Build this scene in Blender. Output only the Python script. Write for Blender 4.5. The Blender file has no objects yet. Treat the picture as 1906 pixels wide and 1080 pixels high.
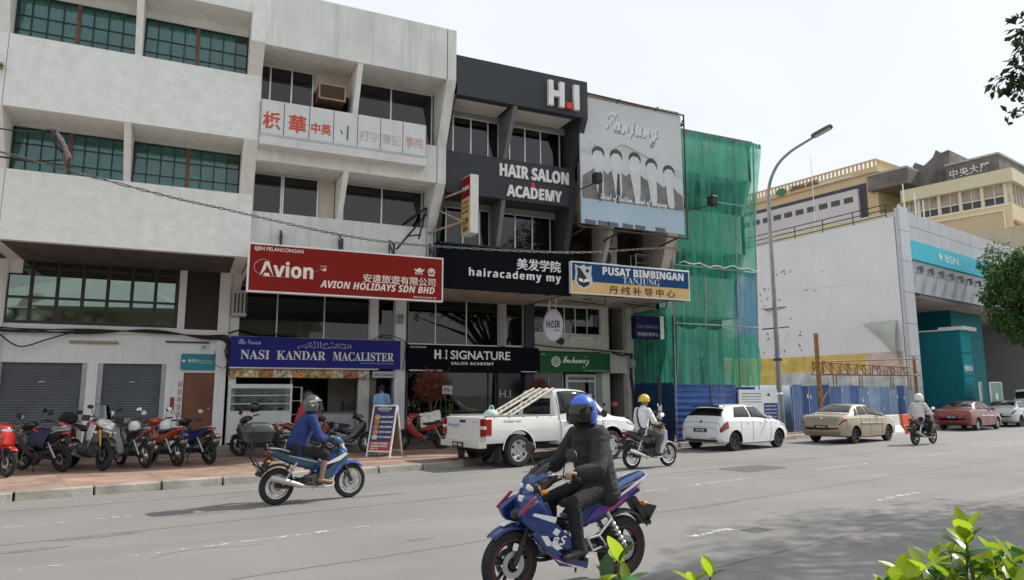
import bpy, bmesh, math, random
from mathutils import Vector, Matrix, Euler, noise
R = math.radians
rnd = random.Random(11)
sc = bpy.context.scene
col = sc.collection

# ---------------------------------------------------------------- camera
YAW, PITCH, ROLL, FPX, EYE = R(24.78), R(8.46), R(-0.14), 1300.0, 1.75
fw = Vector((math.sin(YAW)*math.cos(PITCH), math.cos(YAW)*math.cos(PITCH), math.sin(PITCH)))
rt = Vector((math.cos(YAW), -math.sin(YAW), 0)); up = rt.cross(fw)
rt2 = rt*math.cos(ROLL) + up*math.sin(ROLL); up2 = -rt*math.sin(ROLL) + up*math.cos(ROLL)
cam = bpy.data.cameras.new('camera'); cam.sensor_width = 36; cam.lens = 36*FPX/1906
cam.clip_start = .05; cam.clip_end = 3000
co = bpy.data.objects.new('camera', cam); col.objects.link(co)
co.matrix_world = Matrix(((rt2.x, up2.x, -fw.x, 0), (rt2.y, up2.y, -fw.y, 0), (rt2.z, up2.z, -fw.z, EYE), (0, 0, 0, 1)))
sc.camera = co

# ---------------------------------------------------------------- sky, sun, exposure
SUN_EL, SUN_AZ = R(44), R(2)          # azimuth measured from +X (down the street) towards +Y
wd = bpy.data.worlds.new('World'); sc.world = wd; wd.use_nodes = True
nt = wd.node_tree; N = nt.nodes; L = nt.links
bg = N['Background']; sky = N.new('ShaderNodeTexSky'); sky.sky_type = 'NISHITA'; sky.sun_disc = False
sky.sun_elevation = SUN_EL; sky.sun_rotation = R(90) - SUN_AZ; sky.dust_density = 3; sky.air_density = 1.2
sm = N.new('ShaderNodeMix'); sm.data_type = 'RGBA'
tc = N.new('ShaderNodeTexCoord'); nz = N.new('ShaderNodeTexNoise'); nz.inputs['Scale'].default_value = 1.6; nz.inputs['Detail'].default_value = 4
cr = N.new('ShaderNodeValToRGB'); cr.color_ramp.elements[0].position = .3; cr.color_ramp.elements[1].position = .7
cr.color_ramp.elements[0].color = (.66, .66, .66, 1); cr.color_ramp.elements[1].color = (.97, .97, .97, 1)
L.new(tc.outputs['Generated'], nz.inputs['Vector']); L.new(nz.outputs['Fac'], cr.inputs['Fac'])
L.new(cr.outputs['Color'], sm.inputs['Factor'])
mul = N.new('ShaderNodeVectorMath'); mul.operation = 'SCALE'; mul.inputs['Scale'].default_value = 1.0
L.new(sky.outputs['Color'], mul.inputs[0])
L.new(mul.outputs['Vector'], sm.inputs[6]); sm.inputs[7].default_value = (8.45, 8.85, 9.15, 1)   # bright hazy cloud sheet over the clear sky
L.new(sm.outputs[2], bg.inputs['Color']); bg.inputs['Strength'].default_value = .1
sl = bpy.data.lights.new('sun', 'SUN'); sl.energy = 3.9; sl.angle = R(.7); sl.color = (1, .955, .89)
so = bpy.data.objects.new('sun', sl); col.objects.link(so)
sd = Vector((math.cos(SUN_EL)*math.cos(SUN_AZ), math.cos(SUN_EL)*math.sin(SUN_AZ), math.sin(SUN_EL)))
so.rotation_euler = sd.to_track_quat('Z', 'Y').to_euler(); so.location = sd*60
vs = sc.view_settings; vs.view_transform = 'Standard'; vs.look = 'None'; vs.exposure = .2; vs.gamma = 1

# ---------------------------------------------------------------- helpers
MATS = {}
def mat(name, rgb, rough=.6, metal=0., var=.08, scale=2.5, bump=0., bscale=30., spec=.5, coat=0., streak=0., dirt=None, emis=0., detail=6):
    """procedural Principled material: noise tone variation, optional bump, optional vertical rain streaks"""
    if name in MATS: return MATS[name]
    m = bpy.data.materials.new(name); m.use_nodes = True; t = m.node_tree; n = t.nodes; l = t.links
    b = n['Principled BSDF']; b.inputs['Roughness'].default_value = rough; b.inputs['Metallic'].default_value = metal
    b.inputs['Specular IOR Level'].default_value = spec; b.inputs['Coat Weight'].default_value = coat; b.inputs['Coat Roughness'].default_value = .04
    c = n.new('ShaderNodeTexCoord'); z = n.new('ShaderNodeTexNoise'); z.inputs['Scale'].default_value = scale; z.inputs['Detail'].default_value = detail
    l.new(c.outputs['Object'], z.inputs['Vector'])
    r = n.new('ShaderNodeValToRGB'); r.color_ramp.elements[0].position = .3; r.color_ramp.elements[1].position = .7
    lo = [max(0, x*(1-var)) for x in rgb]; hi = [min(1, x*(1+var)) for x in rgb]
    r.color_ramp.elements[0].color = (*lo, 1); r.color_ramp.elements[1].color = (*hi, 1)
    l.new(z.outputs['Fac'], r.inputs['Fac']); out = r.outputs['Color']
    if streak:
        mp = n.new('ShaderNodeMapping'); mp.inputs['Scale'].default_value = (5, 5, .35); l.new(c.outputs['Object'], mp.inputs['Vector'])
        z2 = n.new('ShaderNodeTexNoise'); z2.inputs['Scale'].default_value = 1.; z2.inputs['Detail'].default_value = 8; z2.inputs['Roughness'].default_value = .65
        l.new(mp.outputs['Vector'], z2.inputs['Vector'])
        r2 = n.new('ShaderNodeValToRGB'); r2.color_ramp.elements[0].position = .5; r2.color_ramp.elements[1].position = .78
        r2.color_ramp.elements[0].color = (0, 0, 0, 1); r2.color_ramp.elements[1].color = (streak, streak, streak, 1)
        l.new(z2.outputs['Fac'], r2.inputs['Fac'])
        mx = n.new('ShaderNodeMix'); mx.data_type = 'RGBA'; l.new(r2.outputs['Color'], mx.inputs['Factor'])
        l.new(out, mx.inputs[6]); mx.inputs[7].default_value = (*(dirt or (.16, .15, .13)), 1); out = mx.outputs[2]
    l.new(out, b.inputs['Base Color'])
    if bump:
        z3 = n.new('ShaderNodeTexNoise'); z3.inputs['Scale'].default_value = bscale; z3.inputs['Detail'].default_value = 5
        l.new(c.outputs['Object'], z3.inputs['Vector'])
        bp = n.new('ShaderNodeBump'); bp.inputs['Strength'].default_value = bump; bp.inputs['Distance'].default_value = .02
        l.new(z3.outputs['Fac'], bp.inputs['Height']); l.new(bp.outputs['Normal'], b.inputs['Normal'])
    if emis:
        b.inputs['Emission Color'].default_value = (*rgb, 1); b.inputs['Emission Strength'].default_value = emis
    MATS[name] = m; return m

def glass(name, tint=(.3, .35, .36), thru=.5, refl=1.0, rough=.015):
    """thin window glass: tinted see-through plus a Fresnel mirror"""
    if name in MATS: return MATS[name]
    m = bpy.data.materials.new(name); m.use_nodes = True; t = m.node_tree; n = t.nodes; l = t.links
    n.remove(n['Principled BSDF']); o = n['Material Output']
    tr = n.new('ShaderNodeBsdfTransparent'); tr.inputs['Color'].default_value = (*[x*thru/max(tint) for x in tint], 1)
    gl = n.new('ShaderNodeBsdfGlossy'); gl.inputs['Roughness'].default_value = rough; gl.inputs['Color'].default_value = (refl, refl, refl, 1)
    fr = n.new('ShaderNodeFresnel'); fr.inputs['IOR'].default_value = 1.65
    c = n.new('ShaderNodeTexCoord'); z = n.new('ShaderNodeTexNoise'); z.inputs['Scale'].default_value = .9
    bp = n.new('ShaderNodeBump'); bp.inputs['Strength'].default_value = .03; bp.inputs['Distance'].default_value = .05
    l.new(c.outputs['Object'], z.inputs['Vector']); l.new(z.outputs['Fac'], bp.inputs['Height']); l.new(bp.outputs['Normal'], gl.inputs['Normal'])
    mx = n.new('ShaderNodeMixShader'); l.new(fr.outputs['Fac'], mx.inputs['Fac']); l.new(tr.outputs[0], mx.inputs[1]); l.new(gl.outputs[0], mx.inputs[2])
    l.new(mx.outputs[0], o.inputs['Surface']); MATS[name] = m; return m

class MB:
    """collects boxes, tubes, prisms, lathes ... and links them as ONE mesh object"""
    def __init__(s): s.v = []; s.f = []; s.cuts = []
    def add(s, vs, fs):
        k = len(s.v); s.cuts.append((k, len(s.f))); s.v += [Vector(p) for p in vs]; s.f += [tuple(i+k for i in f) for f in fs]; return s
    def box(s, x0, x1, y0, y1, z0, z1, M=None):
        p = [Vector((x, y, z)) for z in (z0, z1) for y in (y0, y1) for x in (x0, x1)]
        if M is not None: p = [M @ q for q in p]
        return s.add(p, [(0, 2, 3, 1), (4, 5, 7, 6), (0, 1, 5, 4), (1, 3, 7, 5), (3, 2, 6, 7), (2, 0, 4, 6)])
    def prism(s, poly, a, b, ax='x', M=None):
        """poly: 2-D outline (y,z) / (x,z) / (x,y) extruded from a to b along ax"""
        n = len(poly)
        if ax == 'x': P = [[(h, p, q) for p, q in poly] for h in (a, b)]
        elif ax == 'y': P = [[(p, h, q) for p, q in poly] for h in (a, b)]
        else: P = [[(p, q, h) for p, q in poly] for h in (a, b)]
        vs = [Vector(p) for p in P[0]+P[1]]
        if M is not None: vs = [M @ q for q in vs]
        fs = [tuple(range(n)), tuple(range(2*n-1, n-1, -1))] + [(i, i+n, (i+1) % n+n, (i+1) % n) for i in range(n)]
        return s.add(vs, fs)
    def tube(s, pts, r, n=8, caps=True, closed=False, flat=1.0):
        pts = [Vector(p) for p in pts]; m = len(pts); rs = r if isinstance(r, (list, tuple)) else [r]*m
        vs = []; fs = []; prev = None
        for i, p in enumerate(pts):
            if closed: t = pts[(i+1) % m]-pts[i-1]
            else: t = pts[min(i+1, m-1)]-pts[max(i-1, 0)]
            t = t.normalized() if t.length > 1e-9 else Vector((0, 0, 1))
            if prev is None:
                a = Vector((0, 0, 1)) if abs(t.z) < .9 else Vector((1, 0, 0)); u = t.cross(a).normalized()
            else:
                u = prev-t*prev.dot(t); u = u.normalized() if u.length > 1e-6 else t.orthogonal().normalized()
            prev = u; w = t.cross(u)
            for k in range(n):
                q = 2*math.pi*k/n; vs.append(p+(u*math.cos(q)+w*math.sin(q)*flat)*rs[i])
        for i in range(m if closed else m-1):
            for k in range(n):
                j = (i+1) % m
                fs.append((i*n+k, i*n+(k+1) % n, j*n+(k+1) % n, j*n+k))
        if caps and not closed: fs += [tuple(range(n-1, -1, -1)), tuple((m-1)*n+k for k in range(n))]
        return s.add(vs, fs)
    def cyl(s, p0, p1, r0, r1=None, n=16): return s.tube([p0, p1], [r0, r0 if r1 is None else r1], n)
    def lathe(s, prof, n=24, M=None, closed=False):
        """prof: (radius, height) list turned about local z"""
        vs = []; fs = []; m = len(prof)
        for i in range(n):
            q = 2*math.pi*i/n; vs += [Vector((r*math.cos(q), r*math.sin(q), h)) for r, h in prof]
        if M is not None: vs = [M @ v for v in vs]
        for i in range(n):
            j = (i+1) % n
            for k in range(m if closed else m-1):
                fs.append((i*m+k, j*m+k, j*m+(k+1) % m, i*m+(k+1) % m))
        if not closed:
            if prof[0][0] > 1e-6: fs.append(tuple(i*m for i in range(n-1, -1, -1)))
            if prof[-1][0] > 1e-6: fs.append(tuple(i*m+m-1 for i in range(n)))
        return s.add(vs, fs)
    def ball(s, c, r, n=16, m=10, M=None):
        r = (r, r, r) if isinstance(r, (int, float)) else r; vs = []; fs = []
        for j in range(m+1):
            a = math.pi*j/m
            for i in range(n):
                q = 2*math.pi*i/n; p = Vector((r[0]*math.sin(a)*math.cos(q), r[1]*math.sin(a)*math.sin(q), r[2]*math.cos(a)))
                if M is not None: p = M @ p
                vs.append(p+Vector(c))
        for j in range(m):
            for i in range(n):
                a, b = j*n+i, j*n+(i+1) % n
                if j == 0: fs.append((a, a+n, b+n))
                elif j == m-1: fs.append((a, a+n, b))
                else: fs.append((a, a+n, b+n, b))
        return s.add(vs, fs)
    def grid(s, nu, nv, fn):
        vs = [fn(i/nu, j/nv) for i in range(nu+1) for j in range(nv+1)]
        fs = [(i*(nv+1)+j, (i+1)*(nv+1)+j, (i+1)*(nv+1)+j+1, i*(nv+1)+j+1) for i in range(nu) for j in range(nv)]
        return s.add(vs, fs)
    def each(s, name, m, parent=None, **kw):
        """every added piece becomes an object of its own"""
        out = []; e = s.cuts+[(len(s.v), len(s.f))]
        for (v0, f0), (v1, f1) in zip(e, e[1:]):
            q = MB(); q.add(s.v[v0:v1], [tuple(i-v0 for i in f) for f in s.f[f0:f1]]); out.append(q.build(name, m, parent, **kw))
        return out
    def build(s, name, m, parent=None, smooth=35, bevel=0, seg=2, fix=True, solid=0):
        me = bpy.data.meshes.new(name); me.from_pydata([tuple(p) for p in s.v], [], s.f)
        if fix:
            bm = bmesh.new(); bm.from_mesh(me); bmesh.ops.recalc_face_normals(bm, faces=bm.faces); bm.to_mesh(me); bm.free()
        if smooth:
            me.polygons.foreach_set('use_smooth', [True]*len(me.polygons)); me.set_sharp_from_angle(angle=R(smooth))
        o = bpy.data.objects.new(name, me); col.objects.link(o)
        if m is not None: me.materials.append(m)
        if parent is not None: o.parent = parent
        if solid:
            md = o.modifiers.new('thickness', 'SOLIDIFY'); md.thickness = solid; md.offset = 0
        if bevel:
            md = o.modifiers.new('edge', 'BEVEL'); md.width = bevel; md.segments = seg; md.limit_method = 'ANGLE'; md.angle_limit = R(40)
        return o

def tag(o, label=None, cat=None, group=None, kind=None):
    if label: o['label'] = label
    if cat: o['category'] = cat
    if group: o['group'] = group
    if kind: o['kind'] = kind
    return o
def thing(name, label, cat, loc=(0, 0, 0), rz=0, group=None):
    o = bpy.data.objects.new(name, None); col.objects.link(o); o.empty_display_size = .2
    o.location = loc; o.rotation_euler = (0, 0, rz); return tag(o, label, cat, group)
def copy_thing(o, loc=None, rz=None, label=None, group=None, parent=None):
    c = o.copy(); col.objects.link(c)
    if parent is not None: c.parent = parent
    if loc is not None: c.location = loc
    if rz is not None: c.rotation_euler = (0, 0, rz)
    tag(c, label, None, group)
    for ch in list(o.children): copy_thing(ch, parent=c)
    return c

def mathfont(s, up, lo=None):
    o = ''
    for c in s:
        if 'A' <= c <= 'Z': o += chr(up+ord(c)-65)
        elif 'a' <= c <= 'z': o += chr((lo or up+26)+ord(c)-97)
        else: o += c
    return o
SERIF = lambda s: mathfont(s, 0x1D400)
SCRIPT = lambda s: mathfont(s, 0x1D4D0)
SANSB = lambda s: mathfont(s, 0x1D5D4)
SANSBI = lambda s: mathfont(s, 0x1D63C)
TMP = bpy.data.scenes.new('bake')      # an empty side scene in which modifiers and letters are turned into plain meshes
def baked(o, *more):
    for q in (o,)+more: TMP.collection.objects.link(q)
    with bpy.context.temp_override(scene=TMP, view_layer=TMP.view_layers[0]):
        dg = bpy.context.evaluated_depsgraph_get(); dg.update()
    me = bpy.data.meshes.new_from_object(o.evaluated_get(dg))
    for q in (o,)+more: TMP.collection.objects.unlink(q)
    return me
def text(s, x, z, w, h, y, m, parent, bold=0., ext=.006, shear=0., name='lettering', M=None, space=1.):
    """lettering fitted into the box (x..x+w, z..z+h) on the plane y, facing -y (local to parent)"""
    cu = bpy.data.curves.new('t', 'FONT'); cu.body = s; cu.size = 1; cu.offset = bold; cu.shear = shear; cu.extrude = 0.0; cu.space_character = space
    cu.resolution_u = 4
    to = bpy.data.objects.new('t', cu); me = baked(to); bpy.data.objects.remove(to); bpy.data.curves.remove(cu)
    me.name = name
    if not len(me.vertices): return None
    xs = [v.co.x for v in me.vertices]; ys = [v.co.y for v in me.vertices]
    x0, x1, y0, y1 = min(xs), max(xs), min(ys), max(ys)
    kx = w/(x1-x0); ky = h/(y1-y0)
    bm = bmesh.new(); bm.from_mesh(me)
    for v in bm.verts:
        v.co = Vector((x+(v.co.x-x0)*kx, y, z+(v.co.y-y0)*ky))
    g = bmesh.ops.extrude_face_region(bm, geom=bm.faces[:])
    for v in g['geom']:
        if isinstance(v, bmesh.types.BMVert): v.co.y -= ext
    if M is not None: bmesh.ops.transform(bm, matrix=M, verts=bm.verts)
    bmesh.ops.recalc_face_normals(bm, faces=bm.faces)
    bm.to_mesh(me); bm.free(); me.materials.clear(); me.materials.append(m); me.polygons.foreach_set('use_smooth', [False]*len(me.polygons))
    o = bpy.data.objects.new(name, me); col.objects.link(o); o.parent = parent
    return o

def catmull(P, n):
    out = []; m = len(P)
    for i in range(m-1):
        a, b, c, d = [Vector(P[max(0, min(m-1, i+k))]) for k in (-1, 0, 1, 2)]
        for k in range(n):
            t = k/n
            out.append(.5*((2*b)+(c-a)*t+(2*a-5*b+4*c-d)*t*t+(3*b-a-3*c+d)*t*t*t))
    out.append(Vector(P[-1])); return out
def lerp(a, b, t): return a+(b-a)*t

# ---------------------------------------------------------------- common paints
WHITE = mat('white_paint', (.78, .78, .77), .5); BLACK = mat('black_paint', (.015, .015, .017), .45)
DKMET = mat('dark_metal', (.05, .05, .055), .45, .6); STEEL = mat('steel', (.5, .5, .5), .35, .9); ALU = mat('aluminium', (.62, .63, .64), .4, .7)
CHROME = mat('chrome', (.8, .8, .8), .08, 1., var=.02); RUBBER = mat('rubber', (.02, .02, .021), .85, bump=.2, bscale=60)
PLASTIC = mat('black_plastic', (.022, .022, .024), .5); MIRROR = mat('mirror', (.85, .87, .9), .02, 1., var=0)
RUST = mat('rusty_orange_paint', (.27, .13, .05), .75, var=.35, scale=6, bump=.2, streak=.6, dirt=(.12, .05, .02))
# ================================================================ ground, road, pavement
asph = mat('asphalt', (.243, .233, .225), .88, var=.10, scale=.35, bump=.35, bscale=260)
t = asph.node_tree; n = t.nodes; l = t.links; b = n['Principled BSDF']
src = b.inputs['Base Color'].links[0].from_socket
tcn = [q for q in n if q.type == 'TEX_COORD'][0]
mp = n.new('ShaderNodeMapping'); mp.inputs['Rotation'].default_value = (0, 0, R(-12.6)); mp.inputs['Scale'].default_value = (.09, 1.1, 1)
l.new(tcn.outputs['Object'], mp.inputs['Vector'])
za = n.new('ShaderNodeTexNoise'); za.inputs['Scale'].default_value = 1.3; za.inputs['Detail'].default_value = 7; l.new(mp.outputs['Vector'], za.inputs['Vector'])
ra = n.new('ShaderNodeValToRGB'); ra.color_ramp.elements[0].position = .35; ra.color_ramp.elements[1].position = .68
ra.color_ramp.elements[0].color = (.92, .92, .925, 1); ra.color_ramp.elements[1].color = (1.04, 1.04, 1.035, 1)
l.new(za.outputs['Fac'], ra.inputs['Fac'])
zb = n.new('ShaderNodeTexNoise'); zb.inputs['Scale'].default_value = 160; zb.inputs['Detail'].default_value = 3; l.new(tcn.outputs['Object'], zb.inputs['Vector'])
rb = n.new('ShaderNodeValToRGB'); rb.color_ramp.elements[0].position = .3; rb.color_ramp.elements[1].position = .72
rb.color_ramp.elements[0].color = (.80, .80, .80, 1); rb.color_ramp.elements[1].color = (1.14, 1.14, 1.14, 1); l.new(zb.outputs['Fac'], rb.inputs['Fac'])
m1 = n.new('ShaderNodeMix'); m1.data_type = 'RGBA'; m1.blend_type = 'MULTIPLY'; m1.inputs['Factor'].default_value = 1
m2 = n.new('ShaderNodeMix'); m2.data_type = 'RGBA'; m2.blend_type = 'MULTIPLY'; m2.inputs['Factor'].default_value = 1
l.new(src, m1.inputs[6]); l.new(ra.outputs['Color'], m1.inputs[7]); l.new(m1.outputs[2], m2.inputs[6]); l.new(rb.outputs['Color'], m2.inputs[7]); l.new(m2.outputs[2], b.inputs['Base Color'])
g = MB(); g.add([(-700, -700, -.03), (900, -700, -.03), (900, 900, -.03), (-700, 900, -.03)], [(0, 1, 2, 3)])
tag(g.build('ground', mat('bare_ground', (.22, .2, .17), .95, scale=.05), smooth=0), kind='structure')

RD = R(12.6)                                  # the road runs 12.6 degrees off the shopfront line
RU = Vector((math.cos(RD), math.sin(RD), 0)); RV = Vector((-math.sin(RD), math.cos(RD), 0))
K0 = Vector((-2.68, 14.31, 0))                # foot of the kerb
def rp(s, d, z=0): p = K0+RU*s+RV*d; return Vector((p.x, p.y, z))     # s along the kerb, d away from the road
def koff(s):                                  # the kerb steps back where the cars are parked
    f = lambda a, b: (lambda t: t*t*(3-2*t))(max(0., min(1., (s-a)/(b-a))))
    return .95*f(9.2, 10.9)-.32*f(16.6, 18.2)
r_ = MB(); r_.add([rp(-250, -12.7, 0), rp(500, -12.7, 0), rp(500, 1.2, 0), rp(-250, 1.2, 0)], [(0, 1, 2, 3)])
tag(r_.build('road', asph, smooth=0), kind='structure')
# terracotta pavement with slab joints
pav = mat('terracotta_paving', (.40, .262, .20), .85, var=.14, scale=1.2, bump=.25, bscale=120)
t = pav.node_tree; n = t.nodes; l = t.links; b = n['Principled BSDF']; src = b.inputs['Base Color'].links[0].from_socket
tcn = [q for q in n if q.type == 'TEX_COORD'][0]
bk = n.new('ShaderNodeTexBrick'); bk.inputs['Scale'].default_value = 1; bk.offset = 0.; bk.inputs['Brick Width'].default_value = 1.5; bk.inputs['Row Height'].default_value = 1.5
bk.inputs['Mortar Size'].default_value = .012; bk.inputs['Color1'].default_value = (1, 1, 1, 1); bk.inputs['Color2'].default_value = (.88, .9, .92, 1); bk.inputs['Mortar'].default_value = (.6, .6, .6, 1)
mp = n.new('ShaderNodeMapping'); mp.inputs['Rotation'].default_value = (0, 0, -RD); l.new(tcn.outputs['Object'], mp.inputs['Vector']); l.new(mp.outputs['Vector'], bk.inputs['Vector'])
z4 = n.new('ShaderNodeTexNoise'); z4.inputs['Scale'].default_value = 1.7; z4.inputs['Detail'].default_value = 9; z4.inputs['Roughness'].default_value = .7; l.new(tcn.outputs['Object'], z4.inputs['Vector'])
r4 = n.new('ShaderNodeValToRGB'); r4.color_ramp.elements[0].position = .36; r4.color_ramp.elements[1].position = .62
r4.color_ramp.elements[0].color = (.66, .66, .68, 1); r4.color_ramp.elements[1].color = (1.06, 1.06, 1.06, 1); l.new(z4.outputs['Fac'], r4.inputs['Fac'])
m1 = n.new('ShaderNodeMix'); m1.data_type = 'RGBA'; m1.blend_type = 'MULTIPLY'; m1.inputs['Factor'].default_value = 1
m2 = n.new('ShaderNodeMix'); m2.data_type = 'RGBA'; m2.blend_type = 'MULTIPLY'; m2.inputs['Factor'].default_value = 1
l.new(src, m1.inputs[6]); l.new(bk.outputs['Color'], m1.inputs[7]); l.new(m1.outputs[2], m2.inputs[6]); l.new(r4.outputs['Color'], m2.inputs[7]); l.new(m2.outputs[2], b.inputs['Base Color'])
p_ = MB(); ss = [-60.]+[8.8+.35*i for i in range(29)]+[120.]; p_.add([rp(a, d if d > 1 else koff(a)+.13, .13) for a in ss for d in (0, 60)], [(2*i, 2*i+2, 2*i+3, 2*i+1) for i in range(len(ss)-1)])
tag(p_.build('pavement', pav, smooth=0), kind='structure')
# kerb of separate concrete stones
kb = MB(); s = -40.
while s < 110:
    ln = 1.12+rnd.uniform(-.05, .05); dz = rnd.uniform(-.012, .012); dd = rnd.uniform(-.012, .012)
    k0_, k1_ = koff(s), koff(s+ln); o = K0+RU*s+RV*k0_; M = Matrix.Translation(o) @ Matrix.Rotation(RD+math.atan2(k1_-k0_, ln), 4, 'Z')
    kb.prism([(-.0+dd, -.02), (.03+dd, .135+dz), (.06+dd, .15+dz), (.2+dd, .15+dz), (.2+dd, -.02)], .018, ln-.018, 'x', M); s += ln
tag(kb.build('kerb', mat('kerb_concrete', (.34, .32, .28), .9, var=.35, scale=1.6, bump=.5, bscale=30, streak=.7), bevel=.012), kind='structure')
# raised shop floor slab with a step up
st = MB(); st.box(-10, 15.1, 20.6, 30, .131, .33)
tag(st.build('shopfront_step_floor', mat('worn_tile_floor', (.30, .24, .21), .7, var=.2, scale=2.5, bump=.15), smooth=0, bevel=.01), kind='structure')
# worn lane paint: thin sheets a few millimetres above the asphalt
def worn(name, th):
    m = mat(name, (.62, .61, .595), .8); t = m.node_tree; n = t.nodes; l = t.links; o = n['Material Output']; b = n['Principled BSDF']
    c = n.new('ShaderNodeTexCoord'); z = n.new('ShaderNodeTexNoise'); z.inputs['Scale'].default_value = 9; z.inputs['Detail'].default_value = 9; z.inputs['Roughness'].default_value = .75
    l.new(c.outputs['Object'], z.inputs['Vector']); r = n.new('ShaderNodeValToRGB'); r.color_ramp.elements[0].position = th-.05; r.color_ramp.elements[1].position = th+.05
    l.new(z.outputs['Fac'], r.inputs['Fac']); tr = n.new('ShaderNodeBsdfTransparent'); mx = n.new('ShaderNodeMixShader')
    l.new(r.outputs['Color'], mx.inputs['Fac']); l.new(tr.outputs[0], mx.inputs[1]); l.new(b.outputs[0], mx.inputs[2]); l.new(mx.outputs[0], o.inputs['Surface']); return m
wa, wb, wc = worn('worn_lane_paint', .525), worn('very_worn_lane_paint', .59), worn('faint_lane_paint', .565)
def dash(mb, s0, s1, d, w=.085, z=.004):
    k = max(1, int((s1-s0)/.5))
    mb.add([rp(lerp(s0, s1, i/k), d+q*w/2, z) for i in range(k+1) for q in (-1, 1)], [(2*i, 2*i+2, 2*i+3, 2*i+1) for i in range(k)])
A_, B_, C_ = MB(), MB(), MB()
for s0, s1, which in ((-20, -1.0, B_), (-.9, .4, C_), (.5, 1.7, B_), (1.8, 3.4, A_), (3.5, 5.2, C_), (5.2, 7.4, B_), (7.5, 8.5, A_), (8.8, 9.9, A_), (10.4, 12.6, A_), (15, 17.5, A_), (21, 23.5, A_), (27, 29.5, A_), (33, 35.5, A_), (40, 43, A_)):
    dash(which, s0, s1, -5.64)
for s0, s1 in ((-.4, .8), (1.0, 1.6), (6.4, 7.6), (9.6, 10.4), (15.5, 17), (20.5, 22.2), (24.5, 26)): dash(C_, s0, s1, -2.75, .1)
for s0, s1 in ((-6, -4.2), (4.9, 5.0), (6.65, 7.5), (11.5, 13)): dash(C_ if s0 < 6 else A_, s0, s1, -8.75, .12)
tag(A_.build('road_marking', wa, smooth=0), kind='structure'); tag(B_.build('road_marking', wb, smooth=0), kind='structure'); tag(C_.build('road_marking', wc, smooth=0), kind='structure')
# patches, covers and oil stains
pt = MB()
def patch(mb, s, d, a, b, z=.003, k=14):
    mb.add([rp(s+a*math.cos(q)*(1+.25*noise.noise((s, q*1.3, d))), d+b*math.sin(q)*(1+.25*noise.noise((q*1.3, s, d))), z) for q in [2*math.pi*i/k for i in range(k)]], [tuple(range(k))])
for a in ((.9, -4.2, .5, .07), (.2, -4.6, .35, .08), (2.4, -3.2, .35, .05), (5.3, -3.1, .5, .06), (9.0, -7.4, .6, .05), (4.0, -6.8, .22, .05), (-1.2, -2.0, .8, .06)): patch(pt, *a)
tag(pt.build('oil_stain', mat('oily_asphalt', (.185, .178, .173), .7, var=.3, scale=8), smooth=0), kind='structure')
sm_ = MB()
for d0, s0, s1 in ((-4.1, -12, 30), (-7.35, -6, 26), (-1.2, -14, 9), (-9.9, 2, 24)):
    k = int((s1-s0)/.35); P = [(s0+(s1-s0)*i/k, d0+.06*noise.noise((i*.12, d0, 1))+.03*noise.noise((i*.6, d0, 4)), .011*(1+.9*noise.noise((i*.5, d0, 9)))) for i in range(k+1)]
    sm_.add([rp(a, b+q*w_, .0035) for a, b, w_ in P for q in (-1, 1)], [(2*i, 2*i+2, 2*i+3, 2*i+1) for i in range(k)])
for i in range(14):
    a, b = rnd.uniform(-3, 20), rnd.uniform(-10, -1); an = rnd.uniform(-1.2, 1.2); P = []
    for j in range(9): P.append((a, b)); a += .16*math.cos(an); b += .16*math.sin(an); an += rnd.uniform(-.5, .5)
    sm_.add([rp(x, y+q*.006, .0035) for x, y in P for q in (-1, 1)], [(2*j, 2*j+2, 2*j+3, 2*j+1) for j in range(8)])
tag(sm_.build('road_crack', mat('tar_seam', (.20, .193, .188), .85, var=.15, scale=9), smooth=0), kind='structure')
cv = MB()
for s, d, a, b in ((14.2, -4.6, .75, .42),):
    o = K0+RU*s+RV*d; M = Matrix.Translation((o.x, o.y, .004)) @ Matrix.Rotation(RD, 4, 'Z')
    cv.box(-a, a, -b, b, -.01, .002, M)
    for i in range(9): cv.box(-a+.08+i*.175, -a+.17+i*.175, -b+.06, b-.06, 0, .006, M)
tag(cv.build('drain_cover', mat('cast_iron', (.155, .15, .146), .8, .1, var=.25, scale=5)), 'dark iron drain cover set in the middle of the road', 'drain cover')
cv = MB(); o = rp(7.7, -9.0); M = Matrix.Translation((o.x, o.y, .004)) @ Matrix.Rotation(RD, 4, 'Z')
cv.box(-.17, .17, -.12, .12, -.01, .003, M)
for i in range(4): cv.box(-.13+i*.075, -.09+i*.075, -.09, .09, 0, .007, M)
tag(cv.build('drain_cover', MATS['cast_iron']), 'small square iron grating in the near lane before the green hedge', 'drain cover')
vg = MB(); vg.add([rp(-60, -12.6, .12), rp(120, -12.6, .12), rp(120, -40, .12), rp(-60, -40, .12)], [(0, 1, 2, 3)])
vg.box(-60, 120, -.15, 0, -.02, .13, Matrix.Translation(rp(0, -12.6)) @ Matrix.Rotation(RD, 4, 'Z'))
tag(vg.build('verge', mat('verge_soil', (.13, .12, .07), .95, var=.3, scale=2, bump=.4), smooth=0), kind='structure')
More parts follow.
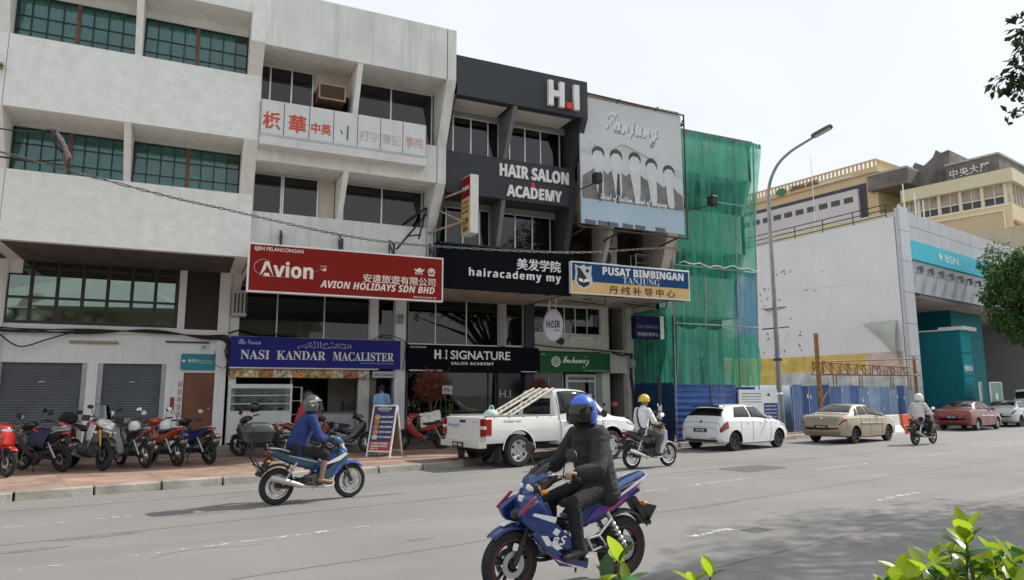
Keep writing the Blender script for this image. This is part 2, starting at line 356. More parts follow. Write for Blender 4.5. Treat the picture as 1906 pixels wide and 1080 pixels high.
# ================================================================ shophouse terrace
CREAM = mat('cream_stucco', (.86, .86, .835), .9, var=.065, scale=4., bump=1., bscale=9, streak=.12, dirt=(.36, .35, .32))
CREAM2 = mat('grey_cream_stucco', (.76, .76, .735), .9, var=.10, scale=1.2, bump=.5, bscale=10, streak=.42, dirt=(.26, .25, .23))
GWALL = mat('white_painted_wall', (.82, .825, .83), .75, var=.05, scale=.9, bump=.08, streak=.25, dirt=(.3, .3, .29))
SLATE = mat('slate_grey_paint', (.042, .046, .056), .7, var=.10, scale=.6, bump=.06)
SLATE2 = mat('dusty_slate_fin', (.17, .17, .175), .6, var=.12)
BROWNC = mat('brown_weathered_concrete', (.25, .19, .15), .9, var=.35, scale=1.6, bump=.4, streak=.8, dirt=(.07, .055, .05))
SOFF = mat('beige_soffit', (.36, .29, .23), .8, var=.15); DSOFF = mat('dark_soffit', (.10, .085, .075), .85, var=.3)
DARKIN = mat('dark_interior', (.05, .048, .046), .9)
TEALG = glass('teal_window_glass', (.6, .8, .78), .85); DARKG = glass('dark_window_glass', (.5, .52, .55), .30, .9)
MIRG = mat('mirror_window_glass', (.18, .225, .205), .015, 1., var=.05, scale=.4)
CURT = mat('teal_curtain', (.095, .43, .42), .9, var=.2, scale=3); BLIND = mat('grey_blind', (.17, .18, .2), .8, var=.12)
BRFR = mat('brown_window_frame', (.10, .05, .035), .6); DKFR = mat('dark_window_frame', (.03, .028, .026), .5)

def wavy(mb, x0, x1, z0, z1, y, amp=.03, wl=.16):
    k = int((x1-x0)/wl*6)
    mb.grid(k, 1, lambda u, v: (lerp(x0, x1, u), y+amp*math.sin(u*(x1-x0)/wl*2*math.pi+1.3*math.sin(u*9)), lerp(z0, z1, v)))
def window(par, x0, x1, z0, z1, y, mull=(), hor=(), fr=ALU, gl=DARKG, w=.045, curtain=None, cm=None, thick=None):
    """window part (frame with mullions) > pane, curtain"""
    f = MB(); d = .06
    f.box(x0, x1, y, y+d, z0, z0+w); f.box(x0, x1, y, y+d, z1-w, z1); f.box(x0, x0+w, y, y+d, z0+w, z1-w); f.box(x1-w, x1, y, y+d, z0+w, z1-w)
    for i, m in enumerate(mull):
        k = (thick or {}).get(i, w)
        f.box(m-k/2, m+k/2, y-.004, y+d+.004, z0+w, z1-w)
    for h in hor: f.box(x0+w, x1-w, y+.008, y+d-.008, h-w*.4, h+w*.4)
    o = f.build('window', fr, par, smooth=0)
    MB().box(x0+w*.5, x1-w*.5, y+.026, y+.034, z0+w*.5, z1-w*.5).build('pane', gl, o, smooth=0)
    if curtain:
        c = MB()
        for a, b_, za, zb in curtain: wavy(c, a, b_, za, zb, y+.12)
        c.build('curtain', cm or CURT, o, smooth=60)
    return o

def shell(par, x0, x1, bands, wm, ym=22.0, zs=5.05, back=31, roof=None, side='both', soff=None, floors=True):
    """bands: (y_front, z_bottom, z_top) from the top band down; every storey steps back. Wall faces, ledges, floor slabs, side walls, back wall and roof"""
    w = MB(); n = len(bands)
    for i, (y, z0, z1) in enumerate(bands):
        yb = bands[i+1][0] if i+1 < n else ym
        w.box(x0, x1, y, y+.2, z0, z1)                                   # the band itself
        yw = y+.2 if i == 0 else y+.32
        w.box(x0, x1, y+.2, max(y+.55, yb+.62) if i+1 < n else ym+.3, z0+.04, z0+.24)   # soffit slab behind its foot
        if i: w.box(x0, x1, y+.2, y+.6, z1-.12, z1-.003)                  # sill ledge
    w.box(x0, x1, back, back+.2, 0, bands[0][2]-.3)
    w.box(x0, x1, bands[0][0]+.2, back, bands[0][2]-.6, bands[0][2]-.4)
    for y, z0, z1 in bands[:-1]: w.box(x0, x1, bands[-1][0]+1.2, back, z0+.02, z0+.22)
    w.box(x0, x1, ym+.3, back, 5.09, 5.29)
    o = w.build('wall', wm, par, smooth=0)
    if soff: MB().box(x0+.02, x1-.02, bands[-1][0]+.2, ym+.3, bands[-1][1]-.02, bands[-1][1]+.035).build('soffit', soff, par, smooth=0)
    return o
def profile(bands, ym=22., back=31.2, z0=0, off=0.):
    P = [(back, bands[0][2]-.02)]
    for y, a, b in bands: P += [(y-off, b), (y-off, a)]
    P += [(ym, bands[-1][1]), (ym, z0), (back, z0)]
    return P
def fin(mb, x, t, ya, za, yb, zb, yw):
    mb.prism([(ya, za), (yb, zb), (yw, zb), (yw, za)], x-t/2, x+t/2, 'x')

XA, XB, XC, XD, XE = -4.3, 1.12, 6.30, 10.75, 15.1
# ---------------- unit 37: white stucco, teal windows, roller shutters
L_B = [(17.7, 11.33, 12.5), (18.3, 8.2, 9.92), (19.2, 5.31, 6.99)]
def unit37(dx, label, full):
    b = thing('shophouse', label, 'building', (dx, 0, 0), 0, None)
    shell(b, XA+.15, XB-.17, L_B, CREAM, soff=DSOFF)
    p = MB(); P = profile(L_B, z0=4.95)
    p.prism(P, XA-.16, XA+.16, 'x'); p.box(XA-.5, XA-.2, 21.88, 31.3, 0, 5.38)
    if not full: p.prism(P, XB-.17, XB-.165, 'x')
    p.each('party_wall', CREAM, b, smooth=0)
    f = MB(); fin(f, -1.55, .15, 17.72, 11.33, 18.3, 9.92, 18.75); fin(f, -1.66, .15, 18.32, 8.2, 19.2, 6.99, 19.6)
    f.each('fin', CREAM, b, smooth=0)
    hd = MB(); hd.box(XA+.16, XB-.18, 18.66, 18.8, 11.08, 11.4); hd.box(XA+.16, XB-.18, 19.52, 19.7, 8.1, 8.3); hd.each('lintel', CREAM, b, smooth=0)
    for (xa, xb, z0, z1, y, hz) in ((-4.13, -1.63, 9.9, 11.08, 18.6, (10.2, 10.56)), (-1.47, .94, 9.9, 11.08, 18.6, (10.2, 10.56)), (-4.13, -1.74, 6.97, 8.12, 19.45, (7.3, 7.72)), (-1.58, .94, 6.97, 8.12, 19.45, (7.3, 7.72))):
        c = (xa+xb)/2+.02; k = (xb-xa)/8
        mu = [xa+k*i for i in range(1, 8)]
        cr = [(xa+.05, xb-(.05 if xa < -2 else .3), z0, z1)]
        window(b, xa, xb, z0, z1, y, mu[:3]+mu[4:], hz, mat('dark_green_muntin', (.012, .035, .035), .5), TEALG, .03, cr)
        MB().box(mu[3]-.045, mu[3]+.045, y-.01, y+.07, z0, z1).build('window_post', mat('red_brown_post', (.16, .07, .05), .6), b, smooth=0)
    # ground and first floor wall with openings
    w = MB()
    w.box(XA-.2, -.36, 22, 22.2, 2.6, 3.62); w.box(-.36, 1.0, 22, 22.2, 2.37, 3.6); w.box(XA-.2, 1.0, 22, 22.2, 5.46, 5.6)
    w.box(-.36, -.17, 21.97, 22.2, 3.6, 5.46); w.box(.71, 1.0, 21.9, 22.2, 0, 5.46); w.box(-.55, -.36, 22, 22.2, 0, 2.6); w.box(-.36, -.1, 22, 22.2, 0, 2.37); w.box(-2.47, -2.22, 22, 22.2, 0, 2.6)
    w.build('shopfront_wall', GWALL, b, smooth=0)
    xs = [-4.5+.59*i for i in range(1, 7)]
    window(b, -4.5, -.38, 3.62, 5.46, 22.03, xs, (4.32, 5.12), DKFR, MIRG, .085)
    lo = MB(); lo.box(-.17, .71, 22.1, 22.16, 3.6, 5.46)
    for i in range(26): lo.box(-.15, .69, 22.05, 22.1, 3.63+i*.07, 3.675+i*.07)
    lo.build('louvre_panel', mat('dark_brown_louvre', (.045, .03, .026), .6), b, smooth=0)
    for xa, xb in ((-4.5, -2.47), (-2.22, -.55)):
        s = MB(); k = 34
        s.grid(2, k*4, lambda u, v: (lerp(xa+.12, xb-.12, u), 22.1+.012*math.sin(v*k*2*math.pi), lerp(.33, 2.6, v)))
        sh = s.build('roller_shutter', mat('grey_shutter_metal', (.17, .185, .205), .5, .3, var=.12, scale=1.4, streak=.3), b, smooth=60)
        g = MB(); g.box(xa, xa+.12, 22.03, 22.16, .33, 2.6); g.box(xb-.12, xb, 22.03, 22.16, .33, 2.6); g.build('guide_rail', mat('shutter_rail', (.42, .43, .44), .5, .4), sh, smooth=0)
        MB().box((xa+xb)/2-.07, (xa+xb)/2+.07, 22.06, 22.09, 2.08, 2.11).build('handle', STEEL, sh, smooth=0)
    d = MB().box(-.1, .71, 22.06, 22.12, .33, 2.37).build('door', mat('red_brown_door', (.20, .075, .04), .55, var=.25, scale=1.5), b, smooth=0)
    MB().ball((.6, 22.03, 1.35), .035).build('handle', STEEL, d)
    lb = MB(); [lb.box(-.22, -.13, 21.985, 21.996, .7+i*.21, .86+i*.21) for i in range(7)]
    lb.build('letter_plates', mat('pinkish_plates', (.5, .38, .36), .7), b, smooth=0)
    MB().box(-.40, -.30, 21.97, 21.997, 1.35, 1.68).build('notice', mat('red_notice', (.35, .03, .04), .6), b, smooth=0)
    return b
u37 = unit37(0, 'white stucco shophouse with teal curtained windows over two grey roller shutters', True)
u37b = unit37(XA-XB-.02, 'white stucco shophouse beyond the left end of the terrace row', False)

# ---------------- travel agency / restaurant unit
A_B = [(17.7, 10.55, 12.08), (18.5, 7.75, 8.85), (19.35, 5.0, 6.6)]
av = thing('shophouse', 'weathered cream shophouse carrying the red travel agency signboard above the restaurant', 'building')
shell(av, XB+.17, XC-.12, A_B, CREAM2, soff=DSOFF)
p = MB(); P = profile([(17.62, 10.55, 12.5), (18.3, 8.2, 9.92), (19.2, 5.31, 6.99)]); p.prism(P, XB-.17, XB+.17, 'x')
p.each('party_wall', CREAM, av, smooth=0)
p = MB(); p.prism(profile(A_B), XC-.14, XC+.14, 'x'); p.each('party_wall', CREAM2, av, smooth=0)
f = MB(); fin(f, 3.73, .14, 17.72, 10.55, 18.5, 8.85, 19.0); fin(f, 3.6, .14, 18.52, 7.75, 19.35, 6.6, 19.9); f.each('fin', CREAM, av, smooth=0)
hd = MB(); hd.box(XB+.17, XC-.14, 18.8, 18.95, 10.5, 10.75); hd.box(XB+.17, XC-.14, 19.66, 19.85, 7.76, 7.95)
hd.box(2.7, 3.66, 18.8, 18.95, 9.98, 10.5); hd.box(3.06, 3.5, 19.66, 19.85, 6.6, 7.76); hd.each('lintel', mat('beige_plaster', (.6, .55, .47), .85, var=.1, streak=.3), av, smooth=0)
window(av, 1.3, 2.68, 8.9, 10.5, 18.78, (1.55, 2.1), (), ALU, DARKG, .04, [(1.5, 2.6, 8.95, 9.9)], BLIND)
window(av, 3.8, 6.1, 8.9, 10.5, 18.78, (4.85,), (), ALU, DARKG, .04, [(3.9, 5.6, 8.95, 10.2)], BLIND)
window(av, 1.3, 3.05, 6.6, 7.76, 19.62, (2.05, 2.1), (), ALU, DARKG, .04, [(1.35, 2.9, 6.65, 7.5)], BLIND)
window(av, 3.72, 6.1, 6.6, 7.76, 19.62, (4.86,), (), ALU, DARKG, .04, [(3.8, 5.7, 6.65, 7.5)], BLIND)
w = MB(); w.box(XB+.0, XC-.1, 21.96, 22.16, 5.0, 5.6); w.box(5.98, 6.33, 21.9, 22.2, 0, 5.3); w.box(5.18, 5.42, 22.0, 22.2, 2.45, 5.0)
w.box(XB-.13, 1.0, 21.96, 22.2, 3.4, 5.0)
w.build('shopfront_wall', GWALL, av, smooth=0)
window(av, 1.05, 5.18, 3.42, 5.0, 22.05, (2.35, 3.75), (), ALU, DARKG, .04)
window(av, 5.42, 5.98, 3.42, 5.0, 22.05, (), (), ALU, DARKG, .04)
# restaurant interior: floor to ceiling walls behind the open front
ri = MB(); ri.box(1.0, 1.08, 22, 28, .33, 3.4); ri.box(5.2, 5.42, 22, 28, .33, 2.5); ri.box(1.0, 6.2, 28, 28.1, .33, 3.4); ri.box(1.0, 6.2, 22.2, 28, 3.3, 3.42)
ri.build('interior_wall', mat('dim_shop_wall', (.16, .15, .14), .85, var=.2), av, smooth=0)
rp_ = MB(); rp_.box(4.3, 5.2, 24.0, 24.1, .33, 3.3); rp_.build('partition', mat('beige_partition', (.5, .44, .37), .8, var=.1), av, smooth=0)
cl_ = MB(); cl_.box(4.86, 5.2, 21.98, 22.18, .33, 2.4); cl_.build('shop_column', mat('grimy_white_column', (.55, .53, .5), .8, var=.15, streak=.4), av, smooth=0)
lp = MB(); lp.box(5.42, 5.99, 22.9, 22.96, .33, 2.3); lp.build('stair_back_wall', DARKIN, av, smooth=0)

# ---------------- dark slate hair salon unit
D_B = [(17.8, 10.22, 11.41), (18.65, 7.57, 8.83), (19.15, 4.86, 6.2)]
hs = thing('shophouse', 'dark slate painted shophouse with large white hair salon lettering', 'building')
shell(hs, XC+.14, XD-.1, D_B, SLATE, soff=SOFF)
p = MB(); p.prism(profile(D_B, z0=4.8), XD-.11, XD+.08, 'x'); p.prism(profile(D_B, z0=4.8), XC+.14, XC+.2, 'x'); p.each('party_wall', SLATE, hs, smooth=0)
f = MB(); fin(f, 8.38, .13, 17.85, 10.22, 18.65, 8.83, 19.1); fin(f, 8.37, .13, 18.7, 7.57, 19.15, 6.2, 19.9); f.each('fin', SLATE2, hs, smooth=0)
hd = MB(); hd.box(XC+.2, XD-.11, 18.95, 19.05, 10.03, 10.3); hd.box(XC+.2, XD-.11, 19.66, 19.8, 7.4, 7.65); hd.each('lintel', mat('grey_soffit', (.3, .29, .27), .8), hs, smooth=0)
sf = MB(); sf.box(6.6, 8.2, 18.1, 18.92, 10.2, 10.235); sf.box(8.5, 10.4, 18.1, 18.92, 10.2, 10.235); sf.each('soffit', mat('pale_soffit', (.62, .58, .53), .7), hs, smooth=0)
window(hs, 6.5, 8.3, 8.84, 10.05, 18.92, (6.8, 7.37, 7.93), (), ALU, DARKG, .04); window(hs, 8.45, 10.45, 8.84, 10.05, 18.92, (8.66, 9.19, 9.74), (), ALU, DARKG, .04)
window(hs, 6.5, 8.3, 6.2, 7.42, 19.62, (6.85, 7.4, 7.95), (), ALU, DARKG, .04); window(hs, 8.45, 10.45, 6.2, 7.42, 19.62, (8.57, 9.17, 9.78), (), ALU, DARKG, .04)
w = MB(); w.box(10.62, 10.98, 21.9, 22.2, 0, 5.2); w.box(6.33, 6.42, 21.95, 22.2, 0, 5.2); w.each('shopfront_pier', SLATE, hs, smooth=0)
w = MB(); w.box(9.66, 9.9, 21.98, 22.2, 3.36, 5.0); w.box(6.3, 10.65, 21.98, 22.15, 4.98, 5.4); w.build('shopfront_wall', mat('grey_frame_paint', (.34, .33, .32), .7), hs, smooth=0)
window(hs, 6.42, 9.66, 3.36, 4.98, 22.04, (7.37, 8.47), (), ALU, DARKG, .035); window(hs, 9.9, 10.62, 3.36, 4.98, 22.04, (), (), ALU, DARKG, .05)
window(hs, 6.42, 9.6, .35, 2.5, 22.08, (7.6, 9.3), (), BLACK, DARKG, .05)
dr = MB(); dr.box(9.66, 10.6, 22.1, 22.15, .35, 2.5); dr.build('door', mat('black_salon_door', (.012, .012, .014), .25), hs, smooth=0)
text('H.I', 9.72, 1.62, .42, .26, 22.095, mat('dim_white_decal', (.5, .5, .5), .6), hs)
ins = MB()
for i in range(5): ins.box(6.9, 7.5, 23.2, 23.4, .7+i*.4, .72+i*.4); ins.box(8.0, 8.7, 23.3, 23.5, .8+i*.4, .82+i*.4)
for i in range(26): x = 6.9+rnd.random()*.55; q = .72+rnd.randrange(5)*.4; ins.box(x, x+.06, 23.25, 23.33, q, q+.1+.12*rnd.random())
ins.build('display_shelf', mat('salon_shelf_goods', (.32, .33, .36), .6, var=.5, scale=5), hs, smooth=0)
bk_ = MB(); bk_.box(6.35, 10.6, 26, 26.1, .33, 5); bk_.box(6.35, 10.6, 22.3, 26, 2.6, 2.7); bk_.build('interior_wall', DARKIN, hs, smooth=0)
cu_ = MB(); wavy(cu_, 8.75, 9.28, .4, 2.45, 22.5, .03, .13); cu_.build('curtain', mat('grey_green_drape', (.16, .2, .19), .8), hs, smooth=60)

# ---------------- tuition centre unit behind the billboard
T_B = [(18.9, 10.2, 11.6), (19.1, 7.6, 8.6), (19.5, 4.95, 5.9)]
tu = thing('shophouse', 'brown weathered shophouse behind the tuition billboard and above the green tea shop', 'building')
shell(tu, XD+.1, XE-.15, T_B, BROWNC, soff=mat('stained_soffit', (.42, .37, .33), .85, var=.3, scale=2))
p = MB(); p.prism(profile(T_B, z0=4.9), XE-.16, XE+.14, 'x'); p.each('party_wall', mat('patchy_concrete', (.4, .36, .31), .9, var=.3, scale=1.5, bump=.4, streak=.6), tu, smooth=0)
f = MB(); fin(f, 12.3, .14, 18.6, 7.6, 19.45, 5.9, 20.0); fin(f, 14.75, .32, 18.6, 7.9, 19.4, 5.9, 20.4); f.each('fin', mat('pale_fin', (.5, .45, .41), .85, var=.12), tu, smooth=0)
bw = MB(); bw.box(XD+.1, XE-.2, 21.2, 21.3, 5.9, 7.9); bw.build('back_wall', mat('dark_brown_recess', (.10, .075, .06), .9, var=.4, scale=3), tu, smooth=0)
wf = MB()
for x in (10.9, 11.4, 11.9): wf.box(x, x+.05, 20.9, 20.95, 5.9, 7.6)
for z in (6.3, 6.9, 7.3): wf.box(10.8, 12.2, 20.9, 20.95, z, z+.04)
wf.build('window', DKFR, tu, smooth=0)
w = MB(); w.box(10.98, 14.1, 22, 22.2, 3.25, 3.87); w.box(13.76, 14.08, 21.96, 22.2, .13, 5.0); w.box(14.84, 15.14, 21.9, 22.2, .13, 5.0); w.box(14.08, 14.84, 22, 22.2, 2.5, 3.35)
w.box(10.98, 13.76, 22, 22.2, 4.88, 5.05)
w.build('shopfront_wall', mat('cream_shop_wall', (.66, .63, .58), .8, var=.08, streak=.3), tu, smooth=0)
window(tu, 11.0, 13.76, 3.87, 4.88, 22.03, (11.6, 12.25, 12.7, 13.2), (), ALU, DARKG, .04, [(11.1, 12.2, 3.9, 4.8)], BLIND)
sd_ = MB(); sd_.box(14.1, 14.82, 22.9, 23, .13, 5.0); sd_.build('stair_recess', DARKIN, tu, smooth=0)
window(tu, 10.98, 12.2, .35, 2.5, 22.08, (11.6,), (), mat('grey_green_frame', (.3, .34, .32), .6), DARKG, .05)
d = window(tu, 12.3, 13.56, .35, 2.45, 22.06, (), (2.2,), mat('pale_door_frame', (.55, .56, .54), .5), DARKG, .09)
MB().box(12.95, 13.35, 22.02, 22.05, 1.45, 1.75).build('notice', WHITE, d, smooth=0)
gw = MB(); gw.box(13.56, 13.76, 22.0, 22.16, .35, 2.5); gw.build('door_side_panel', mat('grey_green_panel', (.26, .3, .29), .6), tu, smooth=0)
it = MB(); it.box(10.98, 13.7, 25, 25.1, .3, 3.2); it.box(10.98, 13.7, 22.3, 25, 3.1, 3.2); it.build('interior_wall', mat('dim_green_interior', (.12, .16, .13), .8), tu, smooth=0)

# ---------------- building under repair, wrapped in green netting
XF = 19.15
cb = thing('building_under_repair', 'concrete building under repair wrapped in green scaffold netting', 'building')
C_B = [(19.6, 9.75, 11.2), (20.1, 7.0, 8.5), (20.6, 4.6, 6.1)]
shell(cb, XE+.15, XF, C_B, mat('raw_grey_concrete', (.78, .77, .73), .9, var=.12, scale=2, bump=.3, streak=.7), ym=22.5)
p = MB(); p.prism(profile(C_B, 22.5), XE+.14, XE+.3, 'x'); p.prism(profile(C_B, 22.5), XF-.16, XF, 'x'); p.each('party_wall', MATS['raw_grey_concrete'], cb, smooth=0)
for i, (z0, z1, y) in enumerate(((8.5, 9.75, 20.35), (6.1, 7.0, 20.9), (.3, 4.6, 21.4))): MB().box(XE+.31, XF-.17, y, y+.05, z0, z1).build('painted_recess_shade', mat('recess_shade_black', (.02, .022, .02), .95), cb, smooth=0)  # dark sheets across the openings stand in for the shade of the recesses
cp = MB(); cp.box(XE+.1, XF+.03, 19.5, 19.85, 11.2, 11.32)
for i in range(30): cp.box(XE+.15+i*.146, XE+.23+i*.146, 19.47, 19.5, 11.08, 11.26)
cp.build('coping', mat('mossy_coping', (.2, .19, .17), .9, var=.4, scale=6), cb, smooth=0)

def netmat(name, rgb, dens):
    if name in MATS: return MATS[name]
    m = bpy.data.materials.new(name); m.use_nodes = True; t = m.node_tree; n = t.nodes; l = t.links; b = n['Principled BSDF']; o = n['Material Output']
    b.inputs['Roughness'].default_value = .7
    c = n.new('ShaderNodeTexCoord'); z = n.new('ShaderNodeTexNoise'); z.inputs['Scale'].default_value = 1.1; z.inputs['Detail'].default_value = 7; l.new(c.outputs['Object'], z.inputs['Vector'])
    mp = n.new('ShaderNodeMapping'); mp.inputs['Scale'].default_value = (6, 6, .25); l.new(c.outputs['Object'], mp.inputs['Vector'])
    z2 = n.new('ShaderNodeTexNoise'); z2.inputs['Scale'].default_value = 1; z2.inputs['Detail'].default_value = 5; l.new(mp.outputs['Vector'], z2.inputs['Vector'])
    ad = n.new('ShaderNodeMath'); ad.operation = 'ADD'; l.new(z.outputs['Fac'], ad.inputs[0]); l.new(z2.outputs['Fac'], ad.inputs[1])
    r = n.new('ShaderNodeMapRange'); r.inputs[1].default_value = .75; r.inputs[2].default_value = 1.25; r.inputs[3].default_value = dens-.2; r.inputs[4].default_value = dens+.3
    l.new(ad.outputs[0], r.inputs[0])
    rr = n.new('ShaderNodeValToRGB'); rr.color_ramp.elements[0].color = (*[x*.75 for x in rgb], 1); rr.color_ramp.elements[1].color = (*[min(1, x*1.3) for x in rgb], 1); l.new(z2.outputs['Fac'], rr.inputs['Fac']); l.new(rr.outputs['Color'], b.inputs['Base Color'])
    tl = n.new('ShaderNodeBsdfTranslucent'); l.new(rr.outputs['Color'], tl.inputs['Color'])
    ms = n.new('ShaderNodeMixShader'); ms.inputs['Fac'].default_value = .35; l.new(b.outputs[0], ms.inputs[1]); l.new(tl.outputs[0], ms.inputs[2])
    tr = n.new('ShaderNodeBsdfTransparent'); tr.inputs['Color'].default_value = (.55+.45*rgb[0], .75+.25*rgb[1], .62+.38*rgb[2], 1)
    mx = n.new('ShaderNodeMixShader'); l.new(r.outputs[0], mx.inputs['Fac']); l.new(tr.outputs[0], mx.inputs[1]); l.new(ms.outputs[0], mx.inputs[2]); l.new(mx.outputs[0], o.inputs['Surface'])
    MATS[name] = m; return m
NETG = netmat('green_scaffold_net', (.07, .42, .31), .52); NETL = netmat('light_green_net', (.13, .46, .36), .62); NETB = netmat('blue_scaffold_net', (.06, .25, .43), .6)
def net(name, label, x0, x1, z0, z1, y0, y1, m, folds=.05, wl=.5, sag=0., bulge=0., ax='x', nx=60, nz=40):
    """hanging net from (y1,z1) at the top to (y0,z0) at the foot with vertical folds"""
    def fn(u, v):
        x = lerp(x0, x1, u); z = lerp(z0, z1, v)
        q = noise.noise((x/wl*.9, z*.22, y0))+.5*noise.noise((x/wl*2.1, z*.4, 3.1+y0)); fl = folds*q*(1.3-.6*v)
        s_ = sag*(4*u*(1-u))*(1-v)*0
        y = lerp(y0, y1, v)-fl-bulge*math.sin(math.pi*v)*.6*(.5+.5*noise.noise((x*.8, z*.5, 7)))
        zz = z-sag*math.sin(math.pi*(u*2.3 % 1))*v*v*.6
        return (x, y, zz) if ax == 'x' else (y, x, zz)
    o = MB().grid(nx, nz, fn).build(name, m, None, smooth=80, fix=False)
    return tag(o, label, 'netting', 'netting round the building under repair')
net('scaffold_net', 'large green netting sheet hung over the upper front of the scaffolded building', XE+.1, XF+.04, 6.05, 11.1, 19.65, 19.05, NETG, .24, .6, sag=.15)
net('scaffold_net', 'darker green netting across the middle storeys below the string line', XE+.02, XF-1.1, 3.0, 6.25, 19.6, 19.5, NETG, .24, .5)
net('scaffold_net', 'blue netting strip down the right edge of the scaffolded building', XF-1.15, XF-.05, 3.0, 6.3, 19.75, 19.6, NETB, .13, .4)
net('scaffold_net', 'crumpled green netting bunched above the blue hoarding', XE+.05, XE+2.6, 2.05, 4.1, 19.5, 19.4, NETL, .2, .35, sag=.25)
net('scaffold_net', 'sagging green netting at the lower right corner beside the white side wall', XE+2.5, XF-.2, 2.0, 4.0, 19.6, 19.6, NETG, .2, .3, sag=.5, bulge=.4)
net('scaffold_net', 'dark green side netting beneath the overhang by the navy hanging sign', 19.6, 22.4, 2.05, 4.75, XE+.06, XE+.06, NETG, .05, .4, ax='y')
# scaffold poles
for x in (XE+.02, XE+1.5, XE+3.0, XF-.12):
    m_ = MB(); m_.tube([(x, 19.72 if x > XE+.1 else 19.5, .13), (x, 19.3, 11.0)], .026)
    tag(m_.build('scaffold_pole', mat('galvanised_pipe', (.32, .33, .32), .5, .5, var=.3), None), {XE+.02: 'upright scaffold pole at the near corner of the blue hoarding', XE+1.5: 'second scaffold upright from the near corner behind green netting', XE+3.0: 'third scaffold upright behind green netting near the notice board', XF-.12: 'scaffold upright at the far edge beside the blue netting'}[x], 'scaffold pole', 'scaffold poles of the repair site')
for z in (4.15, 6.2, 8.7):
    m_ = MB(); m_.tube([(XE, 19.38, z), (XF-.1, 19.55, z)], .022)
    tag(m_.build('scaffold_rail', MATS['galvanised_pipe'], None), {4.15: 'lowest horizontal scaffold rail across the netted building', 6.2: 'middle horizontal scaffold rail across the netted building', 8.7: 'highest horizontal scaffold rail across the netted building'}[z], 'scaffold pole', 'scaffold poles of the repair site')
st_ = MB(); pts = [(XE+.1+i*.22, 19.12, 6.22+.05*math.sin(i*1.9)+.03*math.sin(i*.7)) for i in range(18)]; st_.tube(pts, .02, 6)
tag(st_.build('tie_cord', mat('pale_cord', (.6, .62, .58), .8), None), 'pale cord laced across the green netting', 'cord')
# hoarding of blue corrugated sheets round the site
def sheet(mb, a, b, z0, z1, amp=.018, per=.12, vertical=False):
    a = Vector(a); b = Vector(b); d = (b-a); ln = d.length; d.normalize(); nrm = Vector((d.y, -d.x, 0))
    if vertical:
        k = int(ln/per*8); mb.grid(k, 1, lambda u, v: a+d*(ln*u)+nrm*(amp*max(-.6, min(.6, 1.6*math.sin(u*ln/per*2*math.pi))))+Vector((0, 0, lerp(z0, z1, v))))
    else:
        k = int((z1-z0)/per*8); mb.grid(1, k, lambda u, v: a+d*(ln*u)+nrm*(amp*max(-.5, min(.5, 1.8*math.sin(v*(z1-z0)/per*2*math.pi))))+Vector((0, 0, lerp(z0, z1, v))))
BLUH = mat('blue_hoarding', (.035, .10, .33), .45, .2, var=.15, scale=1.5, streak=.35, dirt=(.02, .04, .1)); BLUD = mat('shaded_blue_hoarding', (.012, .055, .15), .5, .1, var=.2, scale=2)  # the second, darker blue paints the overhang shade into the return sheet
h = MB(); sheet(h, (XE+.02, 22.4, 0), (XE+.02, 19.62, 0), .13, 2.12, per=.2); tag(h.build('hoarding_panel', BLUD, smooth=60, fix=False), 'blue corrugated hoarding return coloured dark for the shade beneath the overhang', 'hoarding', 'corrugated hoarding round the repair site')
h = MB(); sheet(h, (XE+.05, 19.6, 0), (XE+1.58, 19.6, 0), .13, 2.1, .03, .21); tag(h.build('hoarding_panel', BLUH, smooth=60, fix=False), 'bright blue ribbed hoarding sheet beside the corner pole', 'hoarding', 'corrugated hoarding round the repair site')
h = MB(); sheet(h, (XE+1.62, 19.6, 0), (XE+2.75, 19.6, 0), .13, 2.06, .03, .21); tag(h.build('hoarding_panel', mat('streaked_blue_hoarding', (.05, .10, .30), .5, .2, var=.3, scale=2.2, streak=.7, dirt=(.28, .3, .34)), smooth=60, fix=False), 'faded blue ribbed hoarding sheet left of the white notice', 'hoarding', 'corrugated hoarding round the repair site')
h = MB(); sheet(h, (XE+2.78, 19.64, 0), (XF-.22, 19.76, 0), .13, 1.98, .02, .2); tag(h.build('hoarding_panel', BLUH, smooth=60, fix=False), 'blue hoarding sheet behind the white project notice', 'hoarding', 'corrugated hoarding round the repair site')

# ---------------- bank building with the blank white side wall
BX = Vector((34.5, 24.9, 0)); BD = Vector((math.cos(R(13)), math.sin(R(13)), 0)); BN = Vector((BD.y, -BD.x, 0))
def bpt(s, d, z): p = BX+BD*s-BN*d; return Vector((p.x, p.y, z))       # s along the bank front, d into the building
bank = thing('bank_building', 'grey panelled bank building with a blank white side wall and cyan fascia', 'building')
GPAN = mat('grey_aluminium_panel', (.40, .42, .46), .5, .2, var=.06, scale=.8); BWHT = mat('white_side_wall', (.68, .70, .725), .85, var=.05, scale=.5, bump=.1, streak=.16, dirt=(.4, .42, .42))
HT = 11.75
SA = R(94.7)    # direction of the side wall
SD = Vector((math.cos(SA), math.sin(SA), 0))
w = MB(); a = BX+SD*.1; c_ = BX+SD*32; th = Vector((.3, 0, 0)); HW = HT-.45
w.add([a, a+th, c_+th, c_, a+Vector((0, 0, HW)), a+th+Vector((0, 0, HW)), c_+th+Vector((0, 0, HW)), c_+Vector((0, 0, HW))], [(0, 1, 2, 3), (4, 7, 6, 5), (0, 4, 5, 1), (1, 5, 6, 2), (2, 6, 7, 3), (3, 7, 4, 0)])
w.build('side_wall', BWHT, bank, smooth=0)
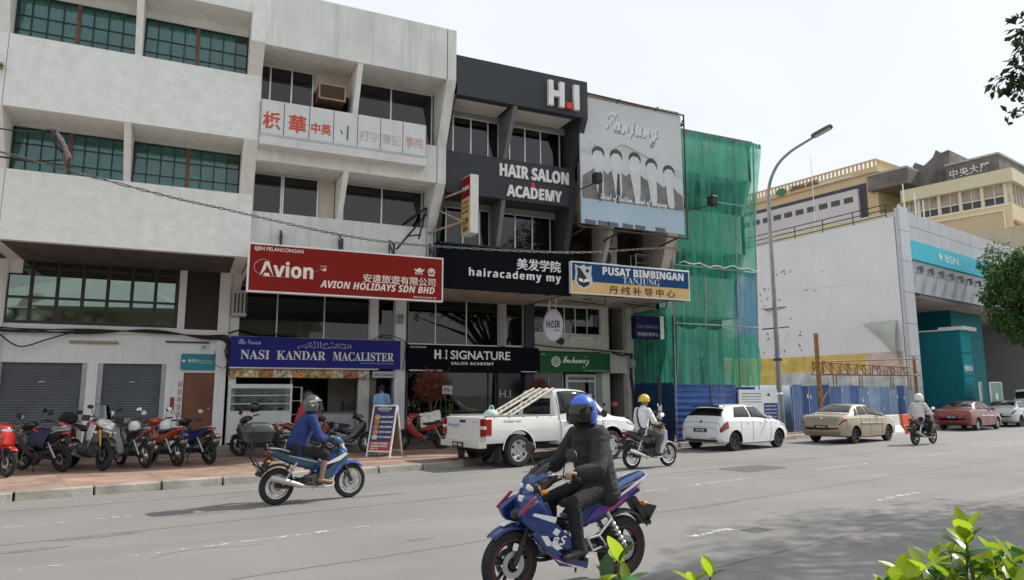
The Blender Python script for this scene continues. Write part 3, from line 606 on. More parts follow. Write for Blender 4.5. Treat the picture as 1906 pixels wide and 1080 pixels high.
YEL = mat('faded_yellow_paint', (.60, .47, .10), .85, var=.25, scale=1.4, streak=.75, dirt=(.5, .5, .45)); PBL = mat('flaking_pale_paint', (.50, .55, .55), .9, var=.3, scale=1.5, streak=.9, dirt=(.2, .23, .2)); PNK = mat('pinkish_flaking_paint', (.55, .46, .42), .9, var=.3, scale=1.2, streak=.8, dirt=(.35, .3, .25))
WN = -Vector((SD.y, -SD.x, 0))
def wallband(m, s0, s1, z0, z1, o=.004):
    q = MB(); p = [BX+SD*s0+WN*o, BX+SD*s1+WN*o]
    q.add([p[0]+Vector((0, 0, z0)), p[1]+Vector((0, 0, z0)), p[1]+Vector((0, 0, z1)), p[0]+Vector((0, 0, z1))], [(0, 1, 2, 3)]); q.build('painted_band', m, bank, smooth=0, solid=0)
wallband(PBL, .2, 32, .2, 3.0, .004); wallband(YEL, 2.3, 32, 3.0, 3.95, .004); wallband(PNK, .2, 2.3, 3.0, 3.95, .004); wallband(YEL, 8.1, 12, 2.2, 3.0, .006)
# small patches of black mould and missing plaster on the white wall
sp = MB()
def blot(s, z, a, b):
    k = 9; c0 = BX+SD*s+WN*.006
    sp.add([c0+SD*(a*math.cos(q)*rnd.uniform(.4, 1.2))+Vector((0, 0, z+b*math.sin(q)*rnd.uniform(.4, 1.2))) for q in [2*math.pi*i/k for i in range(k)]], [tuple(range(k))])
for s, z, n_, ra, rz in ((7.6, 9.3, 7, .8, .12), (8.7, 7.8, 22, .9, .7), (8.6, 5.4, 12, 1.0, .3), (6.6, 5.0, 6, .1, .5), (7.2, 6.3, 4, .5, 1.5), (5, 8.3, 3, 1, .8), (3.2, 9.6, 2, .5, .4), (8, 4.3, 6, 1.5, .2)):
    for i in range(n_): blot(s+rnd.uniform(-ra, ra), z+rnd.uniform(-rz, rz), rnd.uniform(.02, .10), rnd.uniform(.02, .10))
sp.build('mould_patch', mat('black_mould', (.13, .13, .12), .95), bank, smooth=0)
sc_ = MB()
for i in range(10): s = 2.6+i*.5; sc_.add([BX+SD*s+WN*.006+Vector((0, 0, 7.9+.01*i+rnd.uniform(-.02, .02))), BX+SD*(s+.45)+WN*.006+Vector((0, 0, 7.92+.01*i)), BX+SD*(s+.45)+WN*.006+Vector((0, 0, 7.935+.01*i)), BX+SD*s+WN*.006+Vector((0, 0, 7.93+.01*i))], [(0, 1, 2, 3)])
sc_.build('crack', mat('pale_crack', (.5, .51, .53), .95), bank, smooth=0)
def panelled(mb, s0, s1, d, z0, z1, nx, zz, g=.012, t=.05):
    zs = [z0]+list(zz)+[z1]
    for i in range(nx):
        for k in range(len(zs)-1):
            a, b = bpt(lerp(s0, s1, i/nx)+g, d, 0), bpt(lerp(s0, s1, (i+1)/nx)-g, d, 0)
            mb.add([(q.x, q.y, z) for z in (zs[k]+g, zs[k+1]-g) for q in (a+BN*t, b+BN*t, b, a)], [(0, 1, 5, 4), (1, 2, 6, 5), (2, 3, 7, 6), (3, 0, 4, 7), (0, 3, 2, 1), (4, 5, 6, 7)])
LEN = 24
up_ = MB(); panelled(up_, 1.12, LEN, 0, 10.15, HT, 15, (10.95,)); up_.build('front_panel', GPAN, bank, smooth=0)
up_ = MB(); panelled(up_, 1.12, LEN, 0, 7.2, 9.05, 15, (8.35,)); up_.build('front_panel', GPAN, bank, smooth=0)
MB_ = Matrix.Translation(BX) @ Matrix.Rotation(R(13), 4, 'Z')
pr = MB(); panelled(pr, 0, 1.1, -.1, .2, HT+.1, 1, (2, 3.7, 5.4, 7.1, 8.8, 10.5), t=.12); pr.box(.01, 1.09, -.09, .04, .1, HT, MB_); pr.build('corner_pier', mat('pale_grey_pier', (.47, .49, .53), .5, .2, var=.05), bank, smooth=0)
bx = MB(); MB_ = Matrix.Translation(BX) @ Matrix.Rotation(R(13), 4, 'Z')
bx.box(1.1, LEN, .06, .3, 7.2, HT-.1, MB_); bx.box(2.4, LEN, .06, 9, 7.05, 7.2, MB_); bx.box(5.5, LEN, .3, 26, HT-.6, HT-.4, MB_); bx.box(LEN-.3, LEN, .06, 26, 0, HT-.2, MB_)
bx.build('frame_wall', mat('grey_backing', (.22, .23, .25), .7), bank, smooth=0)
so_ = MB(); so_.box(1.1, LEN, .07, 8.9, 7.0, 7.04, MB_); so_.build('soffit', mat('warm_grey_soffit', (.36, .32, .30), .7), bank, smooth=0)
rw = MB(); rw.box(1.3, LEN-.3, 6.5, 6.7, .1, 7.0, MB_); rw.build('porch_back_wall', mat('porch_grey', (.40, .40, .42), .7, var=.1), bank, smooth=0)
for xa, xb, za, zb in ((2.6, 4.4, 4.3, 6.9), (1.6, 5.2, .9, 3.9)):
    pw = MB(); pw.box(xa, xb, 6.4, 6.49, za, zb, MB_); pw.build('window', mat('dark_brown_glazing', (.035, .028, .026), .15), bank, smooth=0)
CYAN = mat('cyan_fascia', (.05, .44, .57), .6, var=.05, spec=.2); TEAL = mat('teal_panel', (.006, .15, .18), .7, var=.06, spec=.2)
fa = MB(); fa.box(1.15, LEN-.2, -.16, .05, 9.05, 10.12, MB_); fs = fa.build('fascia_sign', CYAN, bank, smooth=0)
PALE = mat('pale_cyan_lettering', (.45, .66, .70), .5)
for xo in (5.0, 15.6):
    text('BSN', xo+.75, 9.34, 1.9, .46, -.165, PALE, bank, .02, M=MB_)
    lg = MB()
    for q in range(2): lg.prism([(xo+q*.25, 9.3), (xo+.25+q*.12, 9.6), (xo+q*.25, 9.9), (xo-.13+q*.35, 9.6)], -.175, -.165, 'y', MB_)
    lg.build('emblem', PALE, bank, smooth=0)
for i in range(7):
    dl = MB(); dl.box(2.2+i*1.4, 2.32+i*1.4, -.28, .0, 8.62, 8.72, MB_); dl.box(2.17+i*1.4, 2.35+i*1.4, -.3, -.16, 8.35, 8.72, MB_); dl.build('downlight', mat('grey_lamp_housing', (.16, .16, .17), .5), bank, smooth=0)
tw = MB(); tw.box(10.3, 15.4, 1.5, 6.4, .1, 6.98, MB_); tw.build('teal_wing', TEAL, bank, smooth=0)
tg = MB()
for z in (1.4, 2.7, 4.0, 5.3): tg.box(10.28, 15.42, 1.48, 1.5, z, z+.03, MB_)
tg.build('panel_joint', mat('teal_shadow_gap', (.004, .05, .06), .6), bank, smooth=0)
ki = thing('entrance_kiosk', 'teal panelled entrance kiosk with white canopy lip standing before the bank', 'kiosk'); ki.matrix_world = MB_
k_ = MB(); k_.box(4.1, 5.55, -1.1, 1.9, .1, 5.2); k_.build('body', TEAL, ki, smooth=0)
kf = MB()
for i in range(4): kf.box(4.13, 5.52, -1.16, -1.1, .15+i*1.27, 1.37+i*1.27)
kf.build('front_panel', mat('bright_teal_panel', (.010, .25, .29), .7, var=.05, spec=.2), ki, smooth=0)
kc = MB(); kc.box(4.0, 5.8, -1.4, -.1, 5.2, 5.40); kc.box(4.05, 5.6, -.1, 1.85, 5.2, 5.28); kc.build('canopy_lip', mat('pale_grey_trim', (.62, .63, .65), .5), ki, smooth=0)
text('BSN', 4.62, 2.95, .75, .30, -1.165, WHITE, ki, .02)
em = MB(); em.prism([(4.36, 2.9), (4.46, 3.1), (4.36, 3.3), (4.27, 3.1)], -1.18, -1.16, 'y'); em.prism([(4.48, 2.9), (4.6, 3.1), (4.48, 3.3), (4.54, 3.1)], -1.18, -1.16, 'y'); em.build('emblem', WHITE, ki, smooth=0)
stp = MB()
for i in range(8): stp.box(1.3, 4.0, -.2+i*.36, 4.4, .13, .13+(i+1)*.17, MB_)
tag(stp.build('entrance_steps', mat('brown_step_tile', (.28, .21, .16), .7, var=.15), None, smooth=0), 'brown tiled entrance steps climbing beside the teal kiosk', 'steps')
# rooftop railing along the white wall
rl = MB(); o3 = Vector((.15, 0, 0))
for z in (.15, .45, .75): rl.tube([BX+SD*.6+o3+Vector((0, 0, HT-.4+z)), BX+SD*29+o3+Vector((0, 0, HT-.4+z))], .03, 6)
for i in range(15): p = BX+SD*(.6+i*2)+o3; rl.tube([p+Vector((0, 0, HT-.5)), p+Vector((0, 0, HT+.35))], .03, 6)
tag(rl.build('roof_railing', DKMET, None), 'dark pipe railing along the roof edge of the white side wall', 'railing')
for i, s in enumerate((6.2, 7.8, 9.0)):
    p = bpt(s, 2.0, 0); q = MB(); q.tube([p+Vector((0, 0, HT-.5)), p+Vector((0, 0, HT+3.0-.3*i))], [.06, .035], 8)
    tag(q.build('flagpole', WHITE), ('tallest white flagpole on the bank roof', 'middle white flagpole on the bank roof', 'shortest white flagpole on the bank roof')[i], 'flagpole', 'flagpoles on the bank roof')
# torn tarpaulin hooked to the white wall
tp = MB()
def tf(u, v):
    s = lerp(.35, 2.35, u); top = 5.65-.02*s; bot = lerp(3.0, 5.6, u**.62)
    z = lerp(bot, top, v); b_ = .12+.25*math.sin(math.pi*v)*math.exp(-u*3)
    p = BX+SD*s+WN*(b_+.03*noise.noise((s*3, z*2, 2))); return (p.x, p.y, z)
tp.grid(30, 12, tf)
tag(tp.build('tarpaulin', mat('grey_green_tarpaulin', (.42, .45, .42), .8, var=.12, scale=1.2, bump=.2), None, smooth=80, fix=False), 'torn pale tarpaulin sagging from hooks on the white side wall', 'tarpaulin')
# ================================================================ buildings farther back
def block(o, ang, name, label):
    t = thing(name, label, 'building', (o[0], o[1], 0), R(ang)); return t
OCH = mat('ochre_render', (.62, .48, .29), .85, var=.05, scale=.2); LIL = mat('pale_lilac_render', (.60, .57, .58), .85, var=.05, scale=.2); NAVY = mat('dark_navy_panel', (.05, .05, .075), .6)
YPA = mat('pale_yellow_render', (.60, .57, .40), .85, var=.05, scale=.2); YEW = mat('yellow_render', (.64, .54, .36), .85, var=.05, scale=.2); CONC = mat('blackened_concrete', (.17, .155, .15), .9, var=.4, scale=.35, streak=.7, dirt=(.04, .035, .035))
FARW = mat('far_window', (.05, .05, .06), .2)
# hotel: the long face runs back from its near corner (local -x)
HO = (84.1, 62.9)
ht = block(HO, -81, 'hotel', 'ochre hotel with a roof balustrade and lilac window band behind the white wall')
W0 = -40; ht.scale = (1.2, 1.2, 1.2); ht.location.z = -.35
MB().box(W0, 0, 0, 24, 0, 27.35).build('wall', OCH, ht, smooth=0)
w = MB(); w.box(W0, .25, -.25, 0, 26.75, 27.4); w.box(0, .25, 0, 24, 26.75, 27.4); w.build('cornice', OCH, ht, smooth=0)
MB().box(W0, -1.3, -.12, .0, 14, 25.75).build('dark_surround', NAVY, ht, smooth=0)
MB().box(W0, -2.1, -.5, -.12, 14, 25.2).build('window_band', LIL, ht, smooth=0)
for i in range(11):
    x = -3.26-1.6*i; MB().box(x-.55, x+.55, -.53, -.5, 23.75, 24.4).build('window', FARW, ht, smooth=0)
bl = MB(); bl.box(W0, .2, -.28, -.02, 28.1, 28.25); bl.box(-.05, .2, 0, 22, 28.1, 28.25)
for i in range(80): x = -.1-i*.5; bl.box(x-.11, x+.11, -.24, -.06, 27.4, 28.1)
for i in range(40): y = .3+i*.55; bl.box(-.02, .17, y-.09, y+.09, 27.4, 28.1)
bl.build('balustrade', OCH, ht, smooth=0)
text('SUNWAY HOTEL', -10.9, 27.05, 3.9, .62, -.31, mat('bronze_letter', (.16, .09, .05), .5), ht, .02, shear=.15, ext=.08)
em = MB(); em.lathe([(0, 0), (.48, 0), (.48, .1), (0, .1)], 20, Matrix.Translation((-12.2, -.3, 27.3)) @ Matrix.Rotation(R(90), 4, 'X') @ Matrix.Scale(1.5, 4, (1, 0, 0))); em.build('emblem', mat('green_emblem', (.05, .2, .08), .5), ht, smooth=0)
MB().box(-7.6, -2.8, -.33, -.25, 26.85, 27.0).build('light_strip', mat('white_strip', (.75, .72, .66), .5), ht, smooth=0)
am = MB(); am.tube([(-7.0, -1.6, 20), (-7.0, -1.6, 30.2)], [.06, .03], 6); tag(am.build('antenna_mast', ALU, None), 'thin grey antenna mast rising before the ochre hotel', 'mast').matrix_world = Matrix.Translation((70.1, 52.4, 0)) @ Matrix.Rotation(R(-81), 4, 'Z')
# pale yellow office with clerestory windows
yb = block((86.1, 47.4), -76, 'office_building', 'pale yellow office block with a ribbon of clerestory windows at its corner')
LO = -11.4
w = MB(); w.box(LO, 0, 0, 22, 0, 23.75); w.box(-30, LO, 1.5, 22, 0, 24.3); w.build('wall', YEW, yb, smooth=0)
w = MB(); w.box(LO-.4, .5, -.5, 22, 26.2, 27.75); w.box(-30, LO, 1.2, 22, 24.3, 25.6); w.build('roof_band', YPA, yb, smooth=0)
MB().box(LO+.4, -.4, .4, 22, 23.75, 26.2).build('window', FARW, yb, smooth=0)
w = MB()
for i in range(6): x = -.45-i*2.36; w.box(x-.25, x+.1, .0, .5, 23.75, 26.2)
for i in range(8): y = .5+i*1.3; w.box(-.45, .05, y, y+.2, 23.75, 26.2)
for i in range(5): x = -1.7-i*2.36; w.box(x-.05, x+.05, .25, .42, 23.75, 26.2)
w.box(LO, -.1, .2, .42, 24.65, 24.8); w.box(-.45, -.2, .3, 20, 24.65, 24.8)
w.build('mullion', mat('cream_mullion', (.66, .62, .52), .8), yb, smooth=0)
MB().box(LO+.4, -.4, .34, .40, 24.8, 26.2).build('blind', mat('grey_mesh_blind', (.36, .32, .29), .9, var=.2, scale=1), yb, smooth=0)
w = MB(); w.box(-9, -.7, -.2, 0, 22.85, 23.05); w.box(-.9, -.7, -.2, 0, 0, 22.85); w.box(LO, .06, -.06, .05, 23.5, 23.75); w.build('string_course', mat('cream_trim', (.72, .66, .5), .8), yb, smooth=0)
MB().box(-9, -.9, -.05, 0, 0, 22.85).build('blank_panel', mat('tan_render', (.52, .42, .28), .85, var=.06, scale=.2), yb, smooth=0)
for i in range(4): MB().box(.02, .08, 1+i*1.4, 1.9+i*1.4, 19.5, 20.4).build('window', FARW, yb, smooth=0)
MB().box(.02, .3, 0, 18, 21.2, 21.6).build('sunshade', mat('orange_brown_trim', (.40, .22, .10), .8), yb, smooth=0)
# blackened concrete block behind it
cbk = block((88.3, 49.5), -78, 'concrete_building', 'blackened concrete tower block bearing large Chinese characters behind the yellow office'); cbk.scale = (.82, .82, .82); cbk.location.z = .315
w = MB(); w.box(-7.2, 0, 0, 20, 0, 36.9); w.build('wall', CONC, cbk, smooth=0)
w = MB(); w.prism([(-11.6, 30), (-11.6, 37.6), (-9.3, 39.2), (-8.75, 40.3), (-8.1, 39.6), (-6.9, 39.8), (-6.9, 30)], 1.0, 10, 'y'); w.box(-8.5, -8.2, .9, 1.1, 33, 37)
w.prism([(-14.6, 34), (-13.6, 39.6), (-13.2, 40.0), (-11.4, 38.8), (-11.4, 34)], 4, 12, 'y'); w.box(-18, -11.6, -3, 6, 34.9, 37.4); w.build('stair_tower', CONC, cbk, smooth=0)
w = MB(); w.box(-7.3, .15, -.2, 20, 36.9, 37.2); w.box(-18.1, -11.6, -3.1, 6, 37.4, 37.7); w.build('coping', mat('grey_coping', (.4, .38, .37), .9, var=.2), cbk, smooth=0)
text('中央大厦', -6.7, 34.75, 5.5, 1.35, -.05, mat('dirty_white_letter', (.6, .58, .57), .8, var=.3), cbk, .02, space=1.1, ext=.1)
# beige block far right behind the tree
fb = block((60, 31.5), 0, 'beige_building', 'beige rendered building just beyond the bank behind the street tree')
Mf = Matrix.Rotation(R(13), 4, 'Z')
w = MB(); w.box(0, 26, 0, 18, 0, 15, Mf); w.build('wall', mat('beige_render', (.55, .46, .33), .85), fb, smooth=0)
w = MB()
for i in range(6):
    for j in range(3): w.box(1.5+i*4, 4+i*4, -.04, 0, 3+j*4, 5.2+j*4, Mf)
w.build('window', FARW, fb, smooth=0)
# ---------------- across the road behind the viewpoint: seen in the window panes
vl = thing('villa', 'pale villa with a wide hipped roof across the road', 'building', (-3, -26, 0), R(12))
w = MB(); w.box(-13, 13, -8, 8, 0, 8.2); w.build('wall', mat('cream_villa_wall', (.62, .60, .52), .85), vl, smooth=0)
w = MB()
def hip(mb, x0, x1, y0, y1, z0, z1, k): mb.add([(x0, y0, z0), (x1, y0, z0), (x1, y1, z0), (x0, y1, z0), (x0+k, (y0+y1)/2, z1), (x1-k, (y0+y1)/2, z1)], [(0, 1, 5, 4), (1, 2, 5), (2, 3, 4, 5), (3, 0, 4), (3, 2, 1, 0)])
hip(w, -14.5, 14.5, -9.5, 9.5, 8.2, 12.4, 10); hip(w, -5, 5, 6, 13, 8.0, 10.2, 3.4); w.build('roof', mat('pale_metal_roof', (.62, .66, .64), .5), vl, smooth=0)
w = MB(); w.lathe([(0, 0), (.9, 0), (1.2, .2), (.6, .3), (0, .3)], 20, Matrix.Translation((-6, 9.2, 8.2)) @ Matrix.Rotation(R(90), 4, 'X'))
for i in range(9): w.ball((-10+i*1.1, 9.2, 7.6+.5*math.sin(i*1.4)), .5)
w.build('gable_ornament', mat('cream_plaster_ornament', (.66, .63, .52), .8), vl)
# ================================================================ signs (each one a thing)
CRIM = mat('maroon_sign_face', (.235, .014, .010), .6, var=.05, spec=.15); WFR = mat('white_sign_frame', (.8, .79, .77), .5); NAVB = mat('royal_blue_sign', (.028, .032, .24), .6, var=.06, spec=.15)
CRL = mat('cream_lettering', (.82, .74, .64), .6); WL = mat('white_lettering', (.86, .86, .86), .55); REDL = mat('red_lettering', (.62, .03, .02), .5); FADE = mat('faded_lettering', (.50, .50, .52), .7, var=.2); FRED = mat('faded_red_lettering', (.62, .42, .36), .7, var=.2)
# travel agency sign
s = thing('shop_sign', 'maroon travel agency signboard with white airline style lettering', 'sign', (0, 0, 0))
X0, X1, Z0, Z1, Y = 1.21, 6.42, 4.31, 5.58, 18.55
MB().box(X0, X1, Y, Y+.18, Z0, Z1).build('frame', WFR, s, bevel=.01)
MB().box(X0+.045, X1-.045, Y-.006, Y+.002, Z0+.045, Z1-.045).build('panel', CRIM, s, smooth=0)
y = Y-.008
text('EJEN PELANCONGAN', 1.36, 5.36, 1.20, .125, y, CRL, s, .012)
text(SANSB('Avion'), 1.50, 4.72, 1.33, .42, y, CRL, s, .015)
sw = MB(); P = [(1.78, 5.12), (1.55, 5.16), (1.40, 5.05), (1.37, 4.92), (1.46, 4.80), (1.70, 4.74), (2.1, 4.735), (2.5, 4.80), (2.85, 4.92), (3.02, 5.0)]
sw.tube([(p.x, y-.003, p.y) for p in catmull([(a, b, 0) for a, b in P], 6)], [.004+.028*min(1, i/10)*(1-i/58) for i in range(55)], 6, flat=.3)
sw.build('swoosh', CRL, s)
text('✈', 3.0, 4.96, .17, .15, y, CRL, s)
text('安遠旅遊有限公司', 4.14, 4.735, 2.04, .235, y, CRL, s, .010)
text(SANSBI('AVION HOLIDAYS SDN BHD'), 3.02, 4.525, 3.14, .195, y, CRL, s, .008)
text('LESEN: KPL/LN 0385 0237 1983', 5.55, 4.39, .66, .045, y, CRL, s, .01)
e = MB()
for k in (-1, 1): e.prism([(5.71, 5.16), (5.71+k*.16, 5.22), (5.71+k*.12, 5.16), (5.71+k*.10, 5.14), (5.71+k*.06, 5.12), (5.71, 5.11)], y-.006, y, 'y')
e.lathe([(0, 0), (.06, 0), (.06, .01), (0, .01)], 14, Matrix.Translation((5.71, y, 5.18)) @ Matrix.Rotation(R(90), 4, 'X')); e.build('emblem', CRL, s, smooth=0)
text(SANSB('IATA'), 5.58, 5.05, .23, .07, y, CRL, s)
e = MB(); e.lathe([(.075, 0), (.105, 0), (.105, .01), (.075, .01)], 20, Matrix.Translation((6.06, y, 5.15)) @ Matrix.Rotation(R(90), 4, 'X'), True); e.lathe([(0, 0), (.05, 0), (.05, .01), (0, .01)], 14, Matrix.Translation((6.06, y, 5.17)) @ Matrix.Rotation(R(90), 4, 'X')); e.box(5.97, 6.15, y-.008, y, 5.03, 5.06); e.build('emblem', CRL, s, smooth=0)
for bx_ in (2.05, 3.62, 5.05, 6.25):
    b = MB(); yb = 19.33
    b.tube([(bx_, yb, 6.0), (bx_-.05, Y+.1, 5.56)], .03, 6); b.tube([(bx_, yb, 6.0), (bx_, yb, 5.5)], .02, 6); b.tube([(bx_, yb, 5.55), (bx_-.05, Y+.1, 5.75)], .018, 6); b.tube([(bx_-.05, Y+.1, 5.85), (bx_, yb, 6.12)], .03, 6); b.tube([(bx_-.05, Y+.1, 5.5), (bx_-.05, Y+.1, 5.9)], .035, 6)
    b.build('bracket', DKMET, s)
# vertical agency sign
v = thing('projecting_sign', 'tall narrow projecting sign with maroon top and yellow lower face', 'sign', (7.12, 17.95, 6.25), R(0))
TH = .62; M90 = Matrix.Rotation(R(-38), 4, 'Z')
MB().box(0, TH, -.13, .13, 0, 1.72, Matrix.Rotation(R(-86), 4, 'Z') @ Matrix.Translation((-TH, 0, 0))).build('light_box', mat('grubby_white_acrylic', (.72, .70, .67), .5, var=.08, streak=.3), v, bevel=.012)
Mv = Matrix.Rotation(R(-86), 4, 'Z') @ Matrix.Translation((-TH, 0, 0))
# the narrow side faces the street, both broad faces look along it
MB().box(.03, TH-.03, -.137, -.128, 1.08, 1.69, Mv).build('maroon_face', CRIM, v, smooth=0)
MB().box(.03, TH-.03, -.137, -.128, .03, 1.06, Mv).build('yellow_face', mat('faded_yellow_acrylic', (.62, .47, .2), .5, var=.1), v, smooth=0)
text(SANSB('Avion'), .07, 1.3, .46, .15, -.139, CRL, v, M=Mv)
DBR = mat('brown_lettering', (.2, .07, .03), .6)
for i, q in enumerate(('AVION', 'HOLIDAYS', 'SDN BHD')): text(q, .08, .90-i*.14, .44, .09, -.139, DBR, v, .01, M=Mv)
text('安遠', .1, .30, .40, .2, -.139, DBR, v, .015, M=Mv); text('旅遊', .14, .09, .32, .15, -.139, DBR, v, .01, M=Mv)
b = MB(); Q = [(-.75, .7, .95), (-.72, .7, -.35)]
b.tube([(-.25, .12, 1.25), (-.95, 1.5, 1.1)], .03, 6); b.tube([(-.25, .12, .35), (-.95, 1.5, 0.2)], .03, 6); b.tube([(-.3, .2, .35), (-.95, 1.5, 1.1)], .025, 6); b.build('bracket', mat('pinkish_rusty_steel', (.45, .3, .22), .7, var=.3, scale=6), v)
b = MB(); b.tube([(-.8, 1.2, -1.2), (-.8, 1.2, .3)], .02, 6); b.tube([(-1.0, 1.35, .75), (-2.1, .5, -.55)], .03, 6); b.tube([(-1.0, 1.35, .95), (-1.7, .9, .4)], .028, 6); b.tube([(-1.0, 1.35, .9), (-1.35, .9, -.1)], .028, 6); b.tube([(-1.75, .75, -.1), (-1.25, 1.05, .05)], .025, 6); b.build('stay', BLACK, v)
# seven white panels with red characters
s = thing('panel_sign', 'row of seven white panels with fading red Chinese characters', 'sign')
xs = [1.32, 1.88, 2.52, 3.15, 3.79, 4.42, 5.05, 5.72]
for i in range(7):
    p = MB(); p.box(xs[i]+.012, xs[i+1]-.012, 18.16, 18.22, 8.36, 9.28); p.build('panel', mat('grubby_white_panel', (.70, .70, .71), .55, var=.05, streak=.15), s, smooth=0, bevel=.006)
c = MB(); c.box(1.3, 5.74, 18.22, 18.5, 8.3, 9.3); c.box(1.3, 5.74, 18.12, 18.26, 8.3, 8.36); c.build('backing', mat('grey_backing_box', (.5, .5, .5), .6), s, smooth=0)
gt = MB(); gt.prism([(18.1, 8.06), (18.06, 8.27), (18.5, 8.3), (18.5, 8.06)], 1.3, 5.72, 'x'); gt.build('gutter', mat('white_gutter', (.74, .74, .74), .6, streak=.2), s, smooth=0)
RC = mat('red_brush_character', (.60, .08, .035), .6)
text('梹', 1.36, 8.50, .44, .46, 18.158, RC, s, .022); text('華', 2.0, 8.5, .44, .48, 18.158, RC, s, .028); text('中英', 2.57, 8.55, .52, .30, 18.158, RC, s, .025)
text('打字簿記', 3.85, 8.55, 1.15, .30, 18.158, FADE, s, .0); text('學院', 5.12, 8.55, .52, .32, 18.158, FRED, s, .012)
k_ = MB(); k_.prism([(3.32, 8.78), (3.37, 8.72), (3.4, 8.65), (3.36, 8.66)], 18.15, 18.158, 'y'); k_.tube([(3.52, 18.15, 8.5), (3.53, 18.15, 8.9)], .018, 5); k_.build('peeling_stroke', mat('dark_peeling_paint', (.1, .1, .1), .8), s)
# white salon lettering: one sign thing per board
HIM = mat('raised_white_letter', (.8, .8, .79), .45); HSD = mat('letter_side_shadow', (.02, .02, .02), .6); HRD = mat('raised_red_letter', (.75, .05, .03), .45)
s = thing('letter_sign', 'large raised white H.I letters on the slate roof band', 'sign')
h = MB(); y = 17.66
h.box(9.40, 9.56, y, y+.12, 10.37, 11.17); h.box(9.78, 9.94, y, y+.12, 10.37, 11.17); h.box(9.56, 9.78, y, y+.12, 10.68, 10.86); h.build('letter_h', HIM, s, smooth=0)
MB().box(10.28, 10.46, y, y+.12, 10.37, 11.17).build('letter_i', HIM, s, smooth=0); MB().box(10.02, 10.2, y, y+.12, 10.37, 10.56).build('red_dot', HRD, s, smooth=0)
s = thing('letter_sign', 'raised white hair salon and academy lettering on the middle slate band', 'sign')
text(SANSB('HAIR SALON'), 8.19, 8.26, 2.38, .40, 18.645, HIM, s, .02, .06); text('&', 9.24, 8.02, .17, .17, 18.645, HRD, s, .03, .04); text(SANSB('ACADEMY'), 8.42, 7.66, 1.9, .36, 18.645, HIM, s, .02, .06)
for o in list(s.children): pass
s = thing('letter_sign', 'white Chinese and web address lettering on the black academy board', 'sign')
MB().box(6.32, 10.82, 19.0, 19.14, 4.80, 6.12).build('board', mat('black_sign_board', (.005, .006, .010), .7, spec=.08), s, smooth=0, bevel=.008)
text('美发学院', 8.92, 5.5, 1.52, .36, 18.998, HIM, s, .009, .05); text(SANSB('hairacademy my'), 7.36, 5.13, 3.08, .32, 18.998, HIM, s, .0, .05, space=1.22)
b = MB(); [b.tube([(x, 19.14, 4.83), (x, 20.4, 4.9)], .03, 6) for x in (9.3, 10.2)]; b.build('bracket', DKMET, s)
# restaurant sign
s = thing('shop_sign', 'royal blue restaurant signboard with white serif lettering and Arabic script', 'sign')
MB().box(1.08, 6.12, 21.74, 21.9, 2.53, 3.43).build('panel', NAVB, s, smooth=0, bevel=.01)
MB().box(1.06, 5.42, 21.70, 21.735, 2.50, 2.535).build('lower_trim', WFR, s, smooth=0)
y = 21.735
text(SCRIPT('Restoran'), 1.28, 3.20, .62, .16, y, mat('lavender_lettering', (.6, .58, .78), .5), s, .004); text(SERIF('NASI'), 1.36, 2.77, .80, .27, y, WL, s, .004); text(SERIF('KANDAR'), 2.36, 2.77, 1.42, .27, y, WL, s, .004); text(SERIF('MACALISTER'), 4.0, 2.77, 1.90, .27, y, WL, s, .004)
text('﷽', 2.95, 3.10, 1.6, .24, y, mat('lavender_lettering', (.6, .58, .78), .5), s)
text('NO. 59 JALAN MACALISTER, GEORGETOWN PULAU PINANG', 4.85, 2.68, 1.05, .032, y, WL, s)
# menu strip below it, small white sign over stairs
s = thing('menu_strip', 'narrow strip of food pictures under the blue restaurant sign', 'sign')
MB().box(1.06, 5.16, 21.82, 21.88, 2.24, 2.49).build('panel', mat('food_picture_strip', (.48, .31, .15), .5, var=.6, scale=6), s, smooth=0)
fd = [(.50, .30, .12), (.62, .50, .30), (.42, .16, .06), (.55, .50, .42), (.60, .28, .08), (.35, .30, .14)]
x = 1.09; k = 0
while x < 5.0:
    w_ = rnd.uniform(.25, .55); MB().box(x, min(x+w_, 5.13), 21.812, 21.82, 2.25, 2.48).build('food_picture', mat('printed_food_%s' % 'abcdef'[k % 6], fd[k % 6], .5, var=.75, scale=9+2*(k % 3), detail=2), s, smooth=0); x += w_+.01; k += 1
s = thing('small_sign', 'small white stairway sign beside the food picture strip', 'sign')
MB().box(5.25, 5.98, 21.8, 21.84, 2.26, 2.46).build('panel', mat('grey_white_sign', (.5, .5, .53), .6), s, smooth=0); text('RUMAH TUMPANGAN', 5.3, 2.32, .6, .06, 21.798, mat('dark_blue_lettering', (.05, .06, .18), .6), s)
# salon fascia
s = thing('shop_sign', 'black salon fascia with H.I signature lettering in white', 'sign')
MB().box(6.36, 11.06, 21.72, 21.96, 2.48, 3.32).build('panel', mat('glossy_black_fascia', (.005, .006, .011), .7, spec=.08), s, smooth=0, bevel=.01)
y = 21.715
for a, b_, c_ in ((7.24, .06, 0), (7.41, .06, 0)): pass
text(SANSB('H'), 7.24, 2.88, .23, .30, y, WL, s, .02); text(SANSB('I'), 7.62, 2.88, .065, .30, y, WL, s, .02); MB().box(7.53, 7.575, y-.006, y, 2.88, 2.93).build('red_dot', HRD, s, smooth=0)
text('SIGNATURE', 7.80, 2.88, 2.15, .29, y, WL, s, .018); text(SANSB('SALON ACADEMY'), 7.82, 2.70, 1.52, .095, y, WL, s, .004, space=1.15)
text('KEDAI GUNTING RAMBUT', 6.42, 3.22, .55, .06, y, WL, s, .0)
bl = MB(); bl.box(6.4, 7.5, 21.66, 21.72, 2.49, 2.52); bl.box(10.35, 10.95, 21.66, 21.72, 2.49, 2.51); bl.build('light_strip', WL, s, smooth=0)
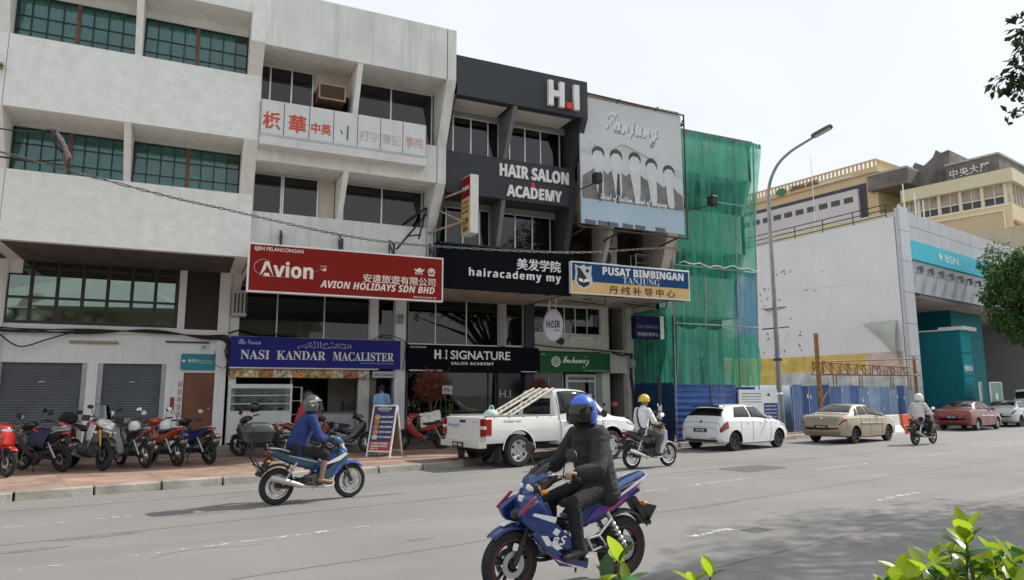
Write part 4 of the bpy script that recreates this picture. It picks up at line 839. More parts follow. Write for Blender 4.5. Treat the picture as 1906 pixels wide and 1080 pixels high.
# oval hanging sign
s = thing('hanging_sign', 'oval white hanging sign reading hair below the beige soffit', 'sign', (11.02, 20.6, 4.02))
Mo = Matrix.Rotation(R(-22), 4, 'Z') @ Matrix.Rotation(R(90), 4, 'X') @ Matrix.Scale(1.62, 4, (0, 1, 0))
MB().lathe([(0, -.09), (.30, -.09), (.315, -.07), (.315, .07), (.30, .09), (0, .09)], 40, Mo).build('body', mat('pale_lilac_acrylic', (.62, .63, .74), .4, var=.04), s, bevel=0)
MB().lathe([(.318, -.092), (.335, -.08), (.335, .08), (.318, .092)], 40, Mo, True).build('rim', WHITE, s)
text(SANSB('HAIR'), -.23, -.09, .46, .24, -.093, mat('near_black_lettering', (.02, .02, .05), .5), s, .008, M=Matrix.Rotation(R(-22), 4, 'Z')); text('ACADEMY', .02, -.2, .2, .05, -.093, mat('near_black_lettering', (.02, .02, .05), .5), s, M=Matrix.Rotation(R(-22), 4, 'Z'))
h = MB(); [h.tube([(x, 0, .42), (x, 0, .98)], .02, 8) for x in (-.12, .12)]; h.build('hanger', WHITE, s)
# green tea sign
GRS = mat('green_sign_face', (.016, .105, .04), .65, var=.08, spec=.2)
s = thing('shop_sign', 'green tea shop signboard with white handwritten lettering', 'sign')
MB().box(11.1, 13.98, 21.74, 21.9, 2.5, 3.2).build('panel', GRS, s, smooth=0, bevel=.01); y = 21.735
text(SCRIPT('Inchaway'), 12.0, 2.72, 1.08, .34, y, WL, s, .01); text('TM', 12.92, 3.04, .08, .04, y, WL, s); text('八', 12.8, 2.63, .1, .09, y, WL, s, .006); text('TEA HOUSE AND BEVERAGE BAR', 12.85, 2.55, 1.05, .03, y, WL, s)
e = MB(); Mx = Matrix.Translation((11.73, y, 2.87)) @ Matrix.Rotation(R(90), 4, 'X'); e.lathe([(.15, 0), (.18, 0), (.18, .006), (.15, .006)], 28, Mx, True)
for k in range(6): a = k*math.pi/3; e.tube([(11.73+.03*math.cos(a), y-.004, 2.87+.03*math.sin(a)), (11.73+.15*math.cos(a), y-.004, 2.87+.15*math.sin(a))], .013, 5, flat=.4)
for k in range(6): a = k*math.pi/3+.5; e.lathe([(.03, 0), (.045, 0), (.045, .005), (.03, .005)], 10, Matrix.Translation((11.73+.09*math.cos(a), y, 2.87+.09*math.sin(a))) @ Matrix.Rotation(R(90), 4, 'X'), True)
e.build('emblem', WL, s); text('halal', 11.14, 3.1, .14, .05, y, WL, s)
# tuition centre sign
s = thing('shop_sign', 'blue over yellow tuition centre signboard with a crest', 'sign')
Y = 18.72; X0, X1, Z0, Z1 = 10.68, 15.28, 4.84, 5.87
MB().box(X0, X1, Y, Y+.16, Z0, Z1).build('frame', WFR, s, bevel=.012)
MB().box(X0+.03, X1-.05, Y-.006, Y+.002, Z0+.4, Z1-.05).build('blue_panel', mat('tuition_blue', (.013, .065, .19), .6, var=.05, spec=.2), s, smooth=0); MB().box(X0+.03, X1-.05, Y-.006, Y+.002, Z0+.045, Z0+.4).build('yellow_panel', mat('tuition_yellow', (.72, .48, .20), .6, var=.05), s, smooth=0)
y = Y-.008
text(SANSB('PUSAT BIMBINGAN'), 11.82, 5.50, 3.2, .26, y, WL, s, .02); text(SERIF('TANJUNG'), 12.58, 5.24, 1.45, .24, y, mat('pale_grey_lettering', (.66, .7, .72), .6), s, -.008); text('丹绒补导中心', 12.05, 4.90, 2.6, .27, y, mat('dark_brown_lettering', (.1, .03, .02), .6), s, .012, space=1.45)
c = MB(); c.prism([(10.80, 5.76), (10.98, 5.70), (11.11, 5.77), (11.24, 5.70), (11.42, 5.76), (11.39, 5.5), (11.44, 5.2), (11.30, 5.06), (11.11, 4.96), (10.92, 5.06), (10.78, 5.2), (10.83, 5.5)], y-.012, y, 'y'); c.build('crest', mat('crest_silver', (.62, .63, .63), .5, var=.1), s, smooth=0)
c = MB(); c.prism([(10.87, 5.68), (11.0, 5.64), (11.33, 5.2), (11.3, 5.13), (11.11, 5.04), (10.93, 5.13), (10.86, 5.25), (10.9, 5.48)], y-.018, y-.012, 'y'); c.lathe([(0, 0), (.06, 0), (.06, .007), (0, .007)], 12, Matrix.Translation((11.25, y-.012, 5.58)) @ Matrix.Rotation(R(90), 4, 'X')); c.build('crest_field', BLACK, s, smooth=0)
c = MB(); c.prism([(10.93, 5.34), (11.08, 5.30), (11.1, 5.2), (10.93, 5.24)], y-.024, y-.018, 'y'); c.prism([(11.28, 5.34), (11.13, 5.30), (11.11, 5.2), (11.28, 5.24)], y-.024, y-.018, 'y'); c.build('open_book', WL, s, smooth=0)
b = MB()
for x0_ in (11.1, 13.5): b.tube([(x0_, Y+.1, Z0+.02), (x0_+1.6, Y+.1, Z0-.02)], .02, 6); b.tube([(x0_, Y+.12, Z0-.15), (x0_+1.2, 20.2, Z0+.05)], .02, 6); b.tube([(x0_+.9, Y+.1, Z0), (x0_+.9, Y+.2, Z0-.3)], .02, 6); b.tube([(x0_+.9, Y+.2, Z0-.28), (x0_+.1, 20.2, Z0)], .018, 6)
b.build('bracket', DKMET, s)
# navy hanging lightbox
s = thing('hanging_sign', 'navy lightbox hanging beneath the overhang beside the green netting', 'sign', (13.82, 20.0, 3.62))
MB().box(0, 1.05, -.12, .12, 0, .78).build('light_box', mat('navy_acrylic', (.008, .010, .05), .7, spec=.15), s, smooth=0, bevel=.01); MB().box(1.05, 1.2, -.13, .13, 0, .8).build('white_edge', WHITE, s, smooth=0, bevel=.01)
text('PUSAT BIMBINGAN', .08, .36, .9, .1, -.122, mat('dim_blue_lettering', (.12, .14, .3), .5), s, .005); text('丹绒补导中心', .08, .08, .9, .14, -.122, mat('dim_white_lettering', (.3, .3, .33), .5), s, .01)
# bank cash machine sign, house number, wall lamps
s = thing('small_sign', 'small turquoise bank sign above the red brown door', 'sign')
MB().box(-.19, .73, 21.93, 21.97, 2.45, 2.9).build('panel', mat('turquoise_sign', (.01, .24, .32), .4), s, smooth=0, bevel=.006)
text('BSN', .0, 2.66, .26, .09, 21.928, WL, s, .01); text('BANK SIMPANAN NASIONAL', .28, 2.69, .4, .035, 21.928, WL, s); text('PULAU PINANG', .28, 2.63, .4, .03, 21.928, WL, s)
e = MB(); e.prism([(-.12, 2.65), (-.07, 2.70), (-.12, 2.75), (-.17, 2.70)], 21.922, 21.928, 'y'); e.build('emblem', WL, s, smooth=0)
s = thing('number_plate', 'small white house number plate reading 37', 'plate'); MB().box(.28, .5, 21.96, 21.985, 3.0, 3.2).build('plate', mat('white_enamel', (.62, .72, .78), .4), s, smooth=0, bevel=.01); text('37', .32, 3.05, .14, .1, 21.958, mat('navy_number', (.02, .05, .15), .5), s, .02)
f = thing('wall_lamp', 'long beige fluorescent fitting on the white wall above the shutters', 'lamp'); MB().box(-2.93, -1.78, 21.9, 21.99, 3.13, 3.2).build('housing', mat('beige_lamp_housing', (.38, .30, .18), .5), f, smooth=0, bevel=.02)
f = thing('wall_lamp', 'thin dark fluorescent fitting above the turquoise bank sign', 'lamp'); MB().box(-.62, .52, 21.92, 21.99, 3.21, 3.25).build('housing', BLACK, f, smooth=0, bevel=.01)
f = thing('wall_lamp', 'slim pale strip light under the tea shop windows', 'lamp'); MB().box(12.4, 13.3, 21.9, 21.99, 3.72, 3.79).build('housing', WHITE, f, smooth=0, bevel=.01)
f = thing('spotlight', 'small black spotlight beside the oval hanging sign', 'lamp', (11.8, 21.6, 3.62)); MB().cyl((0, .1, 0), (0, -.15, -.06), .1, .13, 16).build('head', BLACK, f); MB().box(-.03, .03, .1, .38, -.03, .03).build('arm', BLACK, f, smooth=0)
# ---------------- billboard
bb = thing('billboard', 'large faded tuition billboard with five faceless men in suits', 'billboard')
BX0, BX1, BZ0, BZ1, BY = 10.68, 14.62, 6.93, 11.04, 18.05
WASH = mat('washed_out_billboard_print', (.62, .635, .655), .6, var=.05, scale=.7)
MB().box(BX0, BX1, BY, BY+.05, BZ0, BZ1).build('panel', WASH, bb, smooth=0)
def flat(polys, name, m, y, st=0.): 
    q = MB()
    for i, P in enumerate(polys): q.prism([(BX0+u*(BX1-BX0), BZ0+v*(BZ1-BZ0)) for u, v in P], y-.002-st*i, y-st*i, 'y')
    return q.each(name, m, bb, smooth=0)
flat([[(0, .0), (1, .0), (1, .19), (0, .19)]], 'blue_band', mat('faded_sky_blue_print', (.43, .56, .66), .6, var=.08, scale=.8), BY-.001)
flat([[(0, .60), (.17, .59), (.17, .535), (0, .55)], [(.83, .55), (1, .52), (1, .45), (.85, .48)]], 'pale_blue_patch', mat('faded_teal_print', (.46, .57, .60), .6), BY-.001)
SUIT = mat('grey_suit_print', (.19, .19, .195), .6, var=.35, scale=3); HAIRP = mat('dark_hair_print', (.075, .07, .07), .6, var=.3, scale=6); TIE = mat('dark_tie_print', (.06, .06, .065), .6); SHIRT = mat('white_shirt_print', (.66, .665, .68), .6)
men = [(.165, .56, .155), (.335, .56, .175), (.515, .56, .19), (.68, .53, .165), (.855, .5, .14)]
suits = []; shirts = []; ties = []; hairs = []; faces = []
for i, (cx, top, hw) in enumerate(men):
    sh = top-.14
    L_ = [(cx-hw*.42, sh), (cx-hw*.95, sh-.05), (cx-hw, .195), (cx+.015, .195), (cx-.02, sh-.13), (cx-hw*.28, sh+.02)]
    R_ = [(cx+hw*.42, sh), (cx+hw*.95, sh-.05), (cx+hw, .195), (cx+.02, .195), (cx+.045, sh-.13), (cx+hw*.28, sh+.02)]
    if i == 1: L_ = L_[:1]+[(cx-hw*.5, sh-.05), (cx-hw*.5, .195)]+L_[3:]
    suits += [L_, R_]; shirts.append([(cx-hw*.26, sh+.02), (cx-.02, sh-.14), (cx-.005, .2), (cx+.03, .2), (cx+.045, sh-.14), (cx+hw*.26, sh+.02)])
    if i in (0, 1): ties.append([(cx+.005, sh-.0), (cx-.012, sh-.2), (cx+.01, sh-.24), (cx+.03, sh-.2), (cx+.025, sh)])
    hy = top+.0; a = .055
    arc = [(cx-a+.002, hy-.02)]+[(cx-a*math.cos(q)*1.08, hy+.005+.055*math.sin(q)) for q in [math.pi*k/10 for k in range(11)]]+[(cx+a, hy-.03), (cx+a*.85, hy+.0), (cx+a*.5, hy+.022), (cx-a*.3, hy+.026), (cx-a*.8, hy+.005)]
    hairs.append(arc); faces.append([(cx+.06*math.cos(q), hy-.04+.085*math.sin(q)) for q in [2*math.pi*k/18 for k in range(18)]])
flat(faces, 'blank_face', mat('bleached_face_print', (.655, .67, .685), .6), BY-.0025, .0008); flat(suits, 'suit_print', SUIT, BY-.005, .0012); flat(shirts, 'shirt_print', SHIRT, BY-.021); flat(ties, 'tie_print', TIE, BY-.025); flat(hairs, 'hair_print', HAIRP, BY-.007)
flat([[(u, .0), (u+.1, .0), (u+.1, .03), (u, .035)] for u in (.03, .15, .24, .38, .5, .7)], 'lower_scraps', mat('dark_scrap_print', (.13, .14, .16), .6), BY-.003)
text(SCRIPT('Tanjung'), BX0+.96, 9.72, 2.05, .95, BY-.003, mat('grey_script_outline', (.27, .28, .30), .6), bb, .03, .002); text(SCRIPT('Tanjung'), BX0+.93, 9.76, 2.05, .95, BY-.006, mat('pale_script_print', (.74, .75, .76), .6), bb, .022, .002)
q = MB(); q.tube([(p.x, BY-.008, p.y) for p in catmull([(BX0+1.25, 9.52, 0), (BX0+1.6, 9.66, 0), (BX0+2.2, 9.48, 0), (BX0+2.7, 9.36, 0), (BX0+2.95, 9.6, 0)], 6)], .04, 6, flat=.15); q.build('script_flourish', MATS['pale_script_print'], bb)
text('04-226 1700', BX0+.3, 9.36, 1.65, .26, BY-.002, mat('ghost_lettering', (.57, .585, .605), .6), bb, .01, .002)
text(SCRIPT('Think of tuition. Think of Tanjung'), BX0+.68, 7.66, 2.55, .30, BY-.03, WL, bb, .012)
fr = MB()
for a, b_ in (((BX0-.1, BY-.02, BZ0-.12), (BX1+.1, BY-.02, BZ0-.14)), ((BX1+.1, BY-.02, BZ0-.14), (BX1+.12, BY-.02, BZ1+.02)), ((BX0+.02, BY-.05, BZ1+.12), (BX1+.12, BY-.05, BZ1+.02)), ((BX0-.1, BY-.02, BZ0-.12), (BX0-.1, BY-.02, BZ0+1.9))): fr.tube([a, b_], .028, 6)
for x in (BX0+.2, 12.2, BX1-.2):
    fr.tube([(x, BY+.1, BZ0-.1), (x, 19.2, BZ0-.2)], .03, 6); fr.tube([(x, BY+.1, BZ1-.1), (x, 19.2, BZ1-.3)], .03, 6)
for x in (BX0+.25, 12.1, 13.6): fr.tube([(x-.05, BY+.02, BZ1-.02), (x+.08, BY-.05, BZ1+.13)], .025, 5)
fr.build('frame', mat('dark_rusty_frame', (.07, .055, .05), .7, .3, var=.3, scale=5), bb)
for x, z, dx in ((BX0-.1, 7.95, .38), (BX1+.1, 7.75, .7)):
    q = MB(); q.tube([(x, BY-.02, z), (x+dx*.8, BY-.6, z+.12)], .02, 6); o = q.build('lamp_arm', DKMET, bb); MB().box(x+dx*.8-.12, x+dx*.8+.12, BY-.78, BY-.5, z+.08, z+.4).build('floodlight', BLACK, o, smooth=0, bevel=.03)
s = thing('project_notice', 'white project notice board with navy panel fixed on the blue hoarding', 'notice board')
MB().box(17.9, 19.7, 19.46, 19.54, .75, 1.88).build('panel', mat('white_notice_panel', (.78, .78, .79), .6), s, smooth=0); MB().box(19.02, 19.68, 19.455, 19.462, .76, 1.4).build('navy_panel', mat('notice_navy', (.03, .05, .2), .5), s, smooth=0)
for i, q in enumerate(('CADANGAN MEMBAIKPULIH DAN MENAIKTARAF', 'BANGUNAN KOMERSIAL SEDIA ADA DI ATAS', 'SEBAHAGIAN LOT 1087, SEKSYEN 11', 'BANDAR GEORGETOWN, DAERAH TIMUR LAUT', 'PULAU PINANG')): text(q, 17.98, 1.72-i*.1, .95 if i < 4 else .4, .04, 19.458, mat('notice_text', (.2, .2, .22), .6), s)
for i in range(4): text('KONTRAKTOR UTAMA', 19.06, 1.27-i*.13, .55, .05, 19.453, WL, s)
text('♣', 19.2, 1.62, .14, .14, 19.458, mat('notice_green', (.03, .12, .06), .6), s, .01)
# ================================================================ street furniture and things on the pavement
# navy flat hoarding and striped zinc fence in front of the white wall
NAVF = mat('navy_flat_fence', (.012, .085, .17), .6, var=.25, scale=1.2, streak=.3, dirt=(.03, .12, .2))
h = MB(); sheet(h, (19.75, 21.4, 0), (23.3, 22.25, 0), .13, 2.08, .008, .9, True); f = tag(h.build('fence', NAVF, None, smooth=60, fix=False), 'dark navy flat fence standing behind the street lamp', 'fence')
f.modifiers.new('t', 'SOLIDIFY').thickness = .03
sb = thing('zinc_fence', 'striped pale and dark blue zinc sheet fence behind the gold sedan', 'fence')
cols = [(.10, .20, .40), (.03, .09, .28), (.16, .27, .46), (.02, .06, .22), (.13, .24, .45), (.25, .36, .5), (.05, .13, .35)]
a0, a1 = Vector((23.45, 22.3, 0)), Vector((34.3, 24.75, 0)); k = 13; widths = [rnd.uniform(.6, 1.25) for _ in range(k)]; tot = sum(widths); acc = 0
for i in range(k):
    u0, u1 = acc/tot, (acc+widths[i])/tot; acc += widths[i]; h = MB(); ci = (i*3+i//3) % 7
    sheet(h, a0.lerp(a1, u0)+Vector((0, .012*(i % 2), 0)), a0.lerp(a1, u1)+Vector((0, .012*(i % 2), 0)), .13, 2.1+rnd.uniform(-.05, .04), .014, .16, True)
    h.build('zinc_sheet', mat('zinc_blue_%s' % 'abcdefg'[ci], cols[ci], .5, .15, var=.15, scale=2.5, streak=.45, dirt=(.3, .36, .42)), sb, smooth=60, fix=False)
h = MB(); [h.box(p.x-.03, p.x+.03, p.y+.05, p.y+.11, .13, 2.0) for p in [a0.lerp(a1, i/6) for i in range(7)]]; h.each('fence_post', RUST, sb, smooth=0)
h = MB(); [h.add([(p.x-.05, p.y-.03, z-.08), (p.x+.05, p.y-.02, z-.08), (p.x+.05, p.y-.02, z+.08), (p.x-.05, p.y-.03, z+.08)], [(0, 1, 2, 3)]) for p, z in [(a0.lerp(a1, rnd.random())-Vector((0, .03, 0)), rnd.uniform(.6, 1.9)) for _ in range(9)]]; h.build('paper_scraps', mat('paper_scrap', (.55, .6, .65), .8), sb, smooth=0)
# rusty gantry
ga = thing('gantry', 'rusty orange lattice gantry on a tall post in front of the white wall', 'gantry')
G0, G1 = Vector((24.0, 21.38, 0)), Vector((33.9, 24.1, 0)); gd = (G1-G0).normalized()
MB().tube([G0+Vector((0, 0, .13)), G0+Vector((0, 0, 4.25))], .095, 12).build('post', RUST, ga)
h = MB(); h.tube([G1+Vector((0, 0, .13)), G1+Vector((0, 0, 3.6))], .08, 8); h.build('post', RUST, ga)
tr = MB(); zt, zb = 3.06, 2.52; L0 = (G1-G0).length
for o in (-.22, .22):
    n_ = Vector((gd.y, -gd.x, 0))*o
    tr.tube([G0-gd*.55+n_*0+Vector((0, 0, zb)), G1+n_+Vector((0, 0, zb+.12))], .045, 6); tr.tube([G0+n_+Vector((0, 0, zt)), G1+n_+Vector((0, 0, zt+(.0 if o < 0 else .42)))], .04, 6)
    for i in range(13):
        p, q = G0+gd*(L0*i/13)+n_, G0+gd*(L0*(i+1)/13)+n_; tr.tube([p+Vector((0, 0, zb+.01*i)), p+Vector((0, 0, zt))], .025, 5); tr.tube([p+Vector((0, 0, zb+.01*i if i % 2 else zt)), q+Vector((0, 0, zt if i % 2 else zb+.01*i))], .02, 5)
tr.tube([G0-gd*.55+Vector((0, 0, zb)), G0+Vector((0, 0, zt))], .035, 6); tr.build('lattice_beam', RUST, ga)
h = MB()
for i, s in enumerate((1.3, 3.8, 7.2, 9.3)):
    p = G0+gd*s; h.tube([p+Vector((0, 0, 1.9)), p+Vector((0, 0, zb))], .025, 6); h.tube([p+gd*.28+Vector((0, 0, 1.9)), p+gd*.28+Vector((0, 0, zb))], .025, 6); h.tube([p+Vector((0, 0, 2.2)), p+gd*.28+Vector((0, 0, 2.2))], .02, 6)
h.tube([G0+Vector((0, 0, 1.3)), G0+gd*.9+Vector((0, 0, 1.95))], .03, 6); h.build('hanger', RUST, ga)
# street lamp
lm = thing('street_lamp', 'tall grey street lamp with a single curved arm over the road', 'street lamp', (21.38, 21.0, .13))
MB().tube([(0, 0, 0), (0, 0, 1.6), (0, 0, 1.65), (0, 0, 9.3)], [.15, .145, .105, .075], 14).build('pole', mat('galvanised_lamp_pole', (.27, .275, .28), .5, .4, var=.2, scale=2, streak=.3), lm)
ax_ = Vector((.24, -.97, 0)); pts = [(0, 9.3), (.02, 9.8), (.18, 10.4), (.55, 10.95), (1.1, 11.3), (1.7, 11.5), (2.15, 11.63)]
MB().tube([ax_*p.x+Vector((0, 0, p.y)) for p in catmull([(a, b, 0) for a, b in pts], 5)], [.075-.001*i for i in range(31)], 10).build('arm', MATS['galvanised_lamp_pole'], lm)
h = MB(); Mq = Matrix.Translation(ax_*2.45+Vector((0, 0, 11.74))) @ Matrix.Rotation(math.atan2(ax_.y, ax_.x), 4, 'Z') @ Matrix.Rotation(R(-14), 4, 'Y')
h.prism([(-.42, -.10), (-.3, -.16), (.3, -.15), (.45, -.08), (.42, .08), (.3, .15), (-.3, .16), (-.42, .10)], -.05, .07, 'z', Mq); hd = h.build('lamp_head', mat('dark_lamp_head', (.09, .09, .095), .4, .4), lm, bevel=.02)
MB().box(-.3, .35, -.11, .11, -.07, -.045, Mq).build('lens', mat('lamp_lens', (.5, .5, .48), .2), hd, smooth=0)
for z, w_ in ((5.0, .55), (4.2, .68)):
    MB().tube([(-w_*.9, .1, z-.05), (w_*.9, -.1, z+.08)], .03, 6).build('crossbar', DKMET, lm)
MB().box(-.12, .12, -.12, .12, 2.9, 3.0).build('collar', DKMET, lm, smooth=0)
# electrical cabinet
cab = thing('electrical_cabinet', 'grey street cabinet with a red and navy painted foot and blue doors', 'cabinet', (19.6, 19.98, .14), RD)
CBG = mat('grey_cabinet_paint', (.36, .37, .38), .6, var=.12, scale=2, streak=.35)
MB().box(-.55, .55, -.25, .42, .52, 1.55).build('body', CBG, cab, smooth=0, bevel=.01); MB().box(-.6, .6, -.3, .47, 1.55, 1.63).build('lid', mat('pale_cabinet_lid', (.55, .55, .55), .6), cab, smooth=0, bevel=.01)
MB().box(-.57, .57, -.27, .44, .36, .52).build('red_band', mat('red_band_paint', (.45, .05, .03), .6, var=.2), cab, smooth=0); MB().box(-.565, .565, -.265, .435, 0, .36).build('navy_foot', mat('navy_foot_paint', (.02, .035, .12), .6, var=.2), cab, smooth=0)
for x in (-.48, .04): 
    d = MB().box(x, x+.44, -.268, -.25, .58, 1.46).build('door', mat('blue_cabinet_door', (.10, .15, .34), .5, var=.3, scale=5), cab, smooth=0); MB().box(x+.06, x+.36, -.275, -.268, 1.25, 1.42).build('notice', mat('cabinet_label', (.6, .62, .66), .6), d, smooth=0)
# plastic road barriers
def barrier(x, y, rz, m, label):
    b = thing('road_barrier', label, 'barrier', (x, y, .0), rz, 'plastic road barriers by the kerb')
    MB().prism([(-.28, 0), (.28, 0), (.28, .12), (.12, .38), (.09, .82), (-.09, .82), (-.12, .38), (-.28, .12)], -.62, .62, 'x').build('body', m, b, smooth=0, bevel=.02); MB().box(-.4, -.2, -.3, .3, .0, .05).build('foot', m, b, smooth=0); MB().box(.2, .4, -.3, .3, 0, .05).build('foot', m, b, smooth=0)
WBR = mat('white_barrier_plastic', (.72, .71, .69), .5, var=.08, streak=.3); RBR = mat('red_barrier_plastic', (.6, .09, .035), .5, var=.1)
barrier(27.5, 20.85, RD, WBR, 'white plastic road barrier behind the gold sedan bonnet'); barrier(29.0, 21.2, RD, RBR, 'red plastic road barrier right of the white barrier'); barrier(25.8, 20.4, RD, RBR, 'red plastic road barrier half hidden by the gold sedan'); barrier(29.8, 21.5, RD, mat('second_white_barrier', (.7, .69, .67), .5), 'white plastic road barrier behind the far scooter rider')
# two framed signboards by the bank
for x, y, rz, lab in ((39.2, 24.15, .25, 'left green framed panel leaning by the bank kiosk'), (40.1, 23.9, -.15, 'right green framed panel leaning by the bank kiosk')):
    b = thing('framed_panel', lab, 'signboard', (x, y, .13), RD+rz, 'framed panels by the bank kiosk')
    MB().box(-.55, .55, -.02, .02, .1, 2.15).build('panel', mat('grey_green_panel_sheet', (.22, .33, .26), .5, var=.15), b, smooth=0); q = MB(); [q.box(*v) for v in ((-.6, -.55, -.03, .03, 0, 2.2), (.55, .6, -.03, .03, 0, 2.2), (-.6, .6, -.03, .03, 2.15, 2.2), (-.6, .6, -.03, .03, .05, .1))]; q.build('frame', WHITE, b, smooth=0); MB().box(-.1, .12, -.03, -.02, 1.25, 1.6).build('notice', WHITE, b, smooth=0)
# air conditioners
ac = thing('air_conditioner', 'rusty brown window air conditioner beside the third floor panes', 'air conditioner', (3.1, 18.72, 9.6))
MB().box(-.36, .36, -.45, .2, 0, .44).build('casing', mat('rust_brown_casing', (.2, .10, .065), .7, var=.3, scale=6), ac, smooth=0, bevel=.015); q = MB(); [q.box(-.31+i*.04, -.29+i*.04, -.47, -.452, .05, .39) for i in range(16)]; q.build('grille', mat('brown_grille', (.07, .045, .035), .7), ac, smooth=0); q = MB(); q.box(-.36, .36, -.47, -.452, -.0, .04); q.box(-.36, .36, -.47, -.452, .40, .44); q.box(-.36, -.32, -.47, -.452, .04, .4); q.box(.32, .36, -.47, -.452, .04, .4); q.build('bezel', mat('tan_bezel', (.42, .27, .18), .6), ac, smooth=0)
ac = thing('air_conditioner', 'white grilled air conditioner on the wall by the maroon sign edge', 'air conditioner', (1.25, 21.85, 4.0))
MB().box(-.2, .2, -.35, .12, 0, .75).build('casing', mat('old_white_casing', (.5, .49, .47), .6, var=.15, streak=.4), ac, smooth=0, bevel=.015); q = MB(); [q.box(-.15+i*.1, -.11+i*.1, -.37, -.352, .08, .66) for i in range(4)]; q.build('grille', DKMET, ac, smooth=0)
def condenser(loc, rz, label):
    a = thing('condenser_unit', label, 'air conditioner', loc, rz, 'condensers behind the tuition sign')
    MB().box(-.42, .42, -.16, .16, 0, .62).build('casing', mat('off_white_casing', (.46, .44, .42), .6, var=.15, streak=.4), a, smooth=0, bevel=.015); MB().lathe([(.0, 0), (.24, 0), (.26, .01), (.26, .03), (0, .03)], 24, Matrix.Translation((-.08, -.165, .31)) @ Matrix.Rotation(R(90), 4, 'X')).build('fan_grille', mat('dark_fan', (.05, .05, .05), .6), a)
    q = MB(); [q.box(x-.02, x+.02, -.2, .2, -.06, 0) for x in (-.3, .3)]; q.build('feet', DKMET, a, smooth=0)
condenser((12.7, 20.0, 6.0), .0, 'lower condenser unit with round fan behind the tuition sign'); condenser((12.95, 20.3, 6.75), .1, 'upper grey condenser unit stacked behind the tuition sign')
a = thing('metal_rack', 'small pale metal rack on the ledge above the tuition sign', 'rack', (14.2, 20.0, 5.95)); q = MB(); [q.tube([(x, y, 0), (x, y, .6)], .02, 5) for x in (-.3, .3) for y in (-.15, .15)]; [q.tube([(-.3, y, .6), (.3, y, .6)], .02, 5) for y in (-.15, .15)]; q.tube([(-.3, -.15, .3), (.3, -.15, .3)], .02, 5); q.build('frame', ALU, a)
# ---------------- restaurant things
dc = thing('display_case', 'white glass fronted food display case at the restaurant front', 'display case', (1.98, 22.1, .33))
MB().box(-.88, .88, -.3, .35, .06, .92).build('base', mat('pale_case_enamel', (.70, .72, .70), .5, var=.06, streak=.15), dc, smooth=0, bevel=.01)
q = MB(); [q.box(*v) for v in ((-.88, -.82, -.3, -.25, .92, 1.66), (.82, .88, -.3, -.25, .92, 1.66), (-.882, .882, -.303, -.25, 1.60, 1.662), (-.885, .885, -.306, .352, 1.662, 1.72), (-.82, .82, -.29, .3, 1.14, 1.165), (-.82, .82, -.29, .3, 1.38, 1.405), (-.878, .878, .31, .348, .92, 1.658), (-.884, .884, -.304, .353, .922, .95))]; q.build('frame', mat('aluminium_frame', (.70, .71, .72), .4, .3), dc, smooth=0)
MB().box(-.82, .82, -.285, -.28, .95, 1.6).build('front_pane', glass('case_glass', (.8, .85, .85), .85, .8), dc, smooth=0)
for i in range(3):
    q = MB(); 
    for j in range(5): q.ball((-.6+j*.3, -.05, .99+i*.235), (.11, .1, .035), 10, 5)
    q.build('food_tray', mat('food_heap_%s' % 'abc'[i], ((.4, .14, .05), (.5, .42, .3), (.55, .55, .5))[i], .6, var=.5, scale=12), dc)
q = MB(); [q.cyl((x, y, 0), (x, y, .06), .03, .03, 8) for x in (-.8, .8) for y in (-.25, .3)]; q.build('feet', PLASTIC, dc)
ct = thing('counter', 'grey stone serving counter inside the open restaurant', 'counter', (4.35, 22.5, .33)); MB().box(-.95, .7, -.25, .25, 0, .85).build('body', mat('grey_counter_stone', (.40, .40, .40), .5, var=.1), ct, smooth=0); MB().box(-1.0, .72, -.3, .3, .85, .89).build('top', mat('dark_counter_top', (.12, .12, .12), .4), ct, smooth=0)
sh = thing('shelf_rack', 'narrow metal shelf rack beside the food display case', 'rack', (3.05, 22.4, .33)); q = MB(); [q.tube([(x, y, 0), (x, y, 1.9 if x < 0 else 1.65)], .015, 5) for x in (-.16, .16) for y in (-.12, .12)]; q.build('frame', ALU, sh)
for i in range(4): MB().box(-.16, .16, -.12, .12, .4+.41*i, .415+.41*i).build('shelf', ALU, sh, smooth=0)
mi = thing('microwave_oven', 'dark boxy appliance on the counter in the restaurant', 'appliance', (4.75, 22.5, 1.22)); MB().box(-.25, .25, -.18, .18, 0, .3).build('body', mat('dark_appliance', (.06, .06, .062), .4), mi, smooth=0, bevel=.01); MB().box(-.22, .08, -.19, -.18, .04, .26).build('door', BLACK, mi, smooth=0)
# sandwich board
sw = thing('sandwich_board', 'navy menu sandwich board with white frame standing on the pavement', 'sandwich board', (4.62, 18.35, .13), R(-42)); sw.scale = (.95, .95, .92)
Ma = Matrix.Rotation(R(-15), 4, 'X'); Mb_ = Matrix.Translation((0, .78, 0)) @ Matrix.Rotation(R(15), 4, 'X')
for M, nm in ((Ma, 'front'), (Mb_, 'back')):
    q = MB(); q.box(-.37, -.33, -.02, .02, 0, 1.5, M); q.box(.33, .37, -.02, .02, 0, 1.5, M); q.box(-.33, .33, -.02, .02, 1.46, 1.5, M); q.box(-.33, .33, -.02, .02, .14, .18, M); q.build('frame', mat('pale_board_frame', (.74, .73, .7), .6), sw, smooth=0)
MB().box(-.33, .33, -.015, .01, .44, 1.46, Ma).build('menu_panel', mat('navy_menu_panel', (.02, .025, .11), .5, var=.1), sw, smooth=0); MB().box(-.33, .33, -.015, .01, .18, .44, Ma).build('red_panel', mat('red_menu_panel', (.38, .04, .035), .5), sw, smooth=0)
MB().box(-.33, .33, -.01, .015, .18, 1.46, Mb_).build('back_panel', mat('brown_back_panel', (.25, .17, .13), .7), sw, smooth=0)
